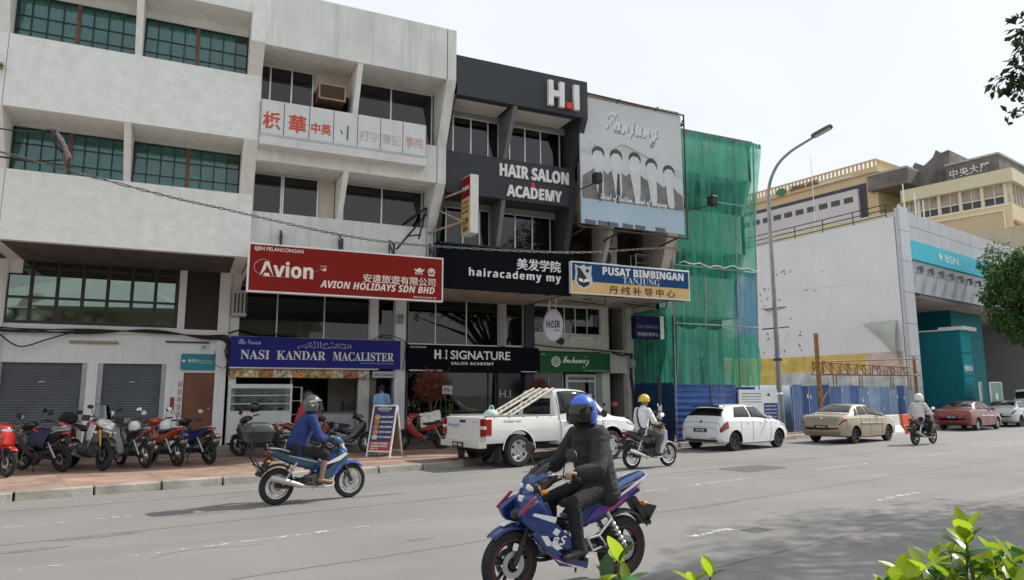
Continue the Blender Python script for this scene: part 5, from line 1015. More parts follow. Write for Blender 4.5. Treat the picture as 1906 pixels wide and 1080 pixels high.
for i, q in enumerate(('NASI LEMAK', 'NASI BRIYANI', 'MEE GORENG', 'ROTI CANAI', 'SET MAKAN')): text(SANSB(q), -.06, 1.12-i*.145, .36, .055, -.018, WL, sw, .0, .003, M=Ma)
text(SERIF('NASI KANDAR'), -.22, 1.36, .44, .06, -.018, WL, sw, .0, .003, M=Ma); text('RESTORAN', -.12, 1.425, .2, .025, -.018, WL, sw, .0, .003, M=Ma); text('MACALISTER', -.14, 1.31, .28, .03, -.018, WL, sw, .0, .003, M=Ma)
for i, q in enumerate(('AYAM GORENG', 'BAWANG SPECIAL', 'RM 7.90')): text(SANSB(q), -.26, .36-i*.075, .5 if i < 2 else .22, .05, -.018, WL, sw, .0, .003, M=Ma)
fc = [(.5, .35, .2), (.45, .15, .06), (.35, .2, .1), (.5, .25, .12), (.55, .5, .45)]
for i in range(5): MB().lathe([(0, 0), (.075, 0), (.06, .01), (0, .014)], 14, Ma @ Matrix.Translation((-.19, -.016, 1.14-i*.145)) @ Matrix.Rotation(R(90), 4, 'X') @ Matrix.Scale(1.25, 4, (1, 0, 0))).build('food_picture', mat('menu_food_%s' % 'abcde'[i], fc[i], .6, var=.5, scale=30), sw)
# ---------------- cables
CAB = mat('black_cable', (.02, .02, .022), .6)
def cable(name, pts, r, label, n=6, m=CAB, cat='cable'):
    q = MB(); q.tube(catmull(pts, 8), r, n); return tag(q.build(name, m), label, cat)
def sag(a, b, d, k=8):
    a, b = Vector(a), Vector(b); return [a.lerp(b, i/k)-Vector((0, 0, d*4*(i/k)*(1-i/k))) for i in range(k+1)]
# twisted pair swung along the fronts
tw = MB(); path = catmull([(-9, 16.6, 7.6), (-1.57, 17, 6.31), (.57, 17, 5.98), (3.29, 17, 5.62), (5.5, 17, 5.55), (9.65, 17, 5.72), (13.3, 17.2, 6.2), (15.2, 19.0, 6.4)], 60)
for ph in (0, math.pi): tw.tube([p+Vector((0, .022*math.cos(i*.55+ph), .022*math.sin(i*.55+ph))) for i, p in enumerate(path)], .013, 5)
tag(tw.build('overhead_cable', mat('grey_cable', (.12, .12, .12), .6)), 'thin twisted overhead cable strung along the fronts above the signboards', 'cable')
cable('overhead_cable', [(-9, 16.8, 7.5), (-4, 17, 7.22), (-2.95, 17, 7.33)], .016, 'upper black cable reaching the splice bundle before the teal windows'); cable('overhead_cable', [(-9, 16.9, 6.9), (-3.9, 17, 6.62), (-2.7, 17, 6.7)], .02, 'lower black cable reaching the splice bundle before the teal windows')
sb = thing('cable_splice', 'grey wrapped cable splice bundle hanging before the teal windows', 'cable splice', (0, 0, 0)); q = MB(); q.tube(catmull([(-2.9, 17, 7.33), (-2.76, 17, 7.1), (-2.66, 17, 6.9), (-2.60, 17, 6.68), (-2.56, 17, 6.45)], 5), [.04, .05, .06, .07, .08, .08, .07, .07, .06, .06, .07, .08, .09, .085, .08, .07, .06, .05, .04, .03, .02], 8); q.build('wrapping', mat('grey_brown_wrap', (.11, .085, .085), .7, var=.4, scale=10), sb)
q = MB(); [q.tube(catmull([(-2.95+.05*i, 16.96, 7.36), (-2.85+.03*i, 16.93, 7.0), (-2.62+.04*i, 16.95, 6.75), (-2.55, 16.93, 6.4)], 5), .012, 5) for i in range(3)]; q.build('loose_wires', CAB, sb)
# bundle of cables along the shophouse wall
for j in range(5): cable('wall_cable', [(-6, 21.86, 3.5+.02*j), (-4.2, 21.84, 3.42+.05*math.sin(j*2)), (-2.6, 21.83, 3.5-.03*j), (-1.0, 21.84, 3.46+.02*j), (.3, 21.84, 3.42-.02*j), (.95, 21.84, 3.44-.05*j), (1.06, 21.78, 3.2-.2*j)], .018, ('topmost of five black cables sagging along the white wall', 'second of five black cables sagging along the white wall', 'middle of five black cables sagging along the white wall', 'fourth of five black cables sagging along the white wall', 'lowest of five black cables sagging along the white wall')[j])
cable('wall_cable', [(-4.5, 21.8, 3.35), (-4.0, 21.75, 3.0), (-3.4, 21.8, 3.2), (-2.7, 21.82, 3.48)], .02, 'loose loop of black cable at the left end of the white wall'); cable('wall_cable', [(1.02, 21.75, 3.3), (.95, 21.7, 2.95), (1.06, 21.72, 2.6), (1.05, 21.75, 2.3)], .03, 'thick black cable dropping down the pier by the blue sign'); cable('wall_cable', [(.7, 21.8, 3.0), (.62, 21.75, 2.7), (.9, 21.76, 2.5), (1.03, 21.76, 2.7), (.9, 21.78, 3.05)], .01, 'thin coil of cable beside the turquoise bank sign')
cable('wall_cable', [(10.95, 21.85, 3.45), (11.8, 21.85, 3.38), (12.8, 21.86, 3.36), (14.1, 21.85, 3.28), (14.9, 21.8, 3.2)], .022, 'black cable along the cream wall above the green tea sign'); cable('wall_cable', [(14.1, 21.8, 3.25), (14.5, 21.75, 3.15), (14.95, 21.75, 3.2)], .035, 'thick cable bundle crossing the stair recess beyond the tea shop')
cable('wall_cable', [(14.95, 21.8, 3.2), (14.9, 21.78, 2.4), (15.0, 21.8, 1.6), (14.95, 21.8, .2)], .05, 'cable trunk running down the pier beside the hoarding'); cable('wall_cable', [(5.2, 21.7, 3.45), (5.6, 21.7, 3.6), (6.1, 21.75, 3.5), (6.3, 21.8, 3.3), (6.22, 21.78, 2.5)], .014, 'thin cable draped at the right end of the blue restaurant sign'); cable('wall_cable', [(1.0, 21.75, 3.5), (1.4, 21.74, 3.62), (1.9, 21.74, 3.5), (2.4, 21.74, 3.52), (3.0, 21.74, 3.48)], .03, 'tangled cable lying on top of the blue restaurant sign')
mb_ = thing('meter_box', 'grey meter box on the pier beside the stair recess', 'meter box', (14.95, 21.82, 2.7)); MB().box(-.12, .12, -.12, .08, 0, .32).build('box', mat('grey_meter_box', (.35, .35, .34), .6), mb_, smooth=0, bevel=.01); MB().lathe([(0, 0), (.07, 0), (.07, .03), (0, .03)], 14, Matrix.Translation((0, -.12, .2)) @ Matrix.Rotation(R(90), 4, 'X')).build('dial', mat('meter_glass', (.5, .5, .5), .2), mb_)
mb_ = thing('letter_box', 'small grey box on the white pier beside the salon windows', 'box', (6.12, 21.84, 4.0)); MB().box(-.08, .08, -.08, .06, 0, .28).build('box', MATS['grey_meter_box'], mb_, smooth=0, bevel=.01); MB().box(-.06, .06, -.09, -.08, .2, .22).build('slot', BLACK, mb_, smooth=0)
pp = thing('utility_post', 'short black and white banded post beside the hoarding', 'post', (14.6, 19.7, .13)); MB().tube([(0, 0, 0), (0, 0, 2.2)], .07, 10).build('post', BLACK, pp); MB().tube([(0, 0, .75), (0, 0, 1.25)], .074, 10, caps=False).build('white_band', WHITE, pp)
bd = thing('bird', 'small dark bird perched on the coping above the green netting', 'bird', (15.8, 19.5, 11.33)); q = MB(); q.ball((0, 0, .12), (.07, .13, .075), 12, 8, Matrix.Rotation(R(25), 4, 'X')); q.ball((0, -.12, .2), .05, 10, 7); q.prism([(-.02, .1), (.02, .1), (.035, .28), (-.035, .28)], .06, .075, 'z'); q.tube([(0, -.16, .2), (0, -.21, .19)], [.015, .003], 6); q.tube([(.02, 0, .07), (.02, 0, 0)], .008, 5); q.tube([(-.02, 0, .07), (-.02, 0, 0)], .008, 5); q.build('body', mat('dark_feathers', (.03, .03, .032), .7), bd)
# ================================================================ cars
TYRE = mat('tyre_rubber', (.022, .022, .023), .85, bump=.2, bscale=50); WELL = mat('wheel_well_black', (.008, .008, .008), .9); CARG = mat('dark_car_glass', (.012, .014, .016), .03, spec=.6, var=.02); CLRG = glass('clear_car_glass', (.5, .52, .52), .35)
SILV = mat('silver_alloy', (.55, .55, .56), .3, .8, var=.04); DKAL = mat('dark_alloy', (.045, .045, .05), .35, .6); TAILR = mat('tail_lamp_red', (.30, .008, .008), .12, coat=.6, var=.15, scale=20); HEADL = mat('headlamp_clear', (.7, .72, .75), .08, .3, var=.1); ORNG = mat('indicator_orange', (.7, .2, .02), .2); PLATE = mat('number_plate_black', (.012, .012, .013), .4)
def paint(n, rgb, metal=.0, rough=.32): return mat(n, rgb, rough, metal, var=.025, scale=1.2, coat=.9)

def wheel_mesh(r, w, style, spokes=5, n=28):
    """returns (tyre, rim) builders, axle along y, centred on the origin, outer face towards -y"""
    t = MB(); M = Matrix.Rotation(R(90), 4, 'X')
    t.lathe([(r*.66, -w/2), (r*.9, -w/2), (r*.975, -w*.38), (r, -w*.2), (r, w*.2), (r*.975, w*.38), (r*.9, w/2), (r*.66, w/2)], n, M, True)
    q = MB(); q.lathe([(r*.60, -w*.42), (r*.67, -w*.46), (r*.67, w*.46), (r*.60, w*.42)], n, M, True)
    if style == 'spoke':
        for k in range(spokes):
            A = Matrix.Rotation(2*math.pi*k/spokes, 4, 'Y')
            q.prism([(-r*.07, r*.1), (r*.07, r*.1), (r*.10, r*.63), (-r*.10, r*.63)], -w*.46, -w*.2, 'y', A) if False else q.add([A @ Vector(p) for p in ((-r*.085, -w*.36, r*.1), (r*.085, -w*.36, r*.1), (r*.11, -w*.44, r*.63), (-r*.11, -w*.44, r*.63), (-r*.085, -w*.1, r*.1), (r*.085, -w*.1, r*.1), (r*.11, -w*.2, r*.63), (-r*.11, -w*.2, r*.63))], [(0, 1, 2, 3), (7, 6, 5, 4), (0, 4, 5, 1), (1, 5, 6, 2), (2, 6, 7, 3), (3, 7, 4, 0)])
        q.lathe([(0, .0), (r*.17, 0), (r*.17, w*.38), (r*.10, w*.43), (0, w*.43)], 16, M)
    else:   # pressed steel disc with round holes suggested by raised lugs
        q.lathe([(0, w*.16), (r*.2, w*.20), (r*.3, w*.34), (r*.42, w*.34), (r*.52, w*.2), (r*.6, w*.3)], n, M)
        q.lathe([(0, w*.4), (r*.13, w*.4), (r*.15, w*.2)], 16, M)
    d = MB(); d.lathe([(0, -.0), (r*.62, -.0), (r*.62, .02), (0, .02)], 20, M)
    h = MB()
    if style != 'spoke':
        for k in range(6):
            a = 2*math.pi*k/6; h.lathe([(0, w*.345), (r*.09, w*.345), (r*.09, w*.30), (0, w*.30)], 10, Matrix.Rotation(a, 4, 'Y') @ Matrix.Translation((0, 0, r*.47)) @ M)
    return t, q, d, h
def add_wheel(par, x, y, r, w, side, style, rim_m, spokes=5):
    """side -1 = right hand (-y), +1 = left"""
    e = bpy.data.objects.new('wheel', None); col.objects.link(e); e.parent = par; e.location = (x, y, r); e.rotation_euler = (0, 0, 0 if side < 0 else math.pi)
    t, q, d, h = wheel_mesh(r, w, style, spokes)
    t.build('tyre', TYRE, e); q.build('rim', rim_m, e); d.build('brake_drum', DKMET, e)
    if h.v: h.build('rim_holes', WELL, e)
    return e

class Body:
    KEYS = 6
    def __init__(s, st): s.st = st; s.xs = [a[0] for a in st]
    def par(s, x):
        st = s.st; i = 0; x = max(s.xs[0], min(s.xs[-1], x))
        while i < len(st)-2 and x > s.xs[i+1]: i += 1
        t = (x-s.xs[i])/(s.xs[i+1]-s.xs[i]); out = []
        for k in range(1, 7):
            p0, p1, p2, p3 = [st[max(0, min(len(st)-1, i+j))][k] for j in (-1, 0, 1, 2)]
            x0, x1, x2, x3 = [s.xs[max(0, min(len(st)-1, i+j))] for j in (-1, 0, 1, 2)]
            m1 = (p2-p0)/(x2-x0) if x2 > x0 else 0; m2 = (p3-p1)/(x3-x1) if x3 > x1 else 0; h = x2-x1
            d = (p2-p1)/h; 
            if d*m1 <= 0: m1 = 0
            if d*m2 <= 0: m2 = 0
            m1 = math.copysign(min(abs(m1), 3*abs(d)), m1) if m1 else 0; m2 = math.copysign(min(abs(m2), 3*abs(d)), m2) if m2 else 0
            out.append((2*t**3-3*t*t+1)*p1+(t**3-2*t*t+t)*h*m1+(-2*t**3+3*t*t)*p2+(t**3-t*t)*h*m2)
        return out
    def ring(s, x):
        zb, zl, zt, ws, wb, wt = s.par(x)
        wm = max(ws, wb)+.012; hm = lerp(zb, zl, .62)
        return [(0, zb), (ws*.86, zb), (ws-.01, zb+.07), (ws, zb+.16), (wm, hm), (wb+.006, lerp(hm, zl, .7)), (wb, zl), (wb-.03, zl+.012*min(1, (zt-zl)*8)), (lerp(wb-.03, wt, .5)+.012, lerp(zl, zt, .55)), (wt+.02, zt-.06*min(1, (zt-zl)*3)), (wt-.06, zt-.012), (wt*.5, zt+.012), (0, zt+.018)]
    def S(s, x, v, side=-1, off=0):
        """v 0..12 around the half section"""
        r = s.ring(x); i = int(max(0, min(11, math.floor(v)))); t = v-i
        p = Vector((x, 0, 0)); a, b = r[i], r[i+1]
        q = Vector((x, side*lerp(a[0], b[0], t), lerp(a[1], b[1], t)))
        if off:
            e = .03; r2 = s.ring(x+e); a2, b2 = r2[i], r2[i+1]
            du = Vector((e, side*(lerp(a2[0], b2[0], t)-lerp(a[0], b[0], t)), lerp(a2[1], b2[1], t)-lerp(a[1], b[1], t)))
            dv = Vector((0, side*(b[0]-a[0]), b[1]-a[1]))
            n = du.cross(dv)
            if n.length > 1e-8:
                n.normalize()
                if n.y*side < 0 or (abs(n.y) < 1e-3 and n.z < 0): n = -n
                if abs(n.y) < .25 and n.z < 0: n = -n
                q += n*off
        return q
    def mesh(s, nx=70):
        mb = MB(); xs = []
        for i in range(len(s.xs)-1):
            k = max(2, int((s.xs[i+1]-s.xs[i])/.07)); xs += [lerp(s.xs[i], s.xs[i+1], j/k) for j in range(k)]
        xs.append(s.xs[-1]); n = 24
        vs = []; fs = []
        for x in xs:
            r = s.ring(x); full = [(-a, b) for a, b in r]+[(a, b) for a, b in r[-2:0:-1]]
            vs += [(x, a, b) for a, b in full]
        for i in range(len(xs)-1):
            for k in range(n): fs.append((i*n+k, i*n+(k+1) % n, (i+1)*n+(k+1) % n, (i+1)*n+k))
        fs += [tuple(range(n-1, -1, -1)), tuple((len(xs)-1)*n+k for k in range(n))]
        return mb.add(vs, fs)
    def patch(s, name, m, par, x0, x1, v0, v1, side=-1, off=.006, nx=10, nv=6, x0b=None, x1b=None, thick=.004):
        """conforming panel; x0b/x1b are the x limits at v1"""
        mb = MB()
        def fn(u, v):
            a = lerp(x0, x0 if x0b is None else x0b, v); b = lerp(x1, x1 if x1b is None else x1b, v)
            return s.S(lerp(a, b, u), lerp(v0, v1, v), side, off)
        mb.grid(nx, nv, fn); return mb.build(name, m, par, smooth=50, fix=False, solid=thick)
    def across(s, name, m, par, x0, x1, v0, off=.006, x0e=None, x1e=None, nx=8, ny=10):
        """panel across the roof line from v0 on one side to v0 on the other (screens); edges may bow"""
        mb = MB()
        def fn(u, w):
            k = 2*w-1; side = 1 if k > 0 else -1; v = 12-(12-v0)*abs(k)
            a = lerp(x0, x0 if x0e is None else x0e, k*k); b = lerp(x1, x1 if x1e is None else x1e, k*k)
            return s.S(lerp(a, b, u), v, side, off)
        mb.grid(nx, ny, fn); return mb.build(name, m, par, smooth=60, fix=False, solid=.004)
def cut(o, cutters, m):
    """boolean-cut the wheel arches"""
    q = MB()
    for c in cutters: q.cyl(*c, n=28) if len(c) == 4 else q.cyl(c[0], c[1], c[2], None, 28)
    co_ = q.build('cutter', m, None, smooth=0)
    md = o.modifiers.new('b', 'BOOLEAN'); md.operation = 'DIFFERENCE'; md.object = co_; md.solver = 'EXACT'; md.material_mode = 'TRANSFER'; md.use_self = True
    par_ = o.parent; o.parent = None; me = baked(o, co_); o.parent = par_; o.modifiers.remove(md); old = o.data; o.data = me; me.name = old.name; bpy.data.objects.remove(co_)
    me.polygons.foreach_set('use_smooth', [True]*len(me.polygons)); me.set_sharp_from_angle(angle=R(32)); return o

def make_car(kind, label, loc, rz, pm, st, wb, wr, ww, track, spec):
    c = thing(kind, label, 'car', loc, rz, spec.get('group')); B = Body(st)
    body = B.mesh().build('body', pm, c, smooth=32)
    ax = (-wb/2, wb/2)
    cut(body, [((x, sd*(track+.4), wr+.01), (x, sd*(track-.26), wr+.01), wr+.055) for x in ax for sd in (-1, 1)], WELL)
    for x in ax:
        for sd in (-1, 1): add_wheel(c, x, sd*track, wr, ww, sd, spec.get('style', 'spoke'), spec.get('rim', SILV), spec.get('spokes', 5))
    for sd in (-1, 1):
        for w in spec['side']: B.patch('side_window', CARG, c, w[0], w[1], 7.4, 9.0, sd, .006, x0b=w[2], x1b=w[3])
        for a in spec['seams']:
            q = MB(); q.tube([B.S(a[0]+(a[2] if len(a) > 2 else 0)*t, lerp(2.4, a[1], t), sd, .001) for t in [i/12 for i in range(13)]], .006, 4); q.build('door_seam', WELL, c)
        for hx in spec['handles']:
            q = MB(); q.tube([B.S(hx, 5.4, sd, .012), B.S(hx+.16, 5.4, sd, .012)], .013, 6); q.build('door_handle', spec.get('handle_m', pm), c)
        mx = spec['mirror']; p = B.S(mx, 7.2, sd, 0); q = MB(); q.ball((p.x, p.y+sd*.10, p.z+.07), (.055, .10, .07), 12, 8); o = q.build('wing_mirror', spec.get('mirror_m', pm), c)
        B.patch('tail_lamp', spec.get('tail_m', TAILR), c, *spec['tail'], sd, .008, 8, 6); B.patch('headlamp', HEADL, c, *spec['head'], sd, .008, 8, 6)
        if 'trim' in spec: B.patch('side_trim', spec['trim'], c, ax[0]+wr+.1, ax[1]-wr-.1, 4.15, 4.5, sd, .008, 12, 2)
        B.patch('sill', WELL if spec.get('dark_sill') else pm, c, ax[0]+wr+.08, ax[1]-wr-.08, .2, 2.0, sd, .004, 10, 3)
    f, r = spec['front'], spec['rear']
    B.across('windscreen', CARG, c, f[0], f[1], f[2], .006, f[3], f[4]); B.across('rear_window', CARG, c, r[0], r[1], r[2], .006, r[3], r[4])
    c.scale = (spec.get('size', 1.),)*3
    return c, B
# ---------------- white hatchback
st = [(-1.97, .42, .60, .68, .60, .60, .50), (-1.93, .34, .70, .84, .74, .72, .62), (-1.86, .28, .80, .97, .80, .79, .68), (-1.76, .25, .89, 1.08, .83, .82, .69), (-1.62, .23, .95, 1.24, .85, .84, .62), (-1.44, .22, .965, 1.36, .86, .85, .585), (-1.15, .21, .965, 1.43, .87, .855, .58), (-.5, .20, .945, 1.47, .87, .86, .575), (.15, .20, .925, 1.44, .87, .86, .575), (.5, .20, .91, 1.325, .87, .86, .58), (.95, .20, .895, 1.09, .87, .855, .64), (1.2, .21, .88, .99, .865, .85, .70), (1.6, .22, .80, .90, .85, .81, .68), (1.88, .26, .68, .76, .79, .73, .58), (2.0, .36, .52, .58, .6, .55, .45)]
WPNT = paint('pearl_white_paint', (.80, .81, .82))
hat, B = make_car('hatchback', 'white five door hatchback with black tailgate spoiler parked by the kerb', (16.35, 18.02, 0), R(13.5), WPNT, st, 2.54, .305, .2, .735, dict(
    rim=DKAL, spokes=7, size=.95, side=[(-1.22, -.34, -.98, -.36), (-.26, .84, -.28, .32)], seams=[(-.30, 6.6), (.72, 6.4, .08), (-1.0, 6.4, .1)], handles=[-.62, -.06][:1]+[.12], mirror=.62, tail=(-1.93, -1.62, 4.3, 6.3), head=(1.42, 1.88, 5.2, 7.0),
    front=(.38, 1.02, 9.9, .26, .98), rear=(-1.74, -1.47, 9.4, -1.72, -1.46), dark_sill=False))
q = MB(); q.grid(4, 10, lambda u, v: (lerp(-1.72, -1.4, u), lerp(-.56, .56, v), lerp(1.415, 1.468, u)-.03*(2*v-1)**2+.01*(1-u))); q.build('roof_spoiler', mat('gloss_black_spoiler', (.012, .012, .013), .15, coat=.5), hat, fix=False, solid=.03)
MB().box(-1.98, -1.955, -.26, .26, .60, .72).build('number_plate', PLATE, hat, smooth=0); text('PNG 9206', 0, 0, .34, .07, 0, WL, hat, .01, .003, M=Matrix.Translation((-1.982, .17, .625)) @ Matrix.Rotation(R(-90), 4, 'Z'))
q = MB(); q.box(-1.985, -1.90, -.62, .62, .30, .37); q.build('rear_diffuser', PLASTIC, hat, smooth=0, bevel=.02)
for pts in ([(-1.90, 5.2), (-1.90, 12)], [(-1.955, 4.4), (-1.955, 12)]):
    for sd in (-1, 1):
        q = MB(); q.tube([B.S(pts[0][0], lerp(pts[0][1], pts[1][1], i/10), sd, .002) for i in range(11)], .005, 4); q.build('tailgate_seam', WELL, hat)
MB().lathe([(0, 0), (.045, 0), (.045, .012), (0, .012)], 14, Matrix.Translation((-1.90, 0, .93)) @ Matrix.Rotation(R(-70), 4, 'Y')).build('badge', CHROME, hat)
for y in (-.5, .5): MB().box(-1.975, -1.955, y-.1, y+.1, .40, .425).build('reflector', TAILR, hat, smooth=0)
# ---------------- gold sedan
st = [(-2.2, .44, .62, .66, .62, .60, .50), (-2.16, .34, .78, .86, .76, .74, .64), (-2.08, .28, .88, .99, .81, .80, .72), (-1.95, .25, .92, 1.04, .83, .82, .73), (-1.6, .23, .94, 1.07, .85, .83, .72), (-1.38, .22, .945, 1.12, .855, .84, .69), (-1.1, .21, .94, 1.27, .86, .845, .61), (-.82, .21, .935, 1.375, .86, .85, .575), (-.4, .2, .93, 1.415, .86, .85, .57), (.15, .2, .915, 1.405, .86, .85, .57), (.45, .2, .905, 1.33, .86, .85, .59), (.85, .2, .89, 1.13, .86, .845, .64), (1.12, .21, .87, .99, .855, .84, .7), (1.6, .22, .80, .90, .84, .80, .68), (1.95, .26, .70, .78, .79, .74, .6), (2.12, .36, .52, .58, .62, .56, .46)]
GOLD = paint('champagne_gold_paint', (.40, .335, .245), .35, .38)
SED = dict(side=[(-.92, -.26, -.72, -.30), (-.18, .72, -.22, .28), (-1.24, -1.0, -.98, -.80)], seams=[(-.22, 6.6), (.70, 6.4, .06), (-.95, 6.4, .08)], handles=[-.55, .2], mirror=.58, tail=(-2.18, -1.86, 5.0, 6.6), head=(1.6, 2.0, 5.2, 7.0), front=(.3, 1.0, 9.9, .2, .96), rear=(-1.36, -.85, 9.7, -1.32, -.82))
def plate_set(c, x, z, t, w=.5):
    MB().box(x-.012, x+.01, -w/2, w/2, z, z+.12).build('number_plate', PLATE, c, smooth=0); text(t, 0, 0, w*.7, .065, 0, WL, c, .01, .003, M=Matrix.Translation((x-.014, w*.35, z+.027)) @ Matrix.Rotation(R(-90), 4, 'Z'))
sed, B = make_car('sedan', 'champagne gold sedan parked before the striped blue fence', (22.35, 18.6, 0), R(13), GOLD, st, 2.6, .30, .19, .735, dict(SED, rim=DKAL, spokes=6, size=.95, trim=mat('gold_trim', (.3, .24, .16), .4, .3)))
plate_set(sed, -2.225, .55, 'WJQ 4721'); q = MB(); q.box(-2.235, -2.1, -.7, .7, .40, .46); q.build('bumper_strip', mat('gold_trim', (.3, .24, .16), .4, .3), sed, smooth=0, bevel=.02); MB().lathe([(0, 0), (.05, 0), (.05, .01), (0, .01)], 14, Matrix.Translation((-2.13, 0, .90)) @ Matrix.Rotation(R(-90), 4, 'Y')).build('badge', CHROME, sed)
q = MB(); q.tube([(-.86, 0, 1.42), (-1.0, 0, 1.62)], .006, 5); q.build('aerial', PLASTIC, sed)
# ---------------- red and silver sedans farther along
MARO = paint('maroon_red_paint', (.19, .02, .018), .2); SILP = paint('silver_paint', (.50, .51, .53), .5, .35)
rs, B = make_car('sedan', 'maroon red sedan parked third in line by the bank kiosk', (34.6, 22.0, 0), R(13), MARO, st, 2.6, .30, .19, .735, dict(SED, rim=SILV, size=.95, trim=mat('chrome_trim', (.6, .6, .6), .2, .9))); plate_set(rs, -2.225, .6, 'PGA 318')
ss, B = make_car('sedan', 'silver sedan with red lower door stripe parked before the white van', (40.2, 23.3, 0), R(13), SILP, st, 2.6, .30, .19, .735, dict(SED, rim=DKAL, size=.95, tail_m=mat('smoked_tail_lamp', (.03, .012, .012), .15, coat=.5), trim=mat('red_stripe', (.5, .03, .02), .5))); plate_set(ss, -2.225, .6, 'PHB 552')
# ---------------- white van
st = [(-2.3, .5, .8, 1.0, .72, .7, .6), (-2.25, .36, .95, 1.6, .80, .80, .70), (-2.1, .3, 1.0, 1.9, .84, .84, .70), (-1.0, .28, 1.02, 1.96, .85, .85, .70), (.6, .28, 1.02, 1.94, .85, .85, .69), (1.1, .28, 1.0, 1.82, .85, .85, .69), (1.6, .28, .98, 1.4, .85, .84, .72), (1.95, .3, .95, 1.1, .84, .83, .74), (2.2, .36, .86, .95, .8, .78, .68), (2.3, .46, .66, .72, .7, .66, .56)]
van, B = make_car('van', 'white passenger van with dark lower body facing the far kerb', (46.0, 24.8, 0), R(13), paint('white_van_paint', (.72, .72, .70)), st, 2.5, .31, .19, .72, dict(rim=SILV, style='steel', side=[(-2.0, -1.0, -1.95, -1.0), (-.9, .3, -.9, .3), (.42, 1.35, .42, 1.05)], seams=[(.36, 6.6), (-.95, 6.6)], handles=[.2], mirror=1.2, tail=(-2.28, -2.15, 4.0, 6.8), head=(1.95, 2.2, 5.0, 6.8), front=(1.15, 1.75, 9.6, 1.1, 1.7), rear=(-2.27, -2.19, 9.3, -2.27, -2.19), trim=mat('van_grey_trim', (.15, .15, .16), .6)))
plate_set(van, -2.32, .62, 'PEM 88')
# ---------------- white pickup truck
st = [(-.32, .48, .98, 1.72, .84, .84, .56), (-.28, .46, 1.0, 1.76, .86, .85, .60), (.1, .45, 1.02, 1.79, .87, .86, .62), (.65, .45, 1.02, 1.77, .87, .86, .61), (.9, .45, 1.01, 1.70, .87, .86, .62), (1.3, .45, 1.01, 1.38, .87, .86, .66), (1.6, .45, 1.0, 1.14, .87, .85, .72), (2.1, .46, .95, 1.06, .87, .84, .72), (2.42, .48, .84, .94, .84, .80, .68), (2.58, .5, .68, .76, .74, .70, .58)]
pk = thing('pickup_truck', 'white single cab pickup truck with ladders in its bed parked by the salon', 'pickup truck', (8.76, 16.82, 0), R(12.0))
PWH = paint('solid_white_paint', (.76, .76, .745)); pk.scale = (1.03, 1.03, 1.05); B = Body(st); PX0, PX1 = -2.55, -.36
cabb = B.mesh().build('cab', PWH, pk, smooth=32); WB = (-1.55, 1.5)
bed = MB()
bed.prism([(-.86, .56), (-.875, .62), (-.89, .85), (-.87, 1.10), (-.85, 1.14), (-.74, 1.14), (-.74, .72), (.74, .72), (.74, 1.14), (.85, 1.14), (.87, 1.10), (.89, .85), (.875, .62), (.86, .56)], PX0+.05, PX1, 'x')
bed.box(PX1-.05, PX1-.001, -.74, .74, .72, 1.13)
bd_ = bed.build('cargo_bed', PWH, pk, smooth=20)
cut(bd_, [((-1.55, sd*1.2, .38), (-1.55, sd*.6, .38), .47) for sd in (-1, 1)], WELL); cut(cabb, [((1.5, sd*1.2, .38), (1.5, sd*.58, .38), .46) for sd in (-1, 1)], WELL)
for sd in (-1, 1):
    for x in WB:
        q = MB(); q.tube([(x+.475*math.cos(a), sd*.885, .38+.475*math.sin(a)) for a in [math.pi*(.02+.96*i/20) for i in range(21)]], .013, 6); q.build('arch_flare', PWH, pk)
        add_wheel(pk, x, sd*.76, .375, .25, sd, 'steel', SILV)
    q = MB(); q.box(PX0-.012, PX0+.2, sd*.90-.02 if sd > 0 else -.90, sd*.90 if sd > 0 else -.88, .74, 1.10); q.box(PX0-.015, PX0+.04, min(sd*.72, sd*.9), max(sd*.72, sd*.9), .72, 1.11); tl = q.build('tail_lamp', TAILR, pk, smooth=0, bevel=.015)
    MB().box(PX0-.018, PX0+.045, min(sd*.725, sd*.903), max(sd*.725, sd*.903), .88, .95).build('reverse_lens', mat('pale_lens', (.65, .6, .58), .2), tl, smooth=0)
    B.patch('side_window', CARG, pk, -.2, 1.28, 7.4, 9.0, sd, .006, x0b=-.18, x1b=.86)
    for a in ((-.24, 8.6), (1.2, 6.4)):
        q = MB(); q.tube([B.S(a[0], lerp(2.4, a[1], i/12), sd, .001) for i in range(13)], .008, 4); q.build('door_seam', WELL, pk)
    q = MB(); q.tube([B.S(-.1, 5.6, sd, .014), B.S(.1, 5.6, sd, .014)], .016, 6); q.build('door_handle', PWH, pk)
    p = B.S(1.15, 7.2, sd, 0); MB().ball((p.x, p.y+sd*.14, p.z+.1), (.06, .11, .1), 12, 8).build('wing_mirror', PLASTIC, pk); B.patch('headlamp', HEADL, pk, 2.1, 2.5, 5.2, 7.2, sd, .008)
    q = MB(); q.tube([(PX0+.1, sd*.80, 1.15), (PX1-.06, sd*.80, 1.15)], .035, 6); q.build('bed_rail', PLASTIC, pk)
    for i in range(5): MB().cyl((PX0+.3+i*.42, sd*.846, 1.13), (PX0+.3+i*.42, sd*.862, 1.13), .022, None, 8).build('tie_hook', STEEL, pk)
    MB().box(-2.12, -2.1, min(sd*.62, sd*.9), max(sd*.62, sd*.9), .12, .5).build('mud_flap', PLASTIC, pk, smooth=0)
tg_ = MB(); tg_.box(PX0-.01, PX0+.05, -.72, .72, .60, 1.13); tgo = tg_.build('tailgate', PWH, pk, smooth=0, bevel=.012); MB().box(PX0-.03, PX0-.01, -.12, .12, 1.02, 1.07).build('handle', PLASTIC, tgo, smooth=0)
text('Swingdel', 0, 0, .5, .12, 0, mat('blue_grey_decal', (.12, .22, .38), .5), tgo, .01, .002, M=Matrix.Translation((PX0-.011, .66, .88)) @ Matrix.Rotation(R(-90), 4, 'Z'))
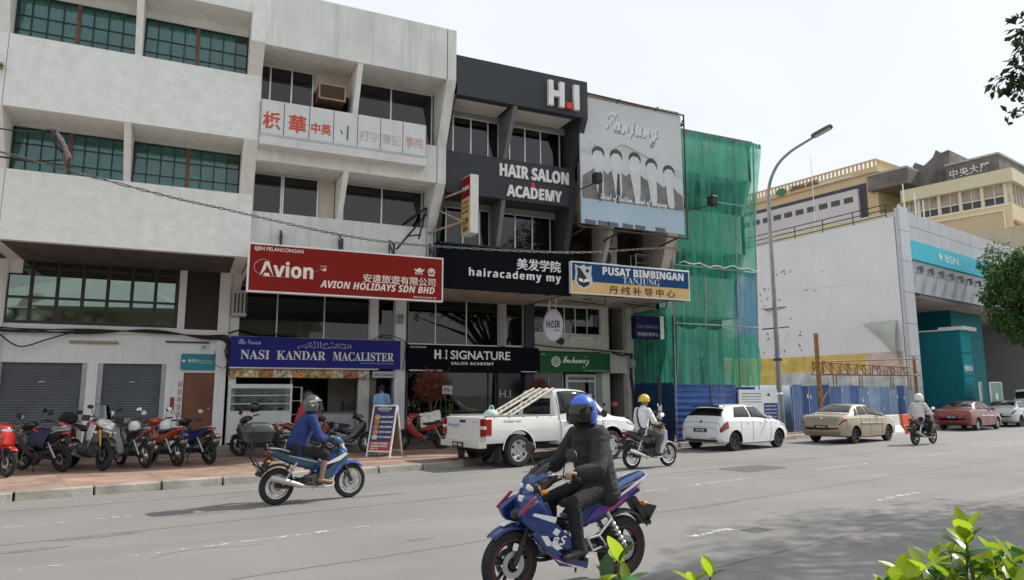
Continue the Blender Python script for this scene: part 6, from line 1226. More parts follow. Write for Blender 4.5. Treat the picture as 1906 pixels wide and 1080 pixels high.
text('VIGO', 0, 0, .22, .035, 0, mat('grey_decal', (.3, .3, .3), .5), tgo, .01, .002, M=Matrix.Translation((PX0-.011, -.4, 1.02)) @ Matrix.Rotation(R(-90), 4, 'Z'))
text('TURBO 4x4', -2.0, 1.02, .5, .05, -.8775, mat('grey_decal', (.3, .3, .3), .5), pk, .01, .003)
q = MB(); q.box(PX0-.12, PX0+.1, -.84, .84, .46, .60); bm_ = q.build('rear_bumper', mat('cream_bumper', (.62, .60, .54), .5), pk, smooth=0, bevel=.02)
MB().box(PX0-.14, PX0-.118, -.2, .26, .44, .58).build('number_plate', PLATE, pk, smooth=0); text('PJX 226', 0, 0, .36, .085, 0, WL, pk, .01, .003, M=Matrix.Translation((PX0-.143, .20, .47)) @ Matrix.Rotation(R(-90), 4, 'Z'))
q = MB(); q.box(-2.4, 2.3, -.5, .5, .36, .5); q.cyl((-1.55, -.7, .375), (-1.55, .7, .375), .09, .09, 10); q.ball((-1.55, 0, .36), .16, 12, 8); q.build('chassis', mat('dirty_black_chassis', (.02, .019, .018), .9), pk, smooth=30)
B.across('windscreen', CARG, pk, .85, 1.5, 9.9, .006, .8, 1.46)
rwm = MB(); rwm.box(-.335, -.325, -.55, .55, 1.16, 1.56); rwm.build('rear_window', CARG, pk, smooth=0)
fb_ = MB(); fb_.box(2.45, 2.66, -.8, .8, .42, .68); fb_.build('front_bumper', PLASTIC, pk, smooth=0, bevel=.05)
# loads in the bed: two ladders, a bag
def ladder(p0, p1, wv, label):
    l_ = thing('ladder', label, 'ladder', (0, 0, 0), 0, 'ladders in the pickup bed'); p0, p1, wv = Vector(p0), Vector(p1), Vector(wv)
    M = pk.matrix_basis if False else Matrix.Translation(pk.location) @ Matrix.Rotation(pk.rotation_euler.z, 4, 'Z'); l_.matrix_world = M; l_.scale = (1.03, 1.03, 1.05)
    PM = mat('paint_spattered_wood', (.62, .57, .48), .7, var=.2, scale=12)
    for s in (-1, 1):
        q = MB(); q.tube([p0+wv*s, p1+wv*s], .032, 4); q.build('rail', PM, l_)
    n = 9
    for i in range(1, n): q = MB(); c = p0.lerp(p1, i/n); q.tube([c-wv, c+wv], .018, 6); q.build('rung', PM, l_)
ladder((-1.62, -.45, 1.14), (-.2, -.42, 1.80), (.03, .16, 0), 'front pale wooden ladder sloping over the pickup cab window'); ladder((-1.8, -.05, 1.14), (-.34, -.05, 1.80), (.03, .17, .0), 'rear pale wooden ladder sloping behind the other in the pickup bed')
bg_ = MB(); bg_.ball((0, 0, .12), (.2, .16, .14), 14, 9); bg_.tube([(-.06, 0, .22), (-.02, 0, .34), (.04, 0, .34), (.07, 0, .22)], .02, 6)
o = bg_.build('plastic_bag', mat('pale_green_bag', (.45, .62, .58), .4, var=.2, scale=8), None); o.location = (6.84, 16.06, 1.12); tag(o, 'pale green knotted plastic bag in the pickup bed corner', 'bag')
# ================================================================ motorcycles (local: +x forward, +y left, origin on the ground between the wheels)
SEATM = mat('black_seat_vinyl', (.016, .016, .017), .55, bump=.15, bscale=80); ENG = mat('engine_grey', (.16, .16, .165), .45, .5, var=.25, scale=12); EXH = mat('exhaust_grey', (.42, .41, .40), .35, .6, var=.15, scale=6); GOLDF = mat('gold_fork', (.5, .33, .07), .3, .8); PLW = mat('plate_white_digits', (.75, .75, .75), .5)
def eloft(mb, secs, n=14, p=2.4, cap=True):
    """superellipse rings (x, z, half width, half height[, y]) lofted along the list"""
    vs = []; fs = []; m = len(secs)
    for i, s in enumerate(secs):
        x, z, hw, hh = s[:4]; y0 = s[4] if len(s) > 4 else 0
        a, b = secs[max(0, i-1)], secs[min(m-1, i+1)]; d = Vector((b[0]-a[0], 0, b[1]-a[1])); d = d.normalized() if d.length else Vector((1, 0, 0)); u = Vector((-d.z, 0, d.x))
        for k in range(n):
            q = 2*math.pi*k/n; c, s_ = math.cos(q), math.sin(q)
            vs.append(Vector((x, y0, z))+Vector((0, 1, 0))*(hw*math.copysign(abs(c)**(2/p), c))+u*(hh*math.copysign(abs(s_)**(2/p), s_)))
    for i in range(m-1):
        for k in range(n): fs.append((i*n+k, i*n+(k+1) % n, (i+1)*n+(k+1) % n, (i+1)*n+k))
    if cap: fs += [tuple(range(n-1, -1, -1)), tuple((m-1)*n+k for k in range(n))]
    return mb.add(vs, fs)
def arc_strip(mb, cx, cz, r, a0, a1, hw, t=.012, k=14, lip=.02):
    """mudguard: curved strip with turned down lips"""
    vs = []; fs = []
    for i in range(k+1):
        a = lerp(a0, a1, i/k); c, s = math.cos(a), math.sin(a)
        for y, dr in ((-hw, -lip), (-hw*.8, .008), (0, .016), (hw*.8, .008), (hw, -lip)): vs.append((cx+(r+dr)*c, y, cz+(r+dr)*s))
    for i in range(k):
        for j in range(4): fs.append((i*5+j, (i+1)*5+j, (i+1)*5+j+1, i*5+j+1))
    return mb.add(vs, fs)
def sideplate(mb, poly, y, t=.012, crown=.0):
    for s in (-1, 1): mb.prism(poly, s*y, s*(y+t), 'y')
    return mb
def bike_wheel(par, x, r, w, rim_m, kind, spokes=5, disc=True, tyre_m=None, edge=None):
    e = bpy.data.objects.new('wheel', None); col.objects.link(e); e.parent = par; e.location = (x, 0, r); M = Matrix.Rotation(R(90), 4, 'X')
    t = MB(); t.lathe([(r-w*1.05, -w*.36), (r-w*.6, -w*.5), (r-w*.22, -w*.4), (r, 0), (r-w*.22, w*.4), (r-w*.6, w*.5), (r-w*1.05, w*.36)], 36, M, True); t.build('tyre', tyre_m or RUBBER, e)
    q = MB(); ri = r-w*.95; q.lathe([(ri-.028, -w*.30), (ri, -w*.38), (ri, w*.38), (ri-.028, w*.30)], 36, M, True)
    q.lathe([(0, -.055), (.035, -.055), (.045, 0), (.035, .055), (0, .055)], 14, M)
    if kind == 'cast':
        for k in range(spokes):
            A = Matrix.Rotation(2*math.pi*k/spokes, 4, 'Y')
            for s in (-1, 1): q.add([A @ Vector(p) for p in ((-.012, s*.004, .03), (.012, s*.004, .03), (.014+.03*s, s*.004, ri-.02), (-.014+.03*s, s*.004, ri-.02), (-.012, s*.028, .03), (.012, s*.028, .03), (.010+.03*s, s*.022, ri-.02), (-.010+.03*s, s*.022, ri-.02))], [(0, 1, 2, 3), (7, 6, 5, 4), (0, 4, 5, 1), (1, 5, 6, 2), (2, 6, 7, 3), (3, 7, 4, 0)])
    else:
        for k in range(24):
            a = 2*math.pi*k/24; b = a+.35*(1 if k % 2 else -1); q.tube([(.03*math.cos(b), .03*(1 if k % 4 < 2 else -1), .03*math.sin(b)), (ri*math.cos(a)*.985, 0, ri*math.sin(a)*.985)], .0025, 3, caps=False)
    rm = q.build('rim', rim_m, e)
    if edge:
        q = MB(); [q.lathe([(ri-.004, s*w*.385), (ri+.006, s*w*.385), (ri+.006, s*w*.41), (ri-.004, s*w*.41)], 36, M, True) for s in (-1, 1)]; q.build('rim_stripe', edge, e)
    if disc:
        q = MB(); q.lathe([(.065, .05), (.115, .05), (.115, .056), (.065, .056)], 26, M, True); q.build('brake_disc', STEEL, e)
        q = MB(); q.lathe([(.065, -.05), (.115, -.05), (.115, -.056), (.065, -.056)], 26, M, True); q.build('brake_disc', STEEL, e)
    return e

def underbone(label, loc, rz, lean=0., paint_m=None, accent=None, body2=None, rim=DKAL, wire=False, style='modern', plate=None, wb=1.24, r=.285, steer=0., exhaust=EXH, guard=None, edge=None, seat=SEATM, extras=(), group=None, kind='motorcycle', front_plate=None, tw=.075):
    b = thing('motorcycle', label, kind, loc, rz, group); b.rotation_euler = (lean, 0, rz)
    P = paint_m; A = accent or PLASTIC; F = wb/2; h = F
    # ---- steering assembly (its parts turn with the bars)
    S = Matrix.Translation((h-.24, 0, .76)) @ Matrix.Rotation(steer, 4, Vector((-.45, 0, .9)).normalized()) @ Matrix.Translation((-(h-.24), 0, -.76)) if steer else Matrix.Identity(4)
    def sb(mb, name, m, par=b, **k):
        if steer: mb.v = [S @ v for v in mb.v]
        return mb.build(name, m, par, **k)
    fw = bike_wheel(b, h, r, tw, rim, 'wire' if wire else 'cast', edge=edge)
    if steer: fw.matrix_basis = S @ Matrix.Translation(fw.location)
    bike_wheel(b, -h, r, tw*1.12, rim, 'wire' if wire else 'cast', edge=edge, disc=style != 'cub')
    q = MB()
    for s in (-1, 1): q.tube([(h, s*.075, r), (h-.09, s*.075, r+.2), (h-.28, s*.075, .86)], [.024, .024, .018], 8)
    sb(q, 'fork', extras_get(extras, 'fork', DKMET))
    q = MB(); arc_strip(q, h, r, r+.022, R(48) if style != 'cub' else R(20), R(150) if style != 'cub' else R(172), .06 if style != 'cub' else .072); sb(q, 'front_mudguard', guard or body2 or P, fix=False, solid=.006)
    # handlebar, grips, mirrors
    hs = h-.13
    hz = 1.0 if style != 'cub' else 1.02; q = MB(); q.tube([(hs-.36, -.34, hz+.02), (hs-.30, -.22, hz+.03), (hs-.25, -.06, hz-.05), (hs-.25, .06, hz-.05), (hs-.30, .22, hz+.03), (hs-.36, .34, hz+.02)], .013, 8); sb(q, 'handlebar', DKMET)
    for s in (-1, 1):
        q = MB(); q.cyl((hs-.305, s*.225, hz+.03), (hs-.362, s*.345, hz+.02), .019); sb(q, 'grip', RUBBER)
        q = MB(); q.tube([(hs-.27, s*.21, hz+.02), (hs-.24, s*.33, hz+.0), (hs-.25, s*.35, hz)], .006, 5); sb(q, 'brake_lever', STEEL)
        q = MB(); q.tube([(hs-.29, s*.20, hz+.03), (hs-.27, s*.24, hz+.14), (hs-.29, s*.29, hz+.21)], .006, 6); mo = sb(q, 'mirror_stalk', DKMET)
        q = MB(); q.lathe([(0, 0), (.05, .004), (.056, .014), (.045, .028), (0, .034)], 16, Matrix.Translation((hs-.30, s*.30, hz+.23)) @ Matrix.Rotation(R(90), 4, 'Y') @ Matrix.Scale(1.25, 4, (0, 1, 0)))
        sb(q, 'mirror_shell', PLASTIC, mo) if style != 'chrome' else sb(q, 'mirror_shell', CHROME, mo)
        q = MB(); q.lathe([(0, 0), (.05, 0), (.05, .003), (0, .003)], 16, Matrix.Translation((hs-.304, s*.30, hz+.23)) @ Matrix.Rotation(R(-90), 4, 'Y') @ Matrix.Scale(1.25, 4, (0, 1, 0))); sb(q, 'mirror_glass', MIRROR, mo)
    # head cowl with lamp
    q = MB(); eloft(q, [(hs-.36, hz-.02, .05, .03), (hs-.30, hz+.0, .12, .06), (hs-.22, hz-.01, .15, .085), (hs-.14, hz-.04, .145, .09), (hs-.07, hz-.08, .11, .07), (hs-.03, hz-.1, .05, .03)]); sb(q, 'head_cowl', P)
    q = MB(); eloft(q, [(hs-.10, hz-.07, .125, .05), (hs-.055, hz-.09, .10, .048), (hs-.022, hz-.1, .06, .03)]); sb(q, 'headlamp', HEADL)
    for s in (-1, 1): q = MB(); q.ball((hs-.12, s*.15, hz-.1), (.04, .03, .022), 10, 6); sb(q, 'indicator', ORNG)
    # ---- front body: leg shield and centre tunnel
    if style == 'cub':
        q = MB()
        for s in (-1, 1): q.prism([(h-.34, .90), (h-.25, .88), (h-.24, .66), (h-.32, .5), (h-.42, .36), (h-.52, .33), (h-.46, .52), (h-.34, .7)], s*.10, s*.26, 'y')
        q.each('leg_shield', body2 or P, b, bevel=.02); q = MB(); eloft(q, [(h-.2, .84, .07, .05), (h-.27, .68, .06, .05), (h-.42, .54, .05, .045), (-.02, .52, .05, .045), (-.2, .6, .07, .07)]); q.build('frame_tunnel', P, b)
    else:
        q = MB(); eloft(q, [(h-.24, .92, .07, .05), (h-.2, .82, .15, .10), (h-.2, .68, .18, .11), (h-.30, .56, .17, .11), (h-.44, .46, .15, .10), (h-.58, .40, .12, .08)], 16, 3); q.build('front_fairing', P, b)
        q = MB(); sideplate(q, [(h-.12, .74), (h-.2, .66), (h-.33, .46), (h-.62, .31), (h-.68, .36), (h-.5, .50), (h-.36, .64), (h-.27, .82)], .165, .02); q.each('side_fairing', A, b, bevel=.008)
        q = MB(); eloft(q, [(h-.26, .74, .08, .07), (h-.4, .60, .07, .06), (.0, .56, .075, .06), (-.16, .60, .09, .08)]); q.build('frame_tunnel', body2 or PLASTIC, b)
    # ---- seat, tail
    sz = .765
    q = MB(); eloft(q, [(.06, sz-.03, .07, .025), (.0, sz-.01, .10, .04), (-.2, sz, .13, .05), (-.36, sz+.015, .13, .045), (-.42, sz+.05, .125, .045), (-.62, sz+.07, .11, .04), (-.72, sz+.075, .07, .025)], 14, 3); q.build('seat', seat, b)
    q = MB(); eloft(q, [(.04, .60, .07, .07), (-.1, .62, .11, .09), (-.3, .66, .13, .09), (-.5, .73, .12, .075), (-.7, .80, .10, .055), (-.82, .84, .06, .03)], 14, 3); q.build('tail_body', P, b)
    q = MB(); sideplate(q, [(.02, .62), (-.12, .58), (-.42, .66), (-.78, .82), (-.74, .86), (-.4, .76), (-.1, .72)], .115, .012); q.each('side_panel', A, b, bevel=.005)
    q = MB(); eloft(q, [(-.76, .82, .085, .035), (-.82, .83, .075, .033), (-.845, .835, .05, .022)]); q.build('tail_lamp', TAILR, b)
    q = MB(); [q.tube([(-.5, s*.12, .84), (-.66, s*.12, .89), (-.8, s*.07, .90)], .012, 6) for s in (-1, 1)]; q.tube([(-.8, -.07, .90), (-.8, .07, .90)], .012, 6); q.build('grab_rail', STEEL if style != 'sport' else PLASTIC, b)
    q = MB(); q.prism([(-.72, .74), (-.78, .76), (-.98, .50), (-.96, .47), (-.90, .5)], -.06, .06, 'y'); arc_strip(q, -h, r, r+.05, R(55), R(150), .06); q.build('rear_mudguard', PLASTIC, b, fix=True)
    for s in (-1, 1): q = MB(); q.ball((-.83, s*.12, .70), (.035, .03, .022), 10, 6); q.tube([(-.8, s*.03, .71), (-.83, s*.11, .70)], .008, 5); q.build('indicator', ORNG, b)
    Mp = Matrix.Translation((-.955, 0, .585)) @ Matrix.Rotation(R(-38), 4, 'Y')
    pl = MB().box(-.006, .006, -.1, .1, -.08, .09, Mp).build('number_plate', PLATE, b, smooth=0)
    if plate: text(plate, -.085, -.05, .17, .1, 0, PLW, pl, .015, .003, M=Mp @ Matrix.Translation((-.007, 0, 0)) @ Matrix.Rotation(R(-90), 4, 'Z'))
    # ---- mechanicals
    q = MB(); eloft(q, [(.2, .36, .10, .06), (.1, .36, .12, .10), (-.05, .34, .13, .10), (-.16, .36, .10, .08)], 12, 3); q.cyl((.12, 0, .40), (.30, 0, .44), .075, .07, 14); [q.cyl((.15+.03*i, 0, .405+.007*i), (.158+.03*i, 0, .407+.007*i), .092, None, 14) for i in range(5)]; q.cyl((-.02, -.15, .35), (-.02, .15, .35), .085, None, 16); q.build('engine', ENG, b)
    q = MB(); [q.tube([(-.08, s*.11, .38), (-h, s*.09, r)], [.028, .022], 8) for s in (-1, 1)]; q.build('swingarm', DKMET, b)
    q = MB(); [q.tube([(-h+.05, s*.11, r+.03), (-.36, s*.11, .66)], .024, 8) for s in (-1, 1)]; [[q.lathe([(.028, 0), (.036, .01), (.028, .02)], 10, Matrix.Translation((-h+.08+.03*k, s*.11, r+.06+.045*k)) @ Matrix.Rotation(R(32), 4, 'Y')) for k in range(5)] for s in (-1, 1)]; q.build('shock_absorber', extras_get(extras, 'shock', STEEL), b)
    q = MB(); q.tube(catmull([(.24, -.06, .38), (.30, -.1, .28), (.18, -.13, .24), (-.1, -.15, .26), (-.26, -.155, .28)], 4), .017, 8); q.tube([(-.24, -.155, .28), (-.32, -.16, .30), (-.62, -.165, .40), (-.78, -.165, .445), (-.80, -.165, .45)], [.022, .042, .052, .048, .03], 14); q.build('exhaust', exhaust, b)
    q = MB(); sideplate(q, [(-.1, .33), (-.12, .39), (-h-.05, .35), (-h-.06, .28), (-h+.1, .25)], .085, .012); q.v = [v for v in q.v]; q.each('chain_case', PLASTIC, b, smooth=0)
    q = MB(); q.tube([(.0, -.24, .30), (.0, .24, .30)], .012, 6); [q.cyl((.0, s*.17, .30), (.0, s*.27, .30), .02, None, 8) for s in (-1, 1)]; q.tube([(-.26, -.2, .38), (-.26, .2, .38)], .012, 6); q.tube([(.02, .14, .26), (.05, .17, .18)], .01, 6); q.build('footrest', DKMET, b)
    if 'stand' in extras: q = MB(); q.tube([(-.02, .12, .27), (-.06, .24, .02)], .012, 6); q.build('side_stand', DKMET, b)
    if 'basket' in extras:
        q = MB(); [q.tube([(h-.0+dx, y0, .72), (h+.04+dx, y0, .96)], .006, 4) for dx in (0, .2) for y0 in (-.15, -.05, .05, .15)]; [q.tube([(h+a, -.17, z), (h+a+.22, -.17, z), (h+a+.22, .17, z), (h+a, .17, z)], .007, 4, closed=True) for a, z in ((0, .72), (.02, .84), (.04, .96))]; sb(q, 'basket', DKMET)
    return b
def extras_get(ex, key, dflt):
    for e in ex:
        if isinstance(e, tuple) and e[0] == key: return e[1]
    return dflt
def topbox(b, x, z):
    t = bpy.data.objects.new('top_box', None); col.objects.link(t); t.parent = b
    q = MB(); eloft(q, [(x, z-.11, .17, .16), (x, z-.1, .17, .16)], 18, 4); q.v = []; q.f = []
    def ring(z_, hx, hy, p=4, n=28): return [(x+hx*math.copysign(abs(math.cos(a))**(2/p), math.cos(a)), hy*math.copysign(abs(math.sin(a))**(2/p), math.sin(a)), z_) for a in [2*math.pi*k/n for k in range(n)]]
    def stack(rs):
        m = MB(); n = 28; vs = [v for r_ in rs for v in r_]; fs = [(i*n+k, i*n+(k+1) % n, (i+1)*n+(k+1) % n, (i+1)*n+k) for i in range(len(rs)-1) for k in range(n)]+[tuple(range(n-1, -1, -1)), tuple((len(rs)-1)*n+k for k in range(n))]
        return m.add(vs, fs)
    stack([ring(z-.14, .15, .17), ring(z-.12, .19, .21), ring(z+.02, .22, .235)]).build('lower_shell', PLASTIC, t); stack([ring(z+.02, .226, .24), ring(z+.05, .226, .24), ring(z+.12, .19, .21), ring(z+.16, .12, .14), ring(z+.165, .05, .06)]).build('lid', mat('dark_grey_lid', (.05, .05, .052), .35), t)
    q = MB(); q.prism([(x-.16, -.19), (x+.12, -.21), (x+.05, -.16), (x-.10, -.14)], z+.10, z+.135, 'z'); q.prism([(x-.16, .19), (x+.12, .21), (x+.05, .16), (x-.10, .14)], z+.10, z+.135, 'z'); q.build('lid_panel', mat('silver_lid_panel', (.4, .41, .43), .3, .3), t)
    q = MB(); [q.tube([(x+.15, s*.09, z-.16), (x-.1, s*.09, z-.16), (x-.14, s*.1, z-.3), (x+.02, s*.11, z-.52), (x+.14, s*.11, z-.6)], .014, 6) for s in (-1, 1)]; q.build('rack', DKMET, t)
    return t
def place_helmet(label, loc, rz, m, tilt=0., visor=True):
    h = thing('helmet', label, 'helmet', loc, rz); h.rotation_euler = (tilt, 0, rz)
    q = MB(); q.lathe([(.105, -.06), (.122, -.04), (.128, .03), (.118, .09), (.085, .14), (.04, .163), (0, .167)], 22); q.build('shell', m, h)
    q = MB(); q.lathe([(.107, -.062), (.125, -.062), (.125, -.048), (.107, -.048)], 22, None, True); q.build('rim', PLASTIC, h)
    if visor: q = MB(); q.grid(10, 4, lambda u, v: ((.134-.0*v)*math.cos(lerp(-.9, .9, u)), .134*math.sin(lerp(-.9, .9, u)), lerp(-.05, .05, v))); q.build('visor', CARG, h, fix=False, solid=.004)
    return h
# ---------------- row of motorcycles parked on the pavement at the left
PZ = .131; G_ = 'motorcycles parked on the pavement'
REDP = paint('bright_red_bike_paint', (.46, .02, .015)); BLKP = paint('black_bike_paint', (.02, .02, .022)); BLUP = paint('deep_blue_bike_paint', (.02, .035, .22)); MRN = paint('dark_red_bike_paint', (.30, .025, .015)); GRYP = paint('grey_bike_paint', (.22, .22, .23)); WHTP = paint('white_bike_paint', (.7, .7, .7)); ORR = paint('orange_red_bike_paint', (.5, .08, .02))
def park(rx, ry, ang, wb=1.24): a = R(ang); return (rx+math.cos(a)*wb/2, ry+math.sin(a)*wb/2, PZ)
LN = -.13
b0 = underbone('bright red motorcycle at the far left edge facing the street', (-3.64, 17.62, PZ), R(-42), LN, REDP, REDP, REDP, rim=DKAL, extras=('stand',), group=G_, plate='PKS 41', steer=-.2)
b2 = underbone('black motorcycle with navy jacket draped over it near the left end', park(-2.3, 17.84, 135), R(135), LN, BLKP, BLKP, BLKP, style='modern', plate='PJU 4121', extras=('stand',), group=G_, steer=.15)
q = MB(); q.grid(14, 14, lambda u, v: (lerp(-.42, .1, u), lerp(-.26, .26, v), .83+.05*noise.noise((u*4, v*4, 1))-(.26*(abs(2*v-1))**3))); q.build('draped_jacket', mat('navy_jacket_cloth', (.03, .03, .07), .9, var=.2, bump=.3), b2, fix=False, solid=.012)
b2b = underbone('red motorcycle with a black bag on its bars behind the black one', (-2.75, 19.25, PZ), R(-52), LN, REDP, REDP, BLKP, extras=('stand',), group=G_, steer=-.25)
q = MB(); eloft(q, [(.22, .96, .10, .04), (.25, 1.05, .16, .09), (.36, 1.12, .17, .12), (.46, 1.08, .15, .1), (.5, 1.0, .08, .05)], 16, 3); q.build('handlebar_bag', mat('black_bag_cloth', (.018, .018, .018), .9, bump=.3), b2b)
# touring motorcycle with windscreen facing the street
ad = thing('motorcycle', 'large red and white touring motorcycle with tall windscreen facing the street', 'motorcycle', (-1.93, 18.35, PZ), R(-60), G_); ad.rotation_euler = (LN*.8, 0, R(-60))
ADR = paint('touring_red_paint', (.42, .03, .02)); ADW = paint('touring_white_paint', (.7, .7, .69))
bike_wheel(ad, .76, .33, .11, DKAL, 'cast', 10); bike_wheel(ad, -.74, .32, .15, DKAL, 'cast', 10)
q = MB(); [q.tube([(.76, s*.10, .33), (.55, s*.10, .92)], [.036, .026], 10) for s in (-1, 1)]; q.build('fork', DKMET, ad); q = MB(); [q.tube([(.70, s*.10, .52), (.57, s*.10, .86)], .03, 10) for s in (-1, 1)]; q.build('fork_tube', GOLDF, ad)
q = MB(); arc_strip(q, .76, .33, .38, R(30), R(150), .075); q.build('front_mudguard', BLKP, ad, fix=False, solid=.006)
q = MB(); eloft(q, [(.82, .88, .03, .02), (.72, .93, .10, .06), (.55, .99, .15, .09), (.40, 1.04, .14, .08), (.3, 1.05, .08, .05)], 16, 3); q.build('nose_cowl', ADW, ad); q = MB(); eloft(q, [(.86, .80, .02, .012), (.74, .84, .07, .02), (.5, .86, .07, .03)], 12, 3); q.build('beak', ADW, ad)
q = MB(); [q.ball((.70, s*.07, .985), (.06, .06, .045), 12, 8) for s in (-1, 1)]; q.build('headlamp', HEADL, ad)
q = MB(); q.grid(10, 10, lambda u, v: (.50-.16*v-.10*(2*u-1)**2, lerp(-.21, .21, u)*(1-.25*v), 1.06+.36*v)); q.build('windscreen', glass('clear_screen', (.8, .82, .84), .8, .9), ad, fix=False, solid=.004)
q = MB(); eloft(q, [(.42, .96, .12, .10), (.25, .98, .19, .13), (.05, .93, .17, .12), (-.1, .86, .11, .07)], 16, 3); q.build('fuel_tank', ADR, ad); q = MB(); sideplate(q, [(.55, .95), (.45, .66), (.25, .60), (.2, .80), (.3, .98)], .19, .02); q.build('side_fairing', ADW, ad, bevel=.008)
q = MB(); eloft(q, [(-.05, .86, .12, .05), (-.3, .85, .15, .05), (-.5, .90, .15, .05), (-.8, .92, .12, .04)], 14, 3); q.build('seat', SEATM, ad)
q = MB(); q.box(-.95, -.45, .24, .46, .45, .88); q.box(-.95, -.45, -.46, -.24, .45, .88); q.each('pannier', mat('grey_aluminium_pannier', (.36, .35, .33), .45, .5, var=.12), ad, smooth=0, bevel=.03); q = MB(); q.tube([(-.2, -.2, .84), (-.6, -.22, .92), (-.95, -.22, .92), (-.95, .22, .92), (-.6, .22, .92), (-.2, .2, .84)], .014, 6); q.build('pannier_rack', STEEL, ad)
q = MB(); eloft(q, [(.35, .42, .16, .14), (.1, .42, .2, .18), (-.15, .42, .16, .14)], 12, 3); q.cyl((.05, -.3, .45), (.05, .3, .45), .11, None, 14); q.build('engine', ENG, ad); q = MB(); [q.tube(catmull([(.5, s*.2, .85), (.52, s*.26, .6), (.4, s*.27, .42), (.1, s*.25, .36)], 5), .018, 7) for s in (-1, 1)]; q.build('crash_bar', STEEL, ad)
q = MB(); q.tube([(.30, -.42, 1.08), (.36, -.2, 1.14), (.42, 0, 1.08), (.36, .2, 1.14), (.30, .42, 1.08)], .014, 8); q.build('handlebar', DKMET, ad)
for s in (-1, 1):
    q = MB(); q.prism([(.38, s*.28), (.44, s*.30), (.42, s*.44), (.36, s*.44)], 1.03, 1.16, 'z'); q.build('hand_guard', PLASTIC, ad, bevel=.01); q = MB(); q.tube([(.36, s*.2, 1.14), (.38, s*.28, 1.3)], .008, 6); q.ball((.38, s*.31, 1.34), (.02, .07, .045), 12, 8); q.build('mirror', PLASTIC, ad); q = MB(); q.ball((.60, s*.20, .80), (.03, .04, .03), 8, 6); q.build('fog_lamp', HEADL, ad)
q = MB(); [q.tube([(-.1, s*.12, .40), (-.74, s*.12, .32)], .035, 8) for s in (-1, 1)]; q.build('swingarm', DKMET, ad); q = MB(); q.tube([(.2, -.18, .25), (-.3, -.2, .32), (-.85, -.22, .50)], [.03, .055, .05], 12); q.build('exhaust', STEEL, ad)
b4 = underbone('grey leg shield motorcycle with white helmet on its seat left of the red one', park(-.72, 17.91, 118), R(118), LN, GRYP, BLKP, mat('pale_grey_legshield', (.45, .46, .47), .5), wire=True, style='cub', plate='PFD 903', extras=('stand',), group=G_, rim=CHROME)
b5 = underbone('orange red leg shield motorcycle with white helmet on its seat', park(-.08, 18.11, 119), R(119), LN, ORR, ORR, mat('greenish_grey_legshield', (.36, .38, .34), .5), wire=True, style='cub', plate='PGB 622', extras=('stand',), group=G_, rim=CHROME)
b6 = underbone('deep blue and black motorcycle at the right end of the row by the brown door', park(.59, 18.19, 121), R(121), LN, BLKP, BLUP, BLUP, style='modern', plate='PHM 5087', extras=('stand',), group=G_, rim=DKAL, steer=-.3)
place_helmet('white helmet on the seat of the grey motorcycle', (-1.03, 18.32, 1.0), R(60), mat('white_helmet_paint', (.74, .73, .70), .3, coat=.5)); place_helmet('white helmet on the seat of the orange red motorcycle', (-.40, 18.52, 1.0), R(70), mat('cream_helmet_paint', (.72, .70, .66), .3, coat=.5))
# motorcycles by the restaurant and the salon
c1 = underbone('black motorcycle with helmet on its mirror parked at the food display case', (1.75, 19.75, PZ), R(128), LN, BLKP, BLKP, BLKP, extras=('stand',), plate='PKL 67', group=G_, steer=.2)
place_helmet('black open helmet hanging on the mirror of the motorcycle by the display case', (1.68, 20.0, 1.38), R(-30), mat('gloss_black_helmet', (.012, .012, .012), .15, coat=.6), tilt=.3)
c2 = underbone('black motorcycle parked between the blue shirted rider and the sandwich board', (4.15, 20.1, PZ), R(-28), LN, BLKP, BLKP, BLKP, extras=('stand',), plate='PCQ 85', group=G_, steer=.3)
c3 = underbone('dark red motorcycle covered with newspaper beside the red leaved shrub', (6.42, 20.35, PZ), R(176), LN, MRN, MRN, BLKP, extras=('stand',), plate='PEU 29', group=G_)
nw = MB()
def nf(u, v):
    k = abs(2*u-1); z = 1.24-.42*k**1.3+.03*noise.noise((u*4, v*5, 9)); return (6.98-.50*v*1.3+.05*noise.noise((u*3, v*3, 1)), 20.37+.62*(u-.5)*(1-.25*k), z*(.93+.10*(1-v)))
nw.grid(14, 12, nf)
tag(nw.build('newspaper', mat('newsprint', (.66, .66, .60), .9, var=.25, scale=9), None, fix=False, solid=.004), 'pale newspaper sheet spread over the dark red motorcycle seat', 'newspaper'); 
c4 = underbone('black motorcycle parked behind the pickup by the stair recess', (12.9, 20.3, PZ), R(120), LN, BLKP, BLKP, BLKP, extras=('stand',), group=G_); c5 = underbone('black motorcycle with grey helmet parked behind the white hatchback', (13.75, 18.9, PZ), R(35), LN, BLKP, BLKP, GRYP, extras=('stand',), group=G_)
place_helmet('dark grey helmet on the motorcycle behind the pickup bonnet', (12.85, 20.35, 1.0), R(200), mat('dark_grey_helmet', (.07, .06, .06), .3, coat=.4)); place_helmet('red helmet on the mirror of the motorcycle by the stair recess', (13.05, 20.1, 1.32), R(240), mat('red_helmet_paint', (.4, .03, .03), .3, coat=.4)); place_helmet('grey helmet on the motorcycle behind the white hatchback', (13.6, 18.85, 1.0), R(215), mat('mid_grey_helmet', (.25, .25, .26), .3, coat=.4))
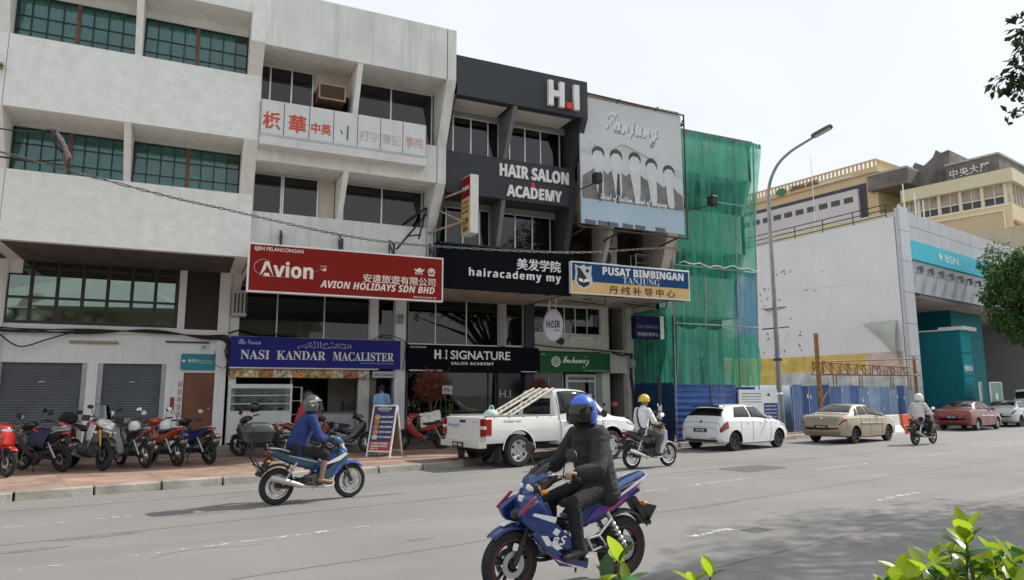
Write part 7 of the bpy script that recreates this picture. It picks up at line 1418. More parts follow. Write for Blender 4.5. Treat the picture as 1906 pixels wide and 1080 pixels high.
# ---------------- ridden motorcycles
SPB = paint('metallic_sport_blue', (.004, .030, .17), .05); SPW = mat('white_decal', (.78, .78, .8), .4, coat=.5); SPM = mat('magenta_decal', (.42, .03, .22), .4, coat=.5); SPR = mat('red_decal', (.32, .015, .05), .4, coat=.5); PURP = paint('purple_tail_paint', (.10, .03, .26)); REDE = mat('dark_red_rim_tape', (.22, .015, .015), .5)
R1 = ((3.27, 5.87, 0), R(187.5))
k1 = underbone('blue sport motorcycle ridden by the person in black in the near lane', R1[0], R1[1], -.02, SPB, SPB, BLKP, rim=mat('black_alloy', (.025, .025, .027), .4, .3), style='sport', plate='PMA 37', wb=1.27, r=.293, steer=.06, edge=REDE, extras=(('fork', DKMET),), exhaust=mat('black_exhaust', (.03, .03, .03), .45, .4), tw=.095, guard=SPB)
h = .635
for ch in k1.children:
    if ch.name.startswith('head_cowl'): ch.data.materials[0] = BLKP; ch.scale = (1, .8, 1)
q = MB(); eloft(q, [(h-.15-.02, .80, .02, .02), (h-.15-.02, .86, .09, .05), (h-.15-.08, .95, .105, .08), (h-.15-.16, .99, .115, .085), (h-.15-.24, 1.02, .10, .06)], 16, 3); q.build('nose_cowl', SPB, k1)
for sg in (-1, 1):
    q = MB(); q.ball((h-.185, sg*.058, .925), (.055, .052, .036), 16, 10, Matrix.Rotation(sg*R(28), 4, 'Z') @ Matrix.Rotation(sg*R(-22), 4, 'X')); lp_ = q.build('led_headlamp', mat('bright_lamp_glass', (.78, .80, .83), .1, coat=.6, var=.35, scale=40), k1)
    q = MB(); q.ball((h-.205, sg*.062, .928), (.055, .066, .052), 16, 10, Matrix.Rotation(sg*R(28), 4, 'Z') @ Matrix.Rotation(sg*R(-22), 4, 'X')); q.build('lamp_surround', PLASTIC, lp_)
    q = MB(); q.tube(catmull([(h-.42, sg*.2, 1.03), (h-.25, sg*.12, 1.0), (h-.16, sg*.12, .82), (h-.10, sg*.10, .55), (h-.03, sg*.085, .33)], 5), .005, 5); q.build('brake_hose', PLASTIC, k1)
q = MB(); q.prism([(h-.10, -.04), (h-.10, .04), (h-.17, .055), (h-.17, -.055)], .80, .86, 'z'); q.build('lower_lamp', MATS['bright_lamp_glass'], k1, bevel=.012)
q = MB(); eloft(q, [(h-.02, .70, .03, .03), (h-.08, .70, .075, .055), (h-.2, .70, .11, .07)], 12, 3); q.build('black_snout', PLASTIC, k1)
q = MB(); eloft(q, [(h-.17, .955, .02, .015), (h-.22, .99, .085, .035), (h-.31, 1.045, .10, .045), (h-.38, 1.10, .075, .03), (h-.41, 1.125, .03, .012)], 14, 3); q.build('flyscreen', mat('smoked_screen', (.008, .008, .009), .12), k1)
q = MB()
for s in (-1, 1): q.prism([(h-.06, .80), (h+.02, .74), (h-.02, .66), (h-.14, .56), (h-.30, .50), (h-.44, .50), (h-.36, .62), (h-.26, .76), (h-.16, .84)], s*.13, s*.20, 'y')
q.each('fairing_wing', SPB, k1, bevel=.02)
q = MB(); [q.prism([(h+.0, .72), (h+.03, .745), (h-.12, .875), (h-.15, .865)], s*.185, s*.206, 'y') for s in (-1, 1)]; q.each('fairing_red_edge', SPR, k1, bevel=.008)
q = MB(); [q.prism([(h-.36, .68), (h-.12, .735), (h-.10, .715), (h-.34, .63)], s*.201, s*.205, 'y') for s in (-1, 1)]; q.build('white_flash', SPW, k1, smooth=0)
q = MB(); [q.prism([(h-.20, .60), (h-.10, .56), (h-.40, .26), (h-.70, .20), (h-.72, .27), (h-.44, .34)], s*.17, s*.20, 'y') for s in (-1, 1)]; q.each('lower_fairing', SPB, k1, bevel=.012)
q = MB()
for s in (-1, 1):
    q.prism([(h-.26, .53), (h-.19, .54), (h-.25, .45), (h-.32, .44)], s*.20, s*.204, 'y'); q.prism([(h-.33, .49), (h-.28, .46), (h-.36, .40), (h-.42, .41)], s*.20, s*.204, 'y'); q.prism([(h-.36, .52), (h-.31, .55), (h-.35, .59), (h-.40, .56)], s*.175, s*.204, 'y')
q.build('white_marks', SPW, k1, smooth=0)
text('RS', h-.46, .44, .16, .075, -.206, SPW, k1, .02, .002, .3); text('RS', h-.46, .44, .16, .075, -.206, SPW, k1, .02, .002, .3, M=Matrix.Rotation(R(180), 4, 'Z') @ Matrix.Translation((-2*(h-.38), 0, 0)))
q = MB(); [q.prism([(h-.38, .30), (h-.34, .33), (h-.55, .235), (h-.66, .215)], s*.20, s*.206, 'y') for s in (-1, 1)]; q.each('white_chevron', SPW, k1, smooth=0); q = MB(); [q.prism([(h-.34, .34), (h-.30, .37), (h-.46, .285), (h-.52, .27)], s*.20, s*.206, 'y') for s in (-1, 1)]; q.each('magenta_chevron', SPM, k1, smooth=0)
q = MB(); [q.prism([(-.30, .70), (-.42, .76), (-.86, .97), (-.84, .93), (-.46, .70)], s*.125, s*.137, 'y') for s in (-1, 1)]; q.each('tail_white_flash', SPW, k1, smooth=0); q = MB(); [q.prism([(-.10, .60), (-.22, .70), (-.42, .745), (-.80, .915), (-.62, .80), (-.4, .69), (-.2, .62)], s*.128, s*.141, 'y') for s in (-1, 1)]; q.each('tail_purple_panel', PURP, k1, smooth=0); q = MB(); [q.prism([(-.30, .665), (-.42, .71), (-.60, .785), (-.52, .73), (-.4, .67)], s*.14, s*.146, 'y') for s in (-1, 1)]; q.each('tail_magenta_flash', SPM, k1, smooth=0)
q = MB(); eloft(q, [(-.5, .82, .11, .05), (-.72, .90, .09, .045), (-.9, .96, .06, .03)], 14, 3); q.build('raised_tail', SPB, k1)
q = MB(); [q.tube([(-.10, s*.15, .45), (-.22, s*.17, .47), (-.30, s*.17, .38), (-.16, s*.16, .34), (-.10, s*.15, .45)], .014, 6) for s in (-1, 1)]; [q.tube([(-.22, s*.17, .47), (-.38, s*.16, .60)], .014, 6) for s in (-1, 1)]; q.each('footrest_bracket', mat('polished_bracket', (.62, .62, .62), .3, .7), k1)
q = MB(); q.grid(6, 3, lambda u, v: (h+.10-.16*u, lerp(-.055, .055, v), .62+.03*math.sin(math.pi*u*.9))); q.build('front_number_sticker', PLW, k1, fix=False, solid=.003)
R2 = ((2.02, 12.25, 0), R(14))
TQ = paint('teal_blue_bike_paint', (.02, .10, .20), .3); LB = paint('bright_blue_mudguard', (.02, .10, .55))
k2 = underbone('teal and blue motorcycle with top box ridden by the blue shirted person', R2[0], R2[1], .02, TQ, mat('dark_teal_panel', (.02, .06, .08), .3, coat=.6), LB, rim=mat('bright_rim', (.5, .5, .5), .3, .6), style='modern', plate='PKT 92', wb=1.27, r=.29, exhaust=mat('pale_exhaust', (.5, .47, .45), .4, .4), tw=.08)
topbox(k2, -.98, 1.15)
q = MB(); [q.prism([(.44, .78), (.50, .76), (.36, .66), (.12, .60), (.0, .60), (.2, .66)], s*.175, s*.19, 'y') for s in (-1, 1)]; q.build('white_flash', SPW, k2, smooth=0); q = MB(); [q.prism([(.34, .58), (.40, .60), (.30, .44), (.22, .40)], s*.186, s*.192, 'y') for s in (-1, 1)]; q.build('blue_decal', LB, k2, smooth=0); q = MB(); [q.prism([(-.02, .66), (-.5, .78), (-.5, .765), (-.02, .635)], s*.128, s*.132, 'y') for s in (-1, 1)]; q.build('pale_tail_line', mat('pale_blue_line', (.3, .5, .6), .4), k2, smooth=0)
R3 = ((10.18, 14.18, 0), R(8.3))
k3 = underbone('old dark leg shield motorcycle ridden by the person in the yellow helmet', R3[0], R3[1], 0, BLKP, BLKP, mat('pale_legshield', (.5, .5, .5), .5), rim=CHROME, wire=True, style='cub', plate='PAK 68', wb=1.18, r=.285, exhaust=CHROME)
R4 = ((23.1, 16.3, 0), R(10))
k4 = underbone('dark scooter style motorcycle ridden far off by the person in the white helmet', R4[0], R4[1], 0, BLKP, BLKP, BLKP, style='modern', plate='PNB 71', wb=1.22)
# ================================================================ people (bodies grown as one continuous surface)
def cap(mb, p0, r0, p1, r1, n=14):
    p0, p1 = Vector(p0), Vector(p1); mb.tube([p0, p1], [r0, r1], n); mb.ball(p0, r0, n, 8); mb.ball(p1, r1, n, 8)
def chain(mb, pts):
    for (p, r), (q, s) in zip(pts, pts[1:]): cap(mb, p, r, q, s)
def grow(mb, name, m, parent, vox=.01, smooth=6, wrinkle=0., freq=9.):
    o = mb.build(name, m, None, smooth=0)
    md = o.modifiers.new('r', 'REMESH'); md.mode = 'VOXEL'; md.voxel_size = vox
    if smooth: ms = o.modifiers.new('s', 'SMOOTH'); ms.iterations = smooth; ms.factor = .5
    me = baked(o); o.modifiers.clear(); o.data = me; me.name = name
    if wrinkle:
        ns = [v.normal.copy() for v in me.vertices]; cs = [v.co.copy() for v in me.vertices]; flat_ = []
        for c, n_ in zip(cs, ns):
            a = noise.noise((c.x*freq*.8, c.y*freq*.8, c.z*freq*2.2+c.x*freq*1.1))+.55*noise.noise((c.x*freq*2+5, c.y*freq*2-c.z*freq*1.5, c.z*freq*3.2)); a = a if a > 0 else a*.6; flat_ += list(c+n_*(a*wrinkle))
        me.vertices.foreach_set('co', flat_); me.update()
    me.polygons.foreach_set('use_smooth', [True]*len(me.polygons)); me.materials.clear(); me.materials.append(m)
    o.parent = parent; return o
def V(*a): return Vector(a)
def rider(label, loc, rz, skin, wb=1.24, vox=.009, top=None, bottom=None, shoe=None, sleeve='long', short_leg=False, bulky=1.0, helm=None, hip=(-.28, 0, .90), lean=.12, seat_dx=0, hood=False, neck_scarf=None, head_yaw=0., sandals=False, knee_out=.16):
    p = thing('person', label, 'person', loc, rz)
    gx, gy, gz = wb/2-.465, .285, 1.02
    H = Vector(hip); CH = H+V(lean*.55, 0, .27); SH = H+V(lean, 0, .46); NK = SH+V(.025, 0, .07); HD = SH+V(.06, 0, .215)
    arms = []; legs = []
    for s in (-1, 1):
        sh = SH+V(-.01, s*.185, -.015); gr = V(gx-.075, s*(gy+.0), gz+.03); d = gr-sh; mid = sh.lerp(gr, .52); ln = d.length; off = math.sqrt(max(.0004, .283**2-(ln/2)**2)) if ln < .56 else .03
        el = mid+V(-.25, s*.55, -.8).normalized()*off; arms.append((s, sh, el, gr))
        hj = H+V(.0, s*.09, -.01); an = V(.03, s*.205, .385); k0 = hj.lerp(an, .5); dl = (an-hj).length; offk = math.sqrt(max(.0004, .425**2-(dl/2)**2)); kn = k0+V(.85, s*knee_out, .42).normalized()*offk; legs.append((s, hj, kn, an))
    b = MB()
    chain(b, [(H, .125), (H+V(lean*.25, 0, .12), .12), (CH, .135), (SH+V(0, 0, -.05), .115)]); cap(b, SH+V(-.01, -.14, -.02), .065, SH+V(-.01, .14, -.02), .065); cap(b, SH, .06, NK+V(.01, 0, .06), .055)
    b.ball(HD, (.095, .078, .118), 18, 12); b.ball(HD+V(.03, 0, -.07), (.065, .058, .055), 14, 10); cap(b, HD+V(.09, 0, .005), .012, HD+V(.108, 0, -.03), .017, 8)
    for s in (-1, 1): b.ball(HD+V(-.005, s*.08, -.01), (.025, .012, .035), 10, 8); b.ball(HD+V(.082, s*.032, .02), (.014, .018, .012), 8, 6)
    b.ball(HD+V(.088, 0, -.062), (.014, .028, .012), 8, 6)
    for s, sh, el, gr in arms:
        chain(b, [(sh, .05), (sh.lerp(el, .5), .047), (el, .039), (el.lerp(gr, .35), .041), (gr, .027)])
        pc = V(gx-.035, s*gy, gz+.022); cap(b, gr, .027, pc, .026); cap(b, pc+V(.005, -.028, .004), .02, pc+V(.005, .028, .004), .02)
        for i, (dy, k) in enumerate(((-.033, .92), (-.011, 1.05), (.011, 1.0), (.033, .82))):
            y = s*gy-s*dy*-1; 
            chain(b, [(V(gx-.012, y, gz+.034), .0105), (V(gx+.024*k, y, gz+.030), .0098), (V(gx+.036*k, y, gz+.004), .0092), (V(gx+.020*k, y, gz-.021), .0085)])
        ty = s*(gy-.055); chain(b, [(pc+V(-.01, -s*.03, -.006), .014), (V(gx-.012, ty, gz-.012), .0115), (V(gx+.016, ty-s*.004, gz-.026), .0098)])
    for s, hj, kn, an in legs:
        chain(b, [(hj, .085), (hj.lerp(kn, .5), .072), (kn, .054), (kn.lerp(an, .35), .053), (an, .036)]); cap(b, an+V(-.03, 0, -.03), .034, an+V(.12, s*.015, -.058), .026); cap(b, an+V(.12, s*.015, -.058), .03, an+V(.17, s*.02, -.06), .022)
    grow(b, 'body', skin, p, vox, 3)
    # garment for the torso
    t = MB(); B_ = bulky
    chain(t, [(H+V(-.01, 0, -.07), .135*B_), (H+V(-.01, 0, .03), .142*B_), (H+V(lean*.25, 0, .14), .142*B_), (CH, .152*B_), (SH+V(-.005, 0, -.05), .125*B_)]); cap(t, SH+V(-.012, -.135, -.025), .075*B_, SH+V(-.012, .135, -.025), .075*B_); cap(t, SH+V(0, 0, -.03), .085, NK+V(.0, 0, .005), .066)
    for sy in (-1, 1): cap(t, H+V(0, sy*.06, -.03), .12*B_, CH+V(0, sy*.055, .03), .115*B_)
    for s, sh, el, gr in arms:
        if sleeve == 'long': chain(t, [(sh, .072*B_), (sh.lerp(el, .5), .066*B_), (el, .060*B_), (el.lerp(gr, .5), .054*B_), (el.lerp(gr, .93), .043*B_)])
        else: chain(t, [(sh, .07*B_), (sh.lerp(el, .45), .066*B_), (sh.lerp(el, .8), .064*B_)])
    if hood: 
        cap(t, H+V(-.03, -.08, -.08), .15, H+V(-.03, .08, -.08), .15)
        cap(t, SH+V(-.10, -.07, .03), .06, SH+V(-.10, .07, .03), .06); cap(t, SH+V(-.02, -.09, .05), .045, SH+V(-.02, .09, .05), .045)
    grow(t, 'jacket' if hood else 'shirt', top, p, vox, 5, .010 if hood else .009, 8. if hood else 9.)
    l_ = MB()
    chain(l_, [(H+V(-.02, -.06, -.02), .132), (H+V(-.02, .06, -.02), .132)])
    for s, hj, kn, an in legs:
        if short_leg: chain(l_, [(hj, .105), (hj.lerp(kn, .5), .098), (kn, .082), (kn.lerp(an, .12), .076)])
        else: chain(l_, [(hj, .10), (hj.lerp(kn, .5), .088), (kn, .072), (kn.lerp(an, .5), .064), (an+V(0, 0, .02), .055)])
    grow(l_, 'shorts' if short_leg else 'trousers', bottom, p, vox, 4, .006, 10.)
    for s, hj, kn, an in legs:
        f = MB()
        if sandals: cap(f, an+V(-.05, 0, -.065), .024, an+V(.17, s*.02, -.085), .03); cap(f, an+V(.06, -.04, -.04), .012, an+V(.06, .04, -.04), .012)
        else: cap(f, an+V(-.035, 0, -.035), .046, an+V(.07, s*.01, -.045), .046); cap(f, an+V(.07, s*.01, -.05), .045, an+V(.165, s*.02, -.06), .034); cap(f, an+V(-.01, 0, .02), .05, an+V(-.02, 0, -.04), .047)
        grow(f, 'sandal' if sandals else 'shoe', shoe, p, .009, 3)
    HM = Matrix.Translation(HD) @ Matrix.Rotation(head_yaw, 4, 'Z')
    if helm:
        e = bpy.data.objects.new('helmet', None); col.objects.link(e); e.parent = p; e.matrix_local = HM; helm(e)
    return p, dict(H=H, CH=CH, SH=SH, NK=NK, HD=HD, arms=arms, legs=legs)
def shell_helmet(m, open_angle=.95, low=-.10, trim=PLASTIC, visor=None, peak=False, decal=None, s=1.0, chin=False):
    def mk(e):
        n, k = 56, 22; zt = .162; zs = [zt*math.cos(math.pi/2*j/12) for j in range(13)]+[low*(j+1)/(k-12) for j in range(k-12)]
        def P(i, z): a = 2*math.pi*i/n; rr = math.sqrt(max(0, 1-(z/zt)**2)) if z > 0 else 1-.10*(z/.12)**2; return (s*(.150*rr*math.cos(a)-.008), s*.136*rr*math.sin(a), s*z)
        def gone(i, z): a = 2*math.pi*(i+.5)/n; a = abs(a if a < math.pi else a-2*math.pi); return a < open_angle and z < .058
        vs = [P(i, z) for z in zs for i in range(n)]; fs = [(j*n+i, (j+1)*n+i, (j+1)*n+(i+1) % n, j*n+(i+1) % n) for j in range(k) for i in range(n) if not gone(i, (zs[j]+zs[j+1])/2)]
        q = MB(); q.add(vs, fs); q.build('shell', m, e, fix=False, solid=.014, smooth=60)
        io = int(open_angle/(2*math.pi)*n); ed = MB(); pts = [P(io+.5, z) for z in (low, low*.5, 0, .05)]+[P(io*(1-2*t/10)+.5*(1-2*t/10), .062) for t in range(11)]+[P(-io-.5, z) for z in (.05, 0, low*.5, low)]+[P(i, low) for i in range(-io-4, -n+io+3, -3)]
        ed.tube(pts, .007, 6, closed=True); ed.build('edge_trim', trim, e)
        if visor:
            q = MB(); q.grid(16, 8, lambda u, v: ((.175-.0*v)*s*math.cos(lerp(-1.12, 1.12, u))*(1-.10*(2*v-1)**2)-.005, .148*s*math.sin(lerp(-1.12, 1.12, u)), s*lerp(-.105, .070, v))); q.build('visor', visor, e, fix=False, solid=.004, smooth=60)
            q = MB(); [q.cyl((.06*s, sg*.133*s, .03), (.06*s, sg*.148*s, .03), .022) for sg in (-1, 1)]; q.build('visor_pivot', trim, e)
        if peak:
            q = MB(); q.grid(12, 4, lambda u, v: ((.145+.075*v*math.cos(lerp(-.9, .9, u)))*math.cos(lerp(-.9, .9, u)), .13*math.sin(lerp(-.9, .9, u)), .06-.03*v)); q.build('peak', trim, e, fix=False, solid=.006)
        if chin: q = MB(); q.tube([(.10*math.cos(a)+.03, .12*math.sin(a), -.11) for a in [lerp(-1.5, 1.5, i/12) for i in range(13)]], .03, 8); q.build('chin_bar', m, e)
        q = MB(); q.tube([(.0, sg*.115*s, -.07) for sg in (1,)]+[(.04, .05, -.15), (.04, -.05, -.15), (0, -.115*s, -.07)], .008, 5); q.build('chin_strap', PLASTIC, e)
        if decal: decal(e)
    return mk
SK1 = mat('warm_brown_skin', (.30, .16, .10), .5, var=.08, scale=8); SK2 = mat('tan_skin', (.36, .20, .13), .5, var=.08, scale=8)
BLKC = mat('black_jacket_cloth', (.022, .022, .0235), .85, var=.2, scale=6, bump=.35, bscale=40); BLKJ = mat('black_jeans', (.014, .014, .016), .85, var=.3, scale=8, bump=.3, bscale=60)
BLUH_ = paint('bright_blue_helmet', (.006, .10, .58)); DKV = mat('dark_visor', (.006, .006, .007), .04, spec=.7, var=0); 
def d1(e):
    q = MB(); [q.prism([(-.02, .10), (.04, .12), (.10, .09), (.04, .085)], sg*.100, sg*.118, 'y') for sg in (-1, 1)]; q.build('red_mark', mat('red_helmet_mark', (.5, .02, .03), .3), e)
p1, J = rider('person in black hooded jacket and bright blue helmet with dark visor riding towards the left', R1[0], R1[1], SK2, 1.27, .0075, BLKC, BLKJ, mat('black_shoe_leather', (.02, .02, .02), .4), bulky=1.30, hood=True, hip=(-.36, 0, .905), lean=.11, helm=shell_helmet(BLUH_, .98, -.115, visor=DKV, decal=None, s=1.0), head_yaw=.45)
q = MB(); q.ball(J['HD']+V(.05, 0, -.085), (.07, .066, .055), 14, 10); grow(q, 'face_mask', mat('dark_face_mask', (.02, .018, .018), .9), p1, .009, 3)
NVY = mat('navy_blue_knit', (.018, .04, .16), .9, var=.12, scale=6, bump=.3, bscale=90)
def d2(e):
    q = MB(); [q.prism([(-.12, .06), (.05, .10), (.11, .07), (.02, .055), (-.10, .03)], sg*.122, sg*.139, 'y') for sg in (-1, 1)]; [q.prism([(-.10, .0), (.02, .02), (.06, .0), (-.06, -.03)], sg*.132, sg*.141, 'y') for sg in (-1, 1)]; q.build('pale_flash', mat('pale_grey_flash', (.42, .42, .40), .3), e)
p2, J2 = rider('person in navy blue long sleeved shirt black shorts and grey helmet riding to the right', R2[0], R2[1], SK1, 1.27, .008, NVY, mat('black_shorts_cloth', (.015, .015, .017), .9), mat('brown_sandal', (.12, .07, .045), .7), bulky=1.12, short_leg=True, sandals=True, lean=.19, hip=(-.33, 0, .905), helm=shell_helmet(mat('dark_grey_helmet_shell', (.085, .088, .085), .3, coat=.4), .85, -.11, visor=mat('tinted_visor', (.02, .02, .022), .08), decal=d2))
WSH = mat('white_shirt_cloth', (.72, .72, .76), .85, var=.05, bump=.2)
p3, J3 = rider('person in white shirt with black sling strap and yellow helmet riding to the right', R3[0], R3[1], SK1, 1.18, .011, WSH, mat('grey_trousers', (.085, .075, .075), .9, var=.15), mat('dark_shoe', (.05, .045, .045), .6), sleeve='short', lean=.08, hip=(-.27, 0, .9), bulky=1.1, helm=shell_helmet(paint('yellow_helmet_paint', (.72, .45, .01)), 1.2, -.02, peak=True, visor=None))
q = MB(); a, b_, S3 = J3['H'], J3['CH'], J3['SH']; pts = []
q.tube(catmull([S3+V(.03, .11, .06), S3+V(-.11, .06, .02), b_+V(-.175, -.03, .0), a+V(-.14, -.13, .06), a+V(.0, -.19, .04), b_+V(.16, -.04, -.04), S3+V(.12, .09, -.01)], 6), .022, 6, closed=True, flat=.5); q.build('sling_strap', PLASTIC, p3)
p4, J4 = rider('person in pale shirt and white helmet riding away in the far lane', R4[0], R4[1], SK1, 1.22, .014, mat('pale_pinkish_shirt', (.66, .60, .60), .85), BLKJ, mat('dark_shoe', (.05, .045, .045), .6), bulky=1.1, lean=.1, helm=shell_helmet(mat('white_open_helmet', (.75, .75, .74), .3, coat=.5), 1.0, -.09))
# person in red seated on the motorcycle by the display case
p5, J5 = rider('person in red shirt seated on a parked motorcycle behind the blue shirted rider', (3.05, 19.55, PZ), R(20), SK1, 1.24, .012, mat('red_shirt_cloth', (.45, .03, .03), .9, var=.1, bump=.2), BLKJ, mat('dark_shoe', (.05, .045, .045), .6), lean=.16, bulky=1.05, helm=shell_helmet(mat('black_helmet_shell', (.015, .015, .016), .25, coat=.4), 1.0, -.09))
k5 = underbone('black motorcycle under the person in red behind the blue shirted rider', (3.05, 19.55, PZ), R(20), 0, BLKP, MRN, BLKP, group=G_, plate='PGR 15')
# pedestrian with back turned in the stairway
def stander(label, loc, rz, skin, top, bottom, hairm, vox=.012):
    p = thing('person', label, 'person', loc, rz); b = MB(); H = V(0, 0, .93); SH = V(.0, 0, 1.40); HD = V(.03, 0, 1.60)
    chain(b, [(H, .125), (V(0, 0, 1.08), .115), (V(0, 0, 1.25), .13), (V(0, 0, 1.35), .11)]); cap(b, V(0, -.15, 1.38), .06, V(0, .15, 1.38), .06); cap(b, SH, .06, V(.01, 0, 1.5), .052); b.ball(HD, (.095, .078, .118), 16, 12); b.ball(HD+V(.03, 0, -.07), (.065, .058, .055)); cap(b, HD+V(.09, 0, .0), .012, HD+V(.108, 0, -.03), .016, 8)
    for s in (-1, 1):
        b.ball(HD+V(-.005, s*.08, -.01), (.025, .012, .035), 10, 8); el = V(-.03, s*.25, 1.12); wr = V(.12, s*.24, .93)
        chain(b, [(V(0, s*.19, 1.37), .05), (el, .04), (wr, .027)]); cap(b, wr, .026, wr+V(.05, 0, -.05), .028)
        for i in range(4): o = wr+V(.06, s*(-.03+.02*i), -.06); chain(b, [(o, .009), (o+V(.03, 0, -.03), .009), (o+V(.035, 0, -.06), .008)])
        chain(b, [(wr+V(.03, -s*.02, -.02), .012), (wr+V(.07, -s*.04, -.03), .01)])
        chain(b, [(V(0, s*.09, .92), .085), (V(.01, s*.1, .5), .056), (V(-.02, s*.1, .1), .036)]); cap(b, V(-.03, s*.1, .05), .036, V(.15, s*.12, .03), .028)
    grow(b, 'body', skin, p, vox, 3); t = MB()
    chain(t, [(V(0, 0, .86), .145), (V(0, 0, 1.08), .135), (V(0, 0, 1.26), .148), (V(0, 0, 1.36), .12)]); cap(t, V(0, -.14, 1.37), .075, V(0, .14, 1.37), .075)
    for s in (-1, 1): chain(t, [(V(0, s*.19, 1.36), .072), (V(-.02, s*.235, 1.16), .066)]); cap(t, V(0, s*.06, .88), .11, V(0, s*.06, 1.3), .11)
    grow(t, 'shirt', top, p, vox, 4, .007); l_ = MB()
    for s in (-1, 1): chain(l_, [(V(0, s*.08, .92), .115), (V(.01, s*.1, .5), .08), (V(-.02, s*.1, .1), .062)])
    grow(l_, 'trousers', bottom, p, vox, 4, .005); h = MB(); h.ball(HD+V(-.012, 0, .025), (.098, .086, .11), 16, 12); cap(h, HD+V(-.06, 0, -.02), .05, HD+V(-.05, 0, .02), .06); grow(h, 'hair', hairm, p, .012, 2)
    for s in (-1, 1): f = MB(); cap(f, V(-.04, s*.1, .045), .045, V(.14, s*.12, .035), .036); grow(f, 'shoe', mat('dark_shoe', (.05, .045, .045), .6), p, .01, 2)
    return p
stander('person in light blue shirt with back turned entering the stairway beside the restaurant', (5.55, 21.75, .33), R(95), SK1, mat('light_blue_shirt', (.30, .48, .76), .85, bump=.2), mat('dark_trousers', (.03, .03, .035), .9), mat('black_hair', (.012, .011, .010), .6))
# ================================================================ trees, shrubs and foreground leaves
def leafmat(name, rgb, tr=.35, var=.35, scale=3., rough=.45):
    if name in MATS: return MATS[name]
    m = bpy.data.materials.new(name); m.use_nodes = True; t = m.node_tree; n = t.nodes; l = t.links; b = n['Principled BSDF']; o = n['Material Output']; b.inputs['Roughness'].default_value = rough
    c = n.new('ShaderNodeNewGeometry'); r = n.new('ShaderNodeValToRGB'); l.new(c.outputs['Random Per Island'], r.inputs['Fac'])
    r.color_ramp.elements[0].color = (*[x*(1-var) for x in rgb], 1); r.color_ramp.elements[1].color = (*[min(1, x*(1+var)) for x in rgb], 1); l.new(r.outputs['Color'], b.inputs['Base Color'])
    tl = n.new('ShaderNodeBsdfTranslucent'); l.new(r.outputs['Color'], tl.inputs['Color']); mx = n.new('ShaderNodeMixShader'); mx.inputs['Fac'].default_value = tr
    l.new(b.outputs[0], mx.inputs[1]); l.new(tl.outputs[0], mx.inputs[2]); l.new(mx.outputs[0], o.inputs['Surface']); MATS[name] = m; return m
def leaf(mb, p, d, up_, ln, w, curl=.25, seg=4, fold=.25):
    d = Vector(d).normalized(); s = d.cross(Vector(up_)); s = s.normalized() if s.length > 1e-4 else d.orthogonal().normalized(); u = s.cross(d); vs = []; fs = []
    for i in range(seg+1):
        t = i/seg; hw = w*math.sin(math.pi*min(1, t*.92+.06))**.8 if 0 < i < seg else w*.06
        c = Vector(p)+d*(ln*t)-u*(curl*ln*t*t); vs += [c-s*hw+u*hw*fold, c, c+s*hw+u*hw*fold]
    for i in range(seg):
        a = 3*i; fs += [(a, a+3, a+4, a+1), (a+1, a+4, a+5, a+2)]
    mb.add(vs, fs)
def rdir(r): 
    z = r.uniform(-1, 1); a = r.uniform(0, 2*math.pi); q = math.sqrt(1-z*z); return Vector((q*math.cos(a), q*math.sin(a), z))
BARK = mat('bark', (.10, .075, .055), .9, var=.3, scale=6, bump=.5)
def tree(label, loc, h, blobs, leafm, nleaf, ln, seed, trunk_r=.16, group=None, droop=.3, name='tree'):
    t = thing(name, label, 'tree', loc, 0, group); r = random.Random(seed); c = MB(); tk = MB()
    tk.tube([(0, 0, 0), (.05, .03, h*.25), (-.04, .05, h*.5), (.05, 0, h*.8)], [trunk_r, trunk_r*.8, trunk_r*.6, trunk_r*.3], 10)
    tot = sum(b[3]**2 for b in blobs)
    for bx_, by_, bz, br in blobs:
        cen = Vector((bx_, by_, bz)); tk.tube([(0, 0, h*.3), (bx_*.4, by_*.4, lerp(h*.35, bz, .6)), cen], [trunk_r*.5, trunk_r*.3, .02], 6)
        n = int(nleaf*br*br/tot); sub = [(cen+rdir(r)*br*r.uniform(.45, 1.0)*Vector((1, 1, .85)).length/1.65, br*r.uniform(.22, .4)) for _ in range(max(6, int(br*12)))]
        for k in range(n):
            sc_, sr = sub[r.randrange(len(sub))]; d = rdir(r); p = sc_+d*sr*r.uniform(.35, 1)**.6; dd = (d+rdir(r)*.7+Vector((0, 0, -droop))).normalized(); leaf(c, p, dd, rdir(r)+Vector((0, 0, 1.2)), ln*r.uniform(.7, 1.25), ln*r.uniform(.2, .3), .3, 2, .15)
    tk.build('trunk', BARK, t); c.build('crown', leafm, t, smooth=0, fix=False); return t
tree('round dark green street tree on the pavement before the bank front', (43.5, 24.0, .13), 10.4, [(0, 0, 7.6, 2.1), (-1.0, -.2, 6.5, 1.6), (.9, .2, 6.6, 1.8), (.2, -.6, 5.7, 1.4), (-.3, .4, 9.0, 1.4), (-1.6, 0, 7.8, 1.1), (1.6, .3, 8.2, 1.4)], leafmat('street_tree_leaf', (.07, .145, .03), .4, .5), 21000, .19, 5)
# big tree on the near side: only the tips of its boughs reach into the picture, its shade lies on the road
tree('large broad street tree on the near verge with boughs reaching into the top right corner', (17.6, 3.6, .1), 11.5, [(-1.3, 1.4, 8.0, 2.4), (1.5, 0, 8.5, 2.8), (-2.2, 1.9, 7.5, 1.6), (-2.5, -1, 8.3, 1.9), (0, -2, 8, 2.4), (.5, 2.6, 8.6, 2.2), (0, 0, 10, 2.2), (3, 2, 7.8, 2), (-4.2, 2.2, 7.3, .7), (-5.95, 2.5, 6.0, .22)]+[(-5.72+.1*i, 2.4, 6.8+.06*i, .62) for i in range(2)]+[(-5.5, 2.3, 7.35, .35)]*2, leafmat('shade_tree_leaf', (.035, .06, .02)), 30000, .14, 8, .3)
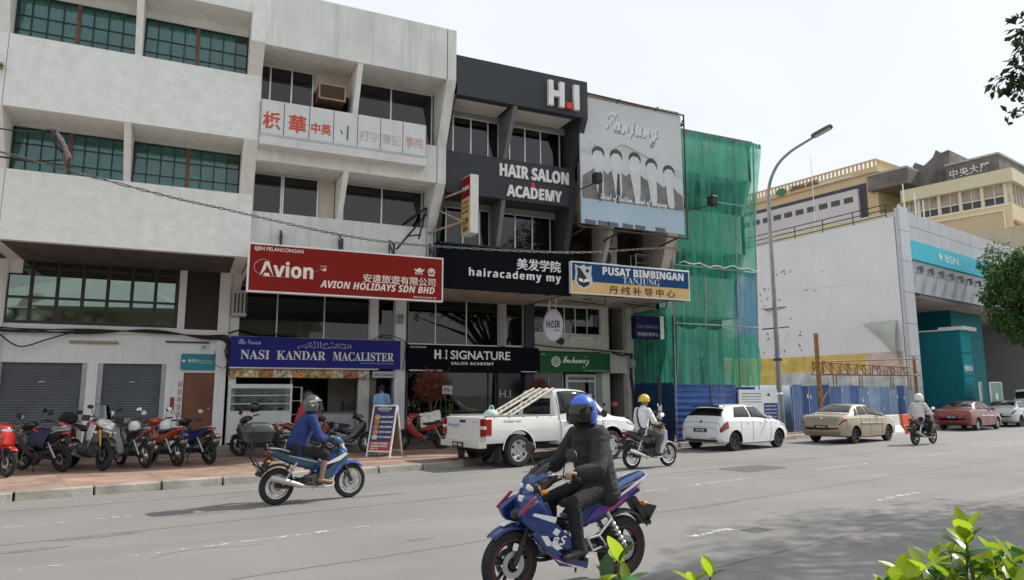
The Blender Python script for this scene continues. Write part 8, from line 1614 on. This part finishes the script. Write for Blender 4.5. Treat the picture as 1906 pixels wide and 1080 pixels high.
# bougainvillea shrubs with dry red leaves in front of the salon
def shrub(label, x, y, hh, rad, n, seed):
    s = thing('shrub', label, 'shrub', (x, y, PZ)); r = random.Random(seed); c = MB(); st_ = MB()
    pot = MB(); pot.lathe([(0, 0), (.16, 0), (.21, .34), (.23, .34), (.23, .38), (.19, .38), (.18, .3), (0, .3)], 20); pot.build('pot', mat('dark_clay_pot', (.10, .07, .055), .8, var=.2), s)
    for k in range(9):
        a = r.uniform(0, 6.28); st_.tube(catmull([(0, 0, .3), (.05*math.cos(a), .05*math.sin(a), hh*.45), (rad*.5*math.cos(a), rad*.5*math.sin(a), hh*.75), (rad*.9*math.cos(a), rad*.9*math.sin(a), hh*r.uniform(.75, 1.1))], 4), [.022-.0012*i for i in range(13)], 5)
    for k in range(n):
        d_ = rdir(r); q = r.uniform(.2, 1)**.6*(1+.35*noise.noise((d_.x*2.3, d_.y*2.3, d_.z*2.3+seed))); p = Vector((d_.x*rad*q, d_.y*rad*q*.8, hh*.80+d_.z*q*rad*.85)); leaf(c, p, rdir(r), rdir(r), r.uniform(.035, .06), r.uniform(.012, .02), .3, 2)
    st_.build('stem', mat('shrub_stem', (.12, .09, .07), .9, var=.3), s); c.build('foliage', leafmat('dry_red_leaf', (.24, .07, .045), .3, .6), s, smooth=0, fix=False); return s
shrub('dry red leaved shrub in a pot between the restaurant and the salon', 7.0, 21.1, 2.35, .62, 5200, 3); shrub('smaller brown red shrub in a pot by the tea shop corner', 10.85, 21.3, 2.3, .36, 2200, 4)
pt_ = thing('paper_sign', 'small white paper sign tied in the red leaved shrub', 'sign', (7.3, 20.6, 1.75)); MB().box(-.16, .16, -.01, .01, 0, .26).build('sheet', mat('paper_sheet', (.34, .33, .36), .7, var=.5, scale=14), pt_, smooth=0); text('P/L', -.11, .07, .22, .12, -.011, mat('dark_print', (.08, .08, .1), .6), pt_, .02); MB().tube([(0, .02, .3), (0, .3, .5)], .006, 5).build('string', CAB, pt_)
gp = thing('potted_plant', 'tall thin green potted plant behind the pickup tailgate', 'plant', (7.35, 20.75, PZ)); st_ = MB(); c = MB(); r = random.Random(6)
for k in range(5):
    a = r.uniform(0, 6.28); e = Vector((.18*math.cos(a), .18*math.sin(a), r.uniform(1.1, 1.6))); st_.tube([(0, 0, .25), e*.5+Vector((0, 0, .2)), e], [.012, .01, .005], 5)
    for j in range(12): leaf(c, e*r.uniform(.6, 1), rdir(r)+Vector((0, 0, .3)), (0, 0, 1), .13, .03)
MB().lathe([(0, 0), (.13, 0), (.17, .28), (.15, .28), (.14, .24), (0, .24)], 18).build('pot', MATS['dark_clay_pot'], gp); st_.build('stem', mat('green_stem', (.1, .14, .05), .7), gp); c.build('foliage', leafmat('green_pot_leaf', (.07, .16, .03)), gp, smooth=0, fix=False)
# near hedge plants: glossy leaves on upright shoots
YLEAF = leafmat('young_yellow_green_leaf', (.30, .41, .025), .5, .5, rough=.32); GLEAF = leafmat('mature_green_leaf', (.04, .13, .022), .25, .4, rough=.28)
def hedge_plant(label, shoots, seed, group='hedge plants in the near foreground'):
    """shoots: (x, y, ground z, tip z, number of whorls, leaf length)"""
    x0, y0 = shoots[0][0], shoots[0][1]; t = thing('hedge_plant', label, 'plant', (x0, y0, .12), 0, group); r = random.Random(seed); yl, gl, st_ = MB(), MB(), MB()
    for x, y, tz, nw_, ln in shoots:
        b = Vector((x-x0+r.uniform(-.04, .04), y-y0+r.uniform(-.04, .04), 0)); e = Vector((x-x0, y-y0, tz-.12)); m = b.lerp(e, .6)+Vector((r.uniform(-.03, .03), r.uniform(-.03, .03), 0)); path = catmull([b, m, e], 8); st_.tube(path, [.004-.00012*i for i in range(17)], 5)
        for k in range(nw_):
            p = e-Vector((0, 0, .035*k*ln/.07)); a0_ = r.uniform(0, 6.28)
            for j in range(3 if k == 0 else 2):
                a = a0_+j*(2.1 if k == 0 else 3.14)+r.uniform(-.3, .3); el = (.95 if k == 0 else .5-.12*k)+r.uniform(-.45, .4); d = Vector((math.cos(a)*math.cos(el), math.sin(a)*math.cos(el), math.sin(el)))
                young = r.random() < (.8, .35, .12, .08, .05, .05)[k]; leaf(yl if young else gl, p, d, (0, 0, 1), ln*r.uniform(.7, 1.15), ln*r.uniform(.22, .32), .3 if k else .12, 7, .3)
    st_.build('stem', mat('hedge_stem', (.09, .12, .04), .7), t); yl.build('young_leaves', YLEAF, t, smooth=70, fix=False); gl.build('mature_leaves', GLEAF, t, smooth=70, fix=False); return t
tips = [(1.335, 0.876, 1.521), (1.486, 0.922, 1.479), (1.46, 0.872, 1.474), (1.426, 0.971, 1.475), (1.404, 0.993, 1.454), (1.207, 0.879, 1.485), (1.175, 0.879, 1.465), (1.386, 1.089, 1.381), (1.227, 0.946, 1.442), (1.369, 0.868, 1.463), (1.581, 1.048, 1.422), (1.381, 0.951, 1.436), (1.604, 0.984, 1.404), (1.514, 0.892, 1.436), (1.397, 1.01, 1.402), (1.325, 0.862, 1.44), (1.317, 1.048, 1.381), (1.627, 0.991, 1.367), (1.42, 0.959, 1.395), (1.41, 1.046, 1.367), (1.535, 0.949, 1.454), (1.375, 0.808, 1.442), (1.461, 1.028, 1.365), (1.483, 0.957, 1.373)]
rq = random.Random(4)
def pick(f): return [(x, y, z-.05, 4, .05) for x, y, z in tips if f(x)]+[(x+rq.uniform(-.06, .06), y+rq.uniform(-.05, .08), z-rq.uniform(.08, .14), 4, .054) for x, y, z in tips if f(x) for _ in (0, 1)]
hedge_plant('yellow green leafy plant at the left end of the bottom right hedge clump', pick(lambda x: x < 1.33), 21)
hedge_plant('tallest leafy plant in the middle of the bottom right hedge clump', [(1.335, .876, 1.485, 5, .055)]+pick(lambda x: 1.335 <= x < 1.43), 22)
hedge_plant('leafy plant at the right end of the bottom right hedge clump', pick(lambda x: x >= 1.43)+[(1.62, .95, 1.40, 4, .05), (1.66, 1.0, 1.385, 4, .05)], 23)
hedge_plant('single leafy sprig in front of the blue sport motorcycle rear wheel', [(.748, 1.148, 1.44, 2, .055), (.725, 1.16, 1.405, 2, .048), (.765, 1.15, 1.40, 2, .045)], 24)
hedge_plant('short pale sprig at the bottom edge right of the blue sport motorcycle', [(.905, 1.085, 1.412, 1, .042), (.874, 1.098, 1.402, 1, .04)], 25)
wp = thing('wall_weed', 'small green weed sprouting on the white facade at the upper left edge', 'plant', (-4.25, 18.26, 8.95)); q = MB(); q.tube(catmull([(-.35, .0, -.5), (-.2, -.06, -.2), (-.02, -.08, .12)], 5), .008, 5); q.build('stem', mat('green_stem', (.1, .14, .05), .7), wp); c = MB(); r = random.Random(2)
for k in range(9): leaf(c, (-.02+.03*r.uniform(-1, 1), -.08, .1+.05*r.uniform(-1, 1)), rdir(r)+Vector((.3, -.4, .2)), (0, 0, 1), .13, .045)
c.build('leaves', leafmat('weed_leaf', (.10, .24, .03)), wp, smooth=0, fix=False)
bpy.data.scenes.remove(TMP)
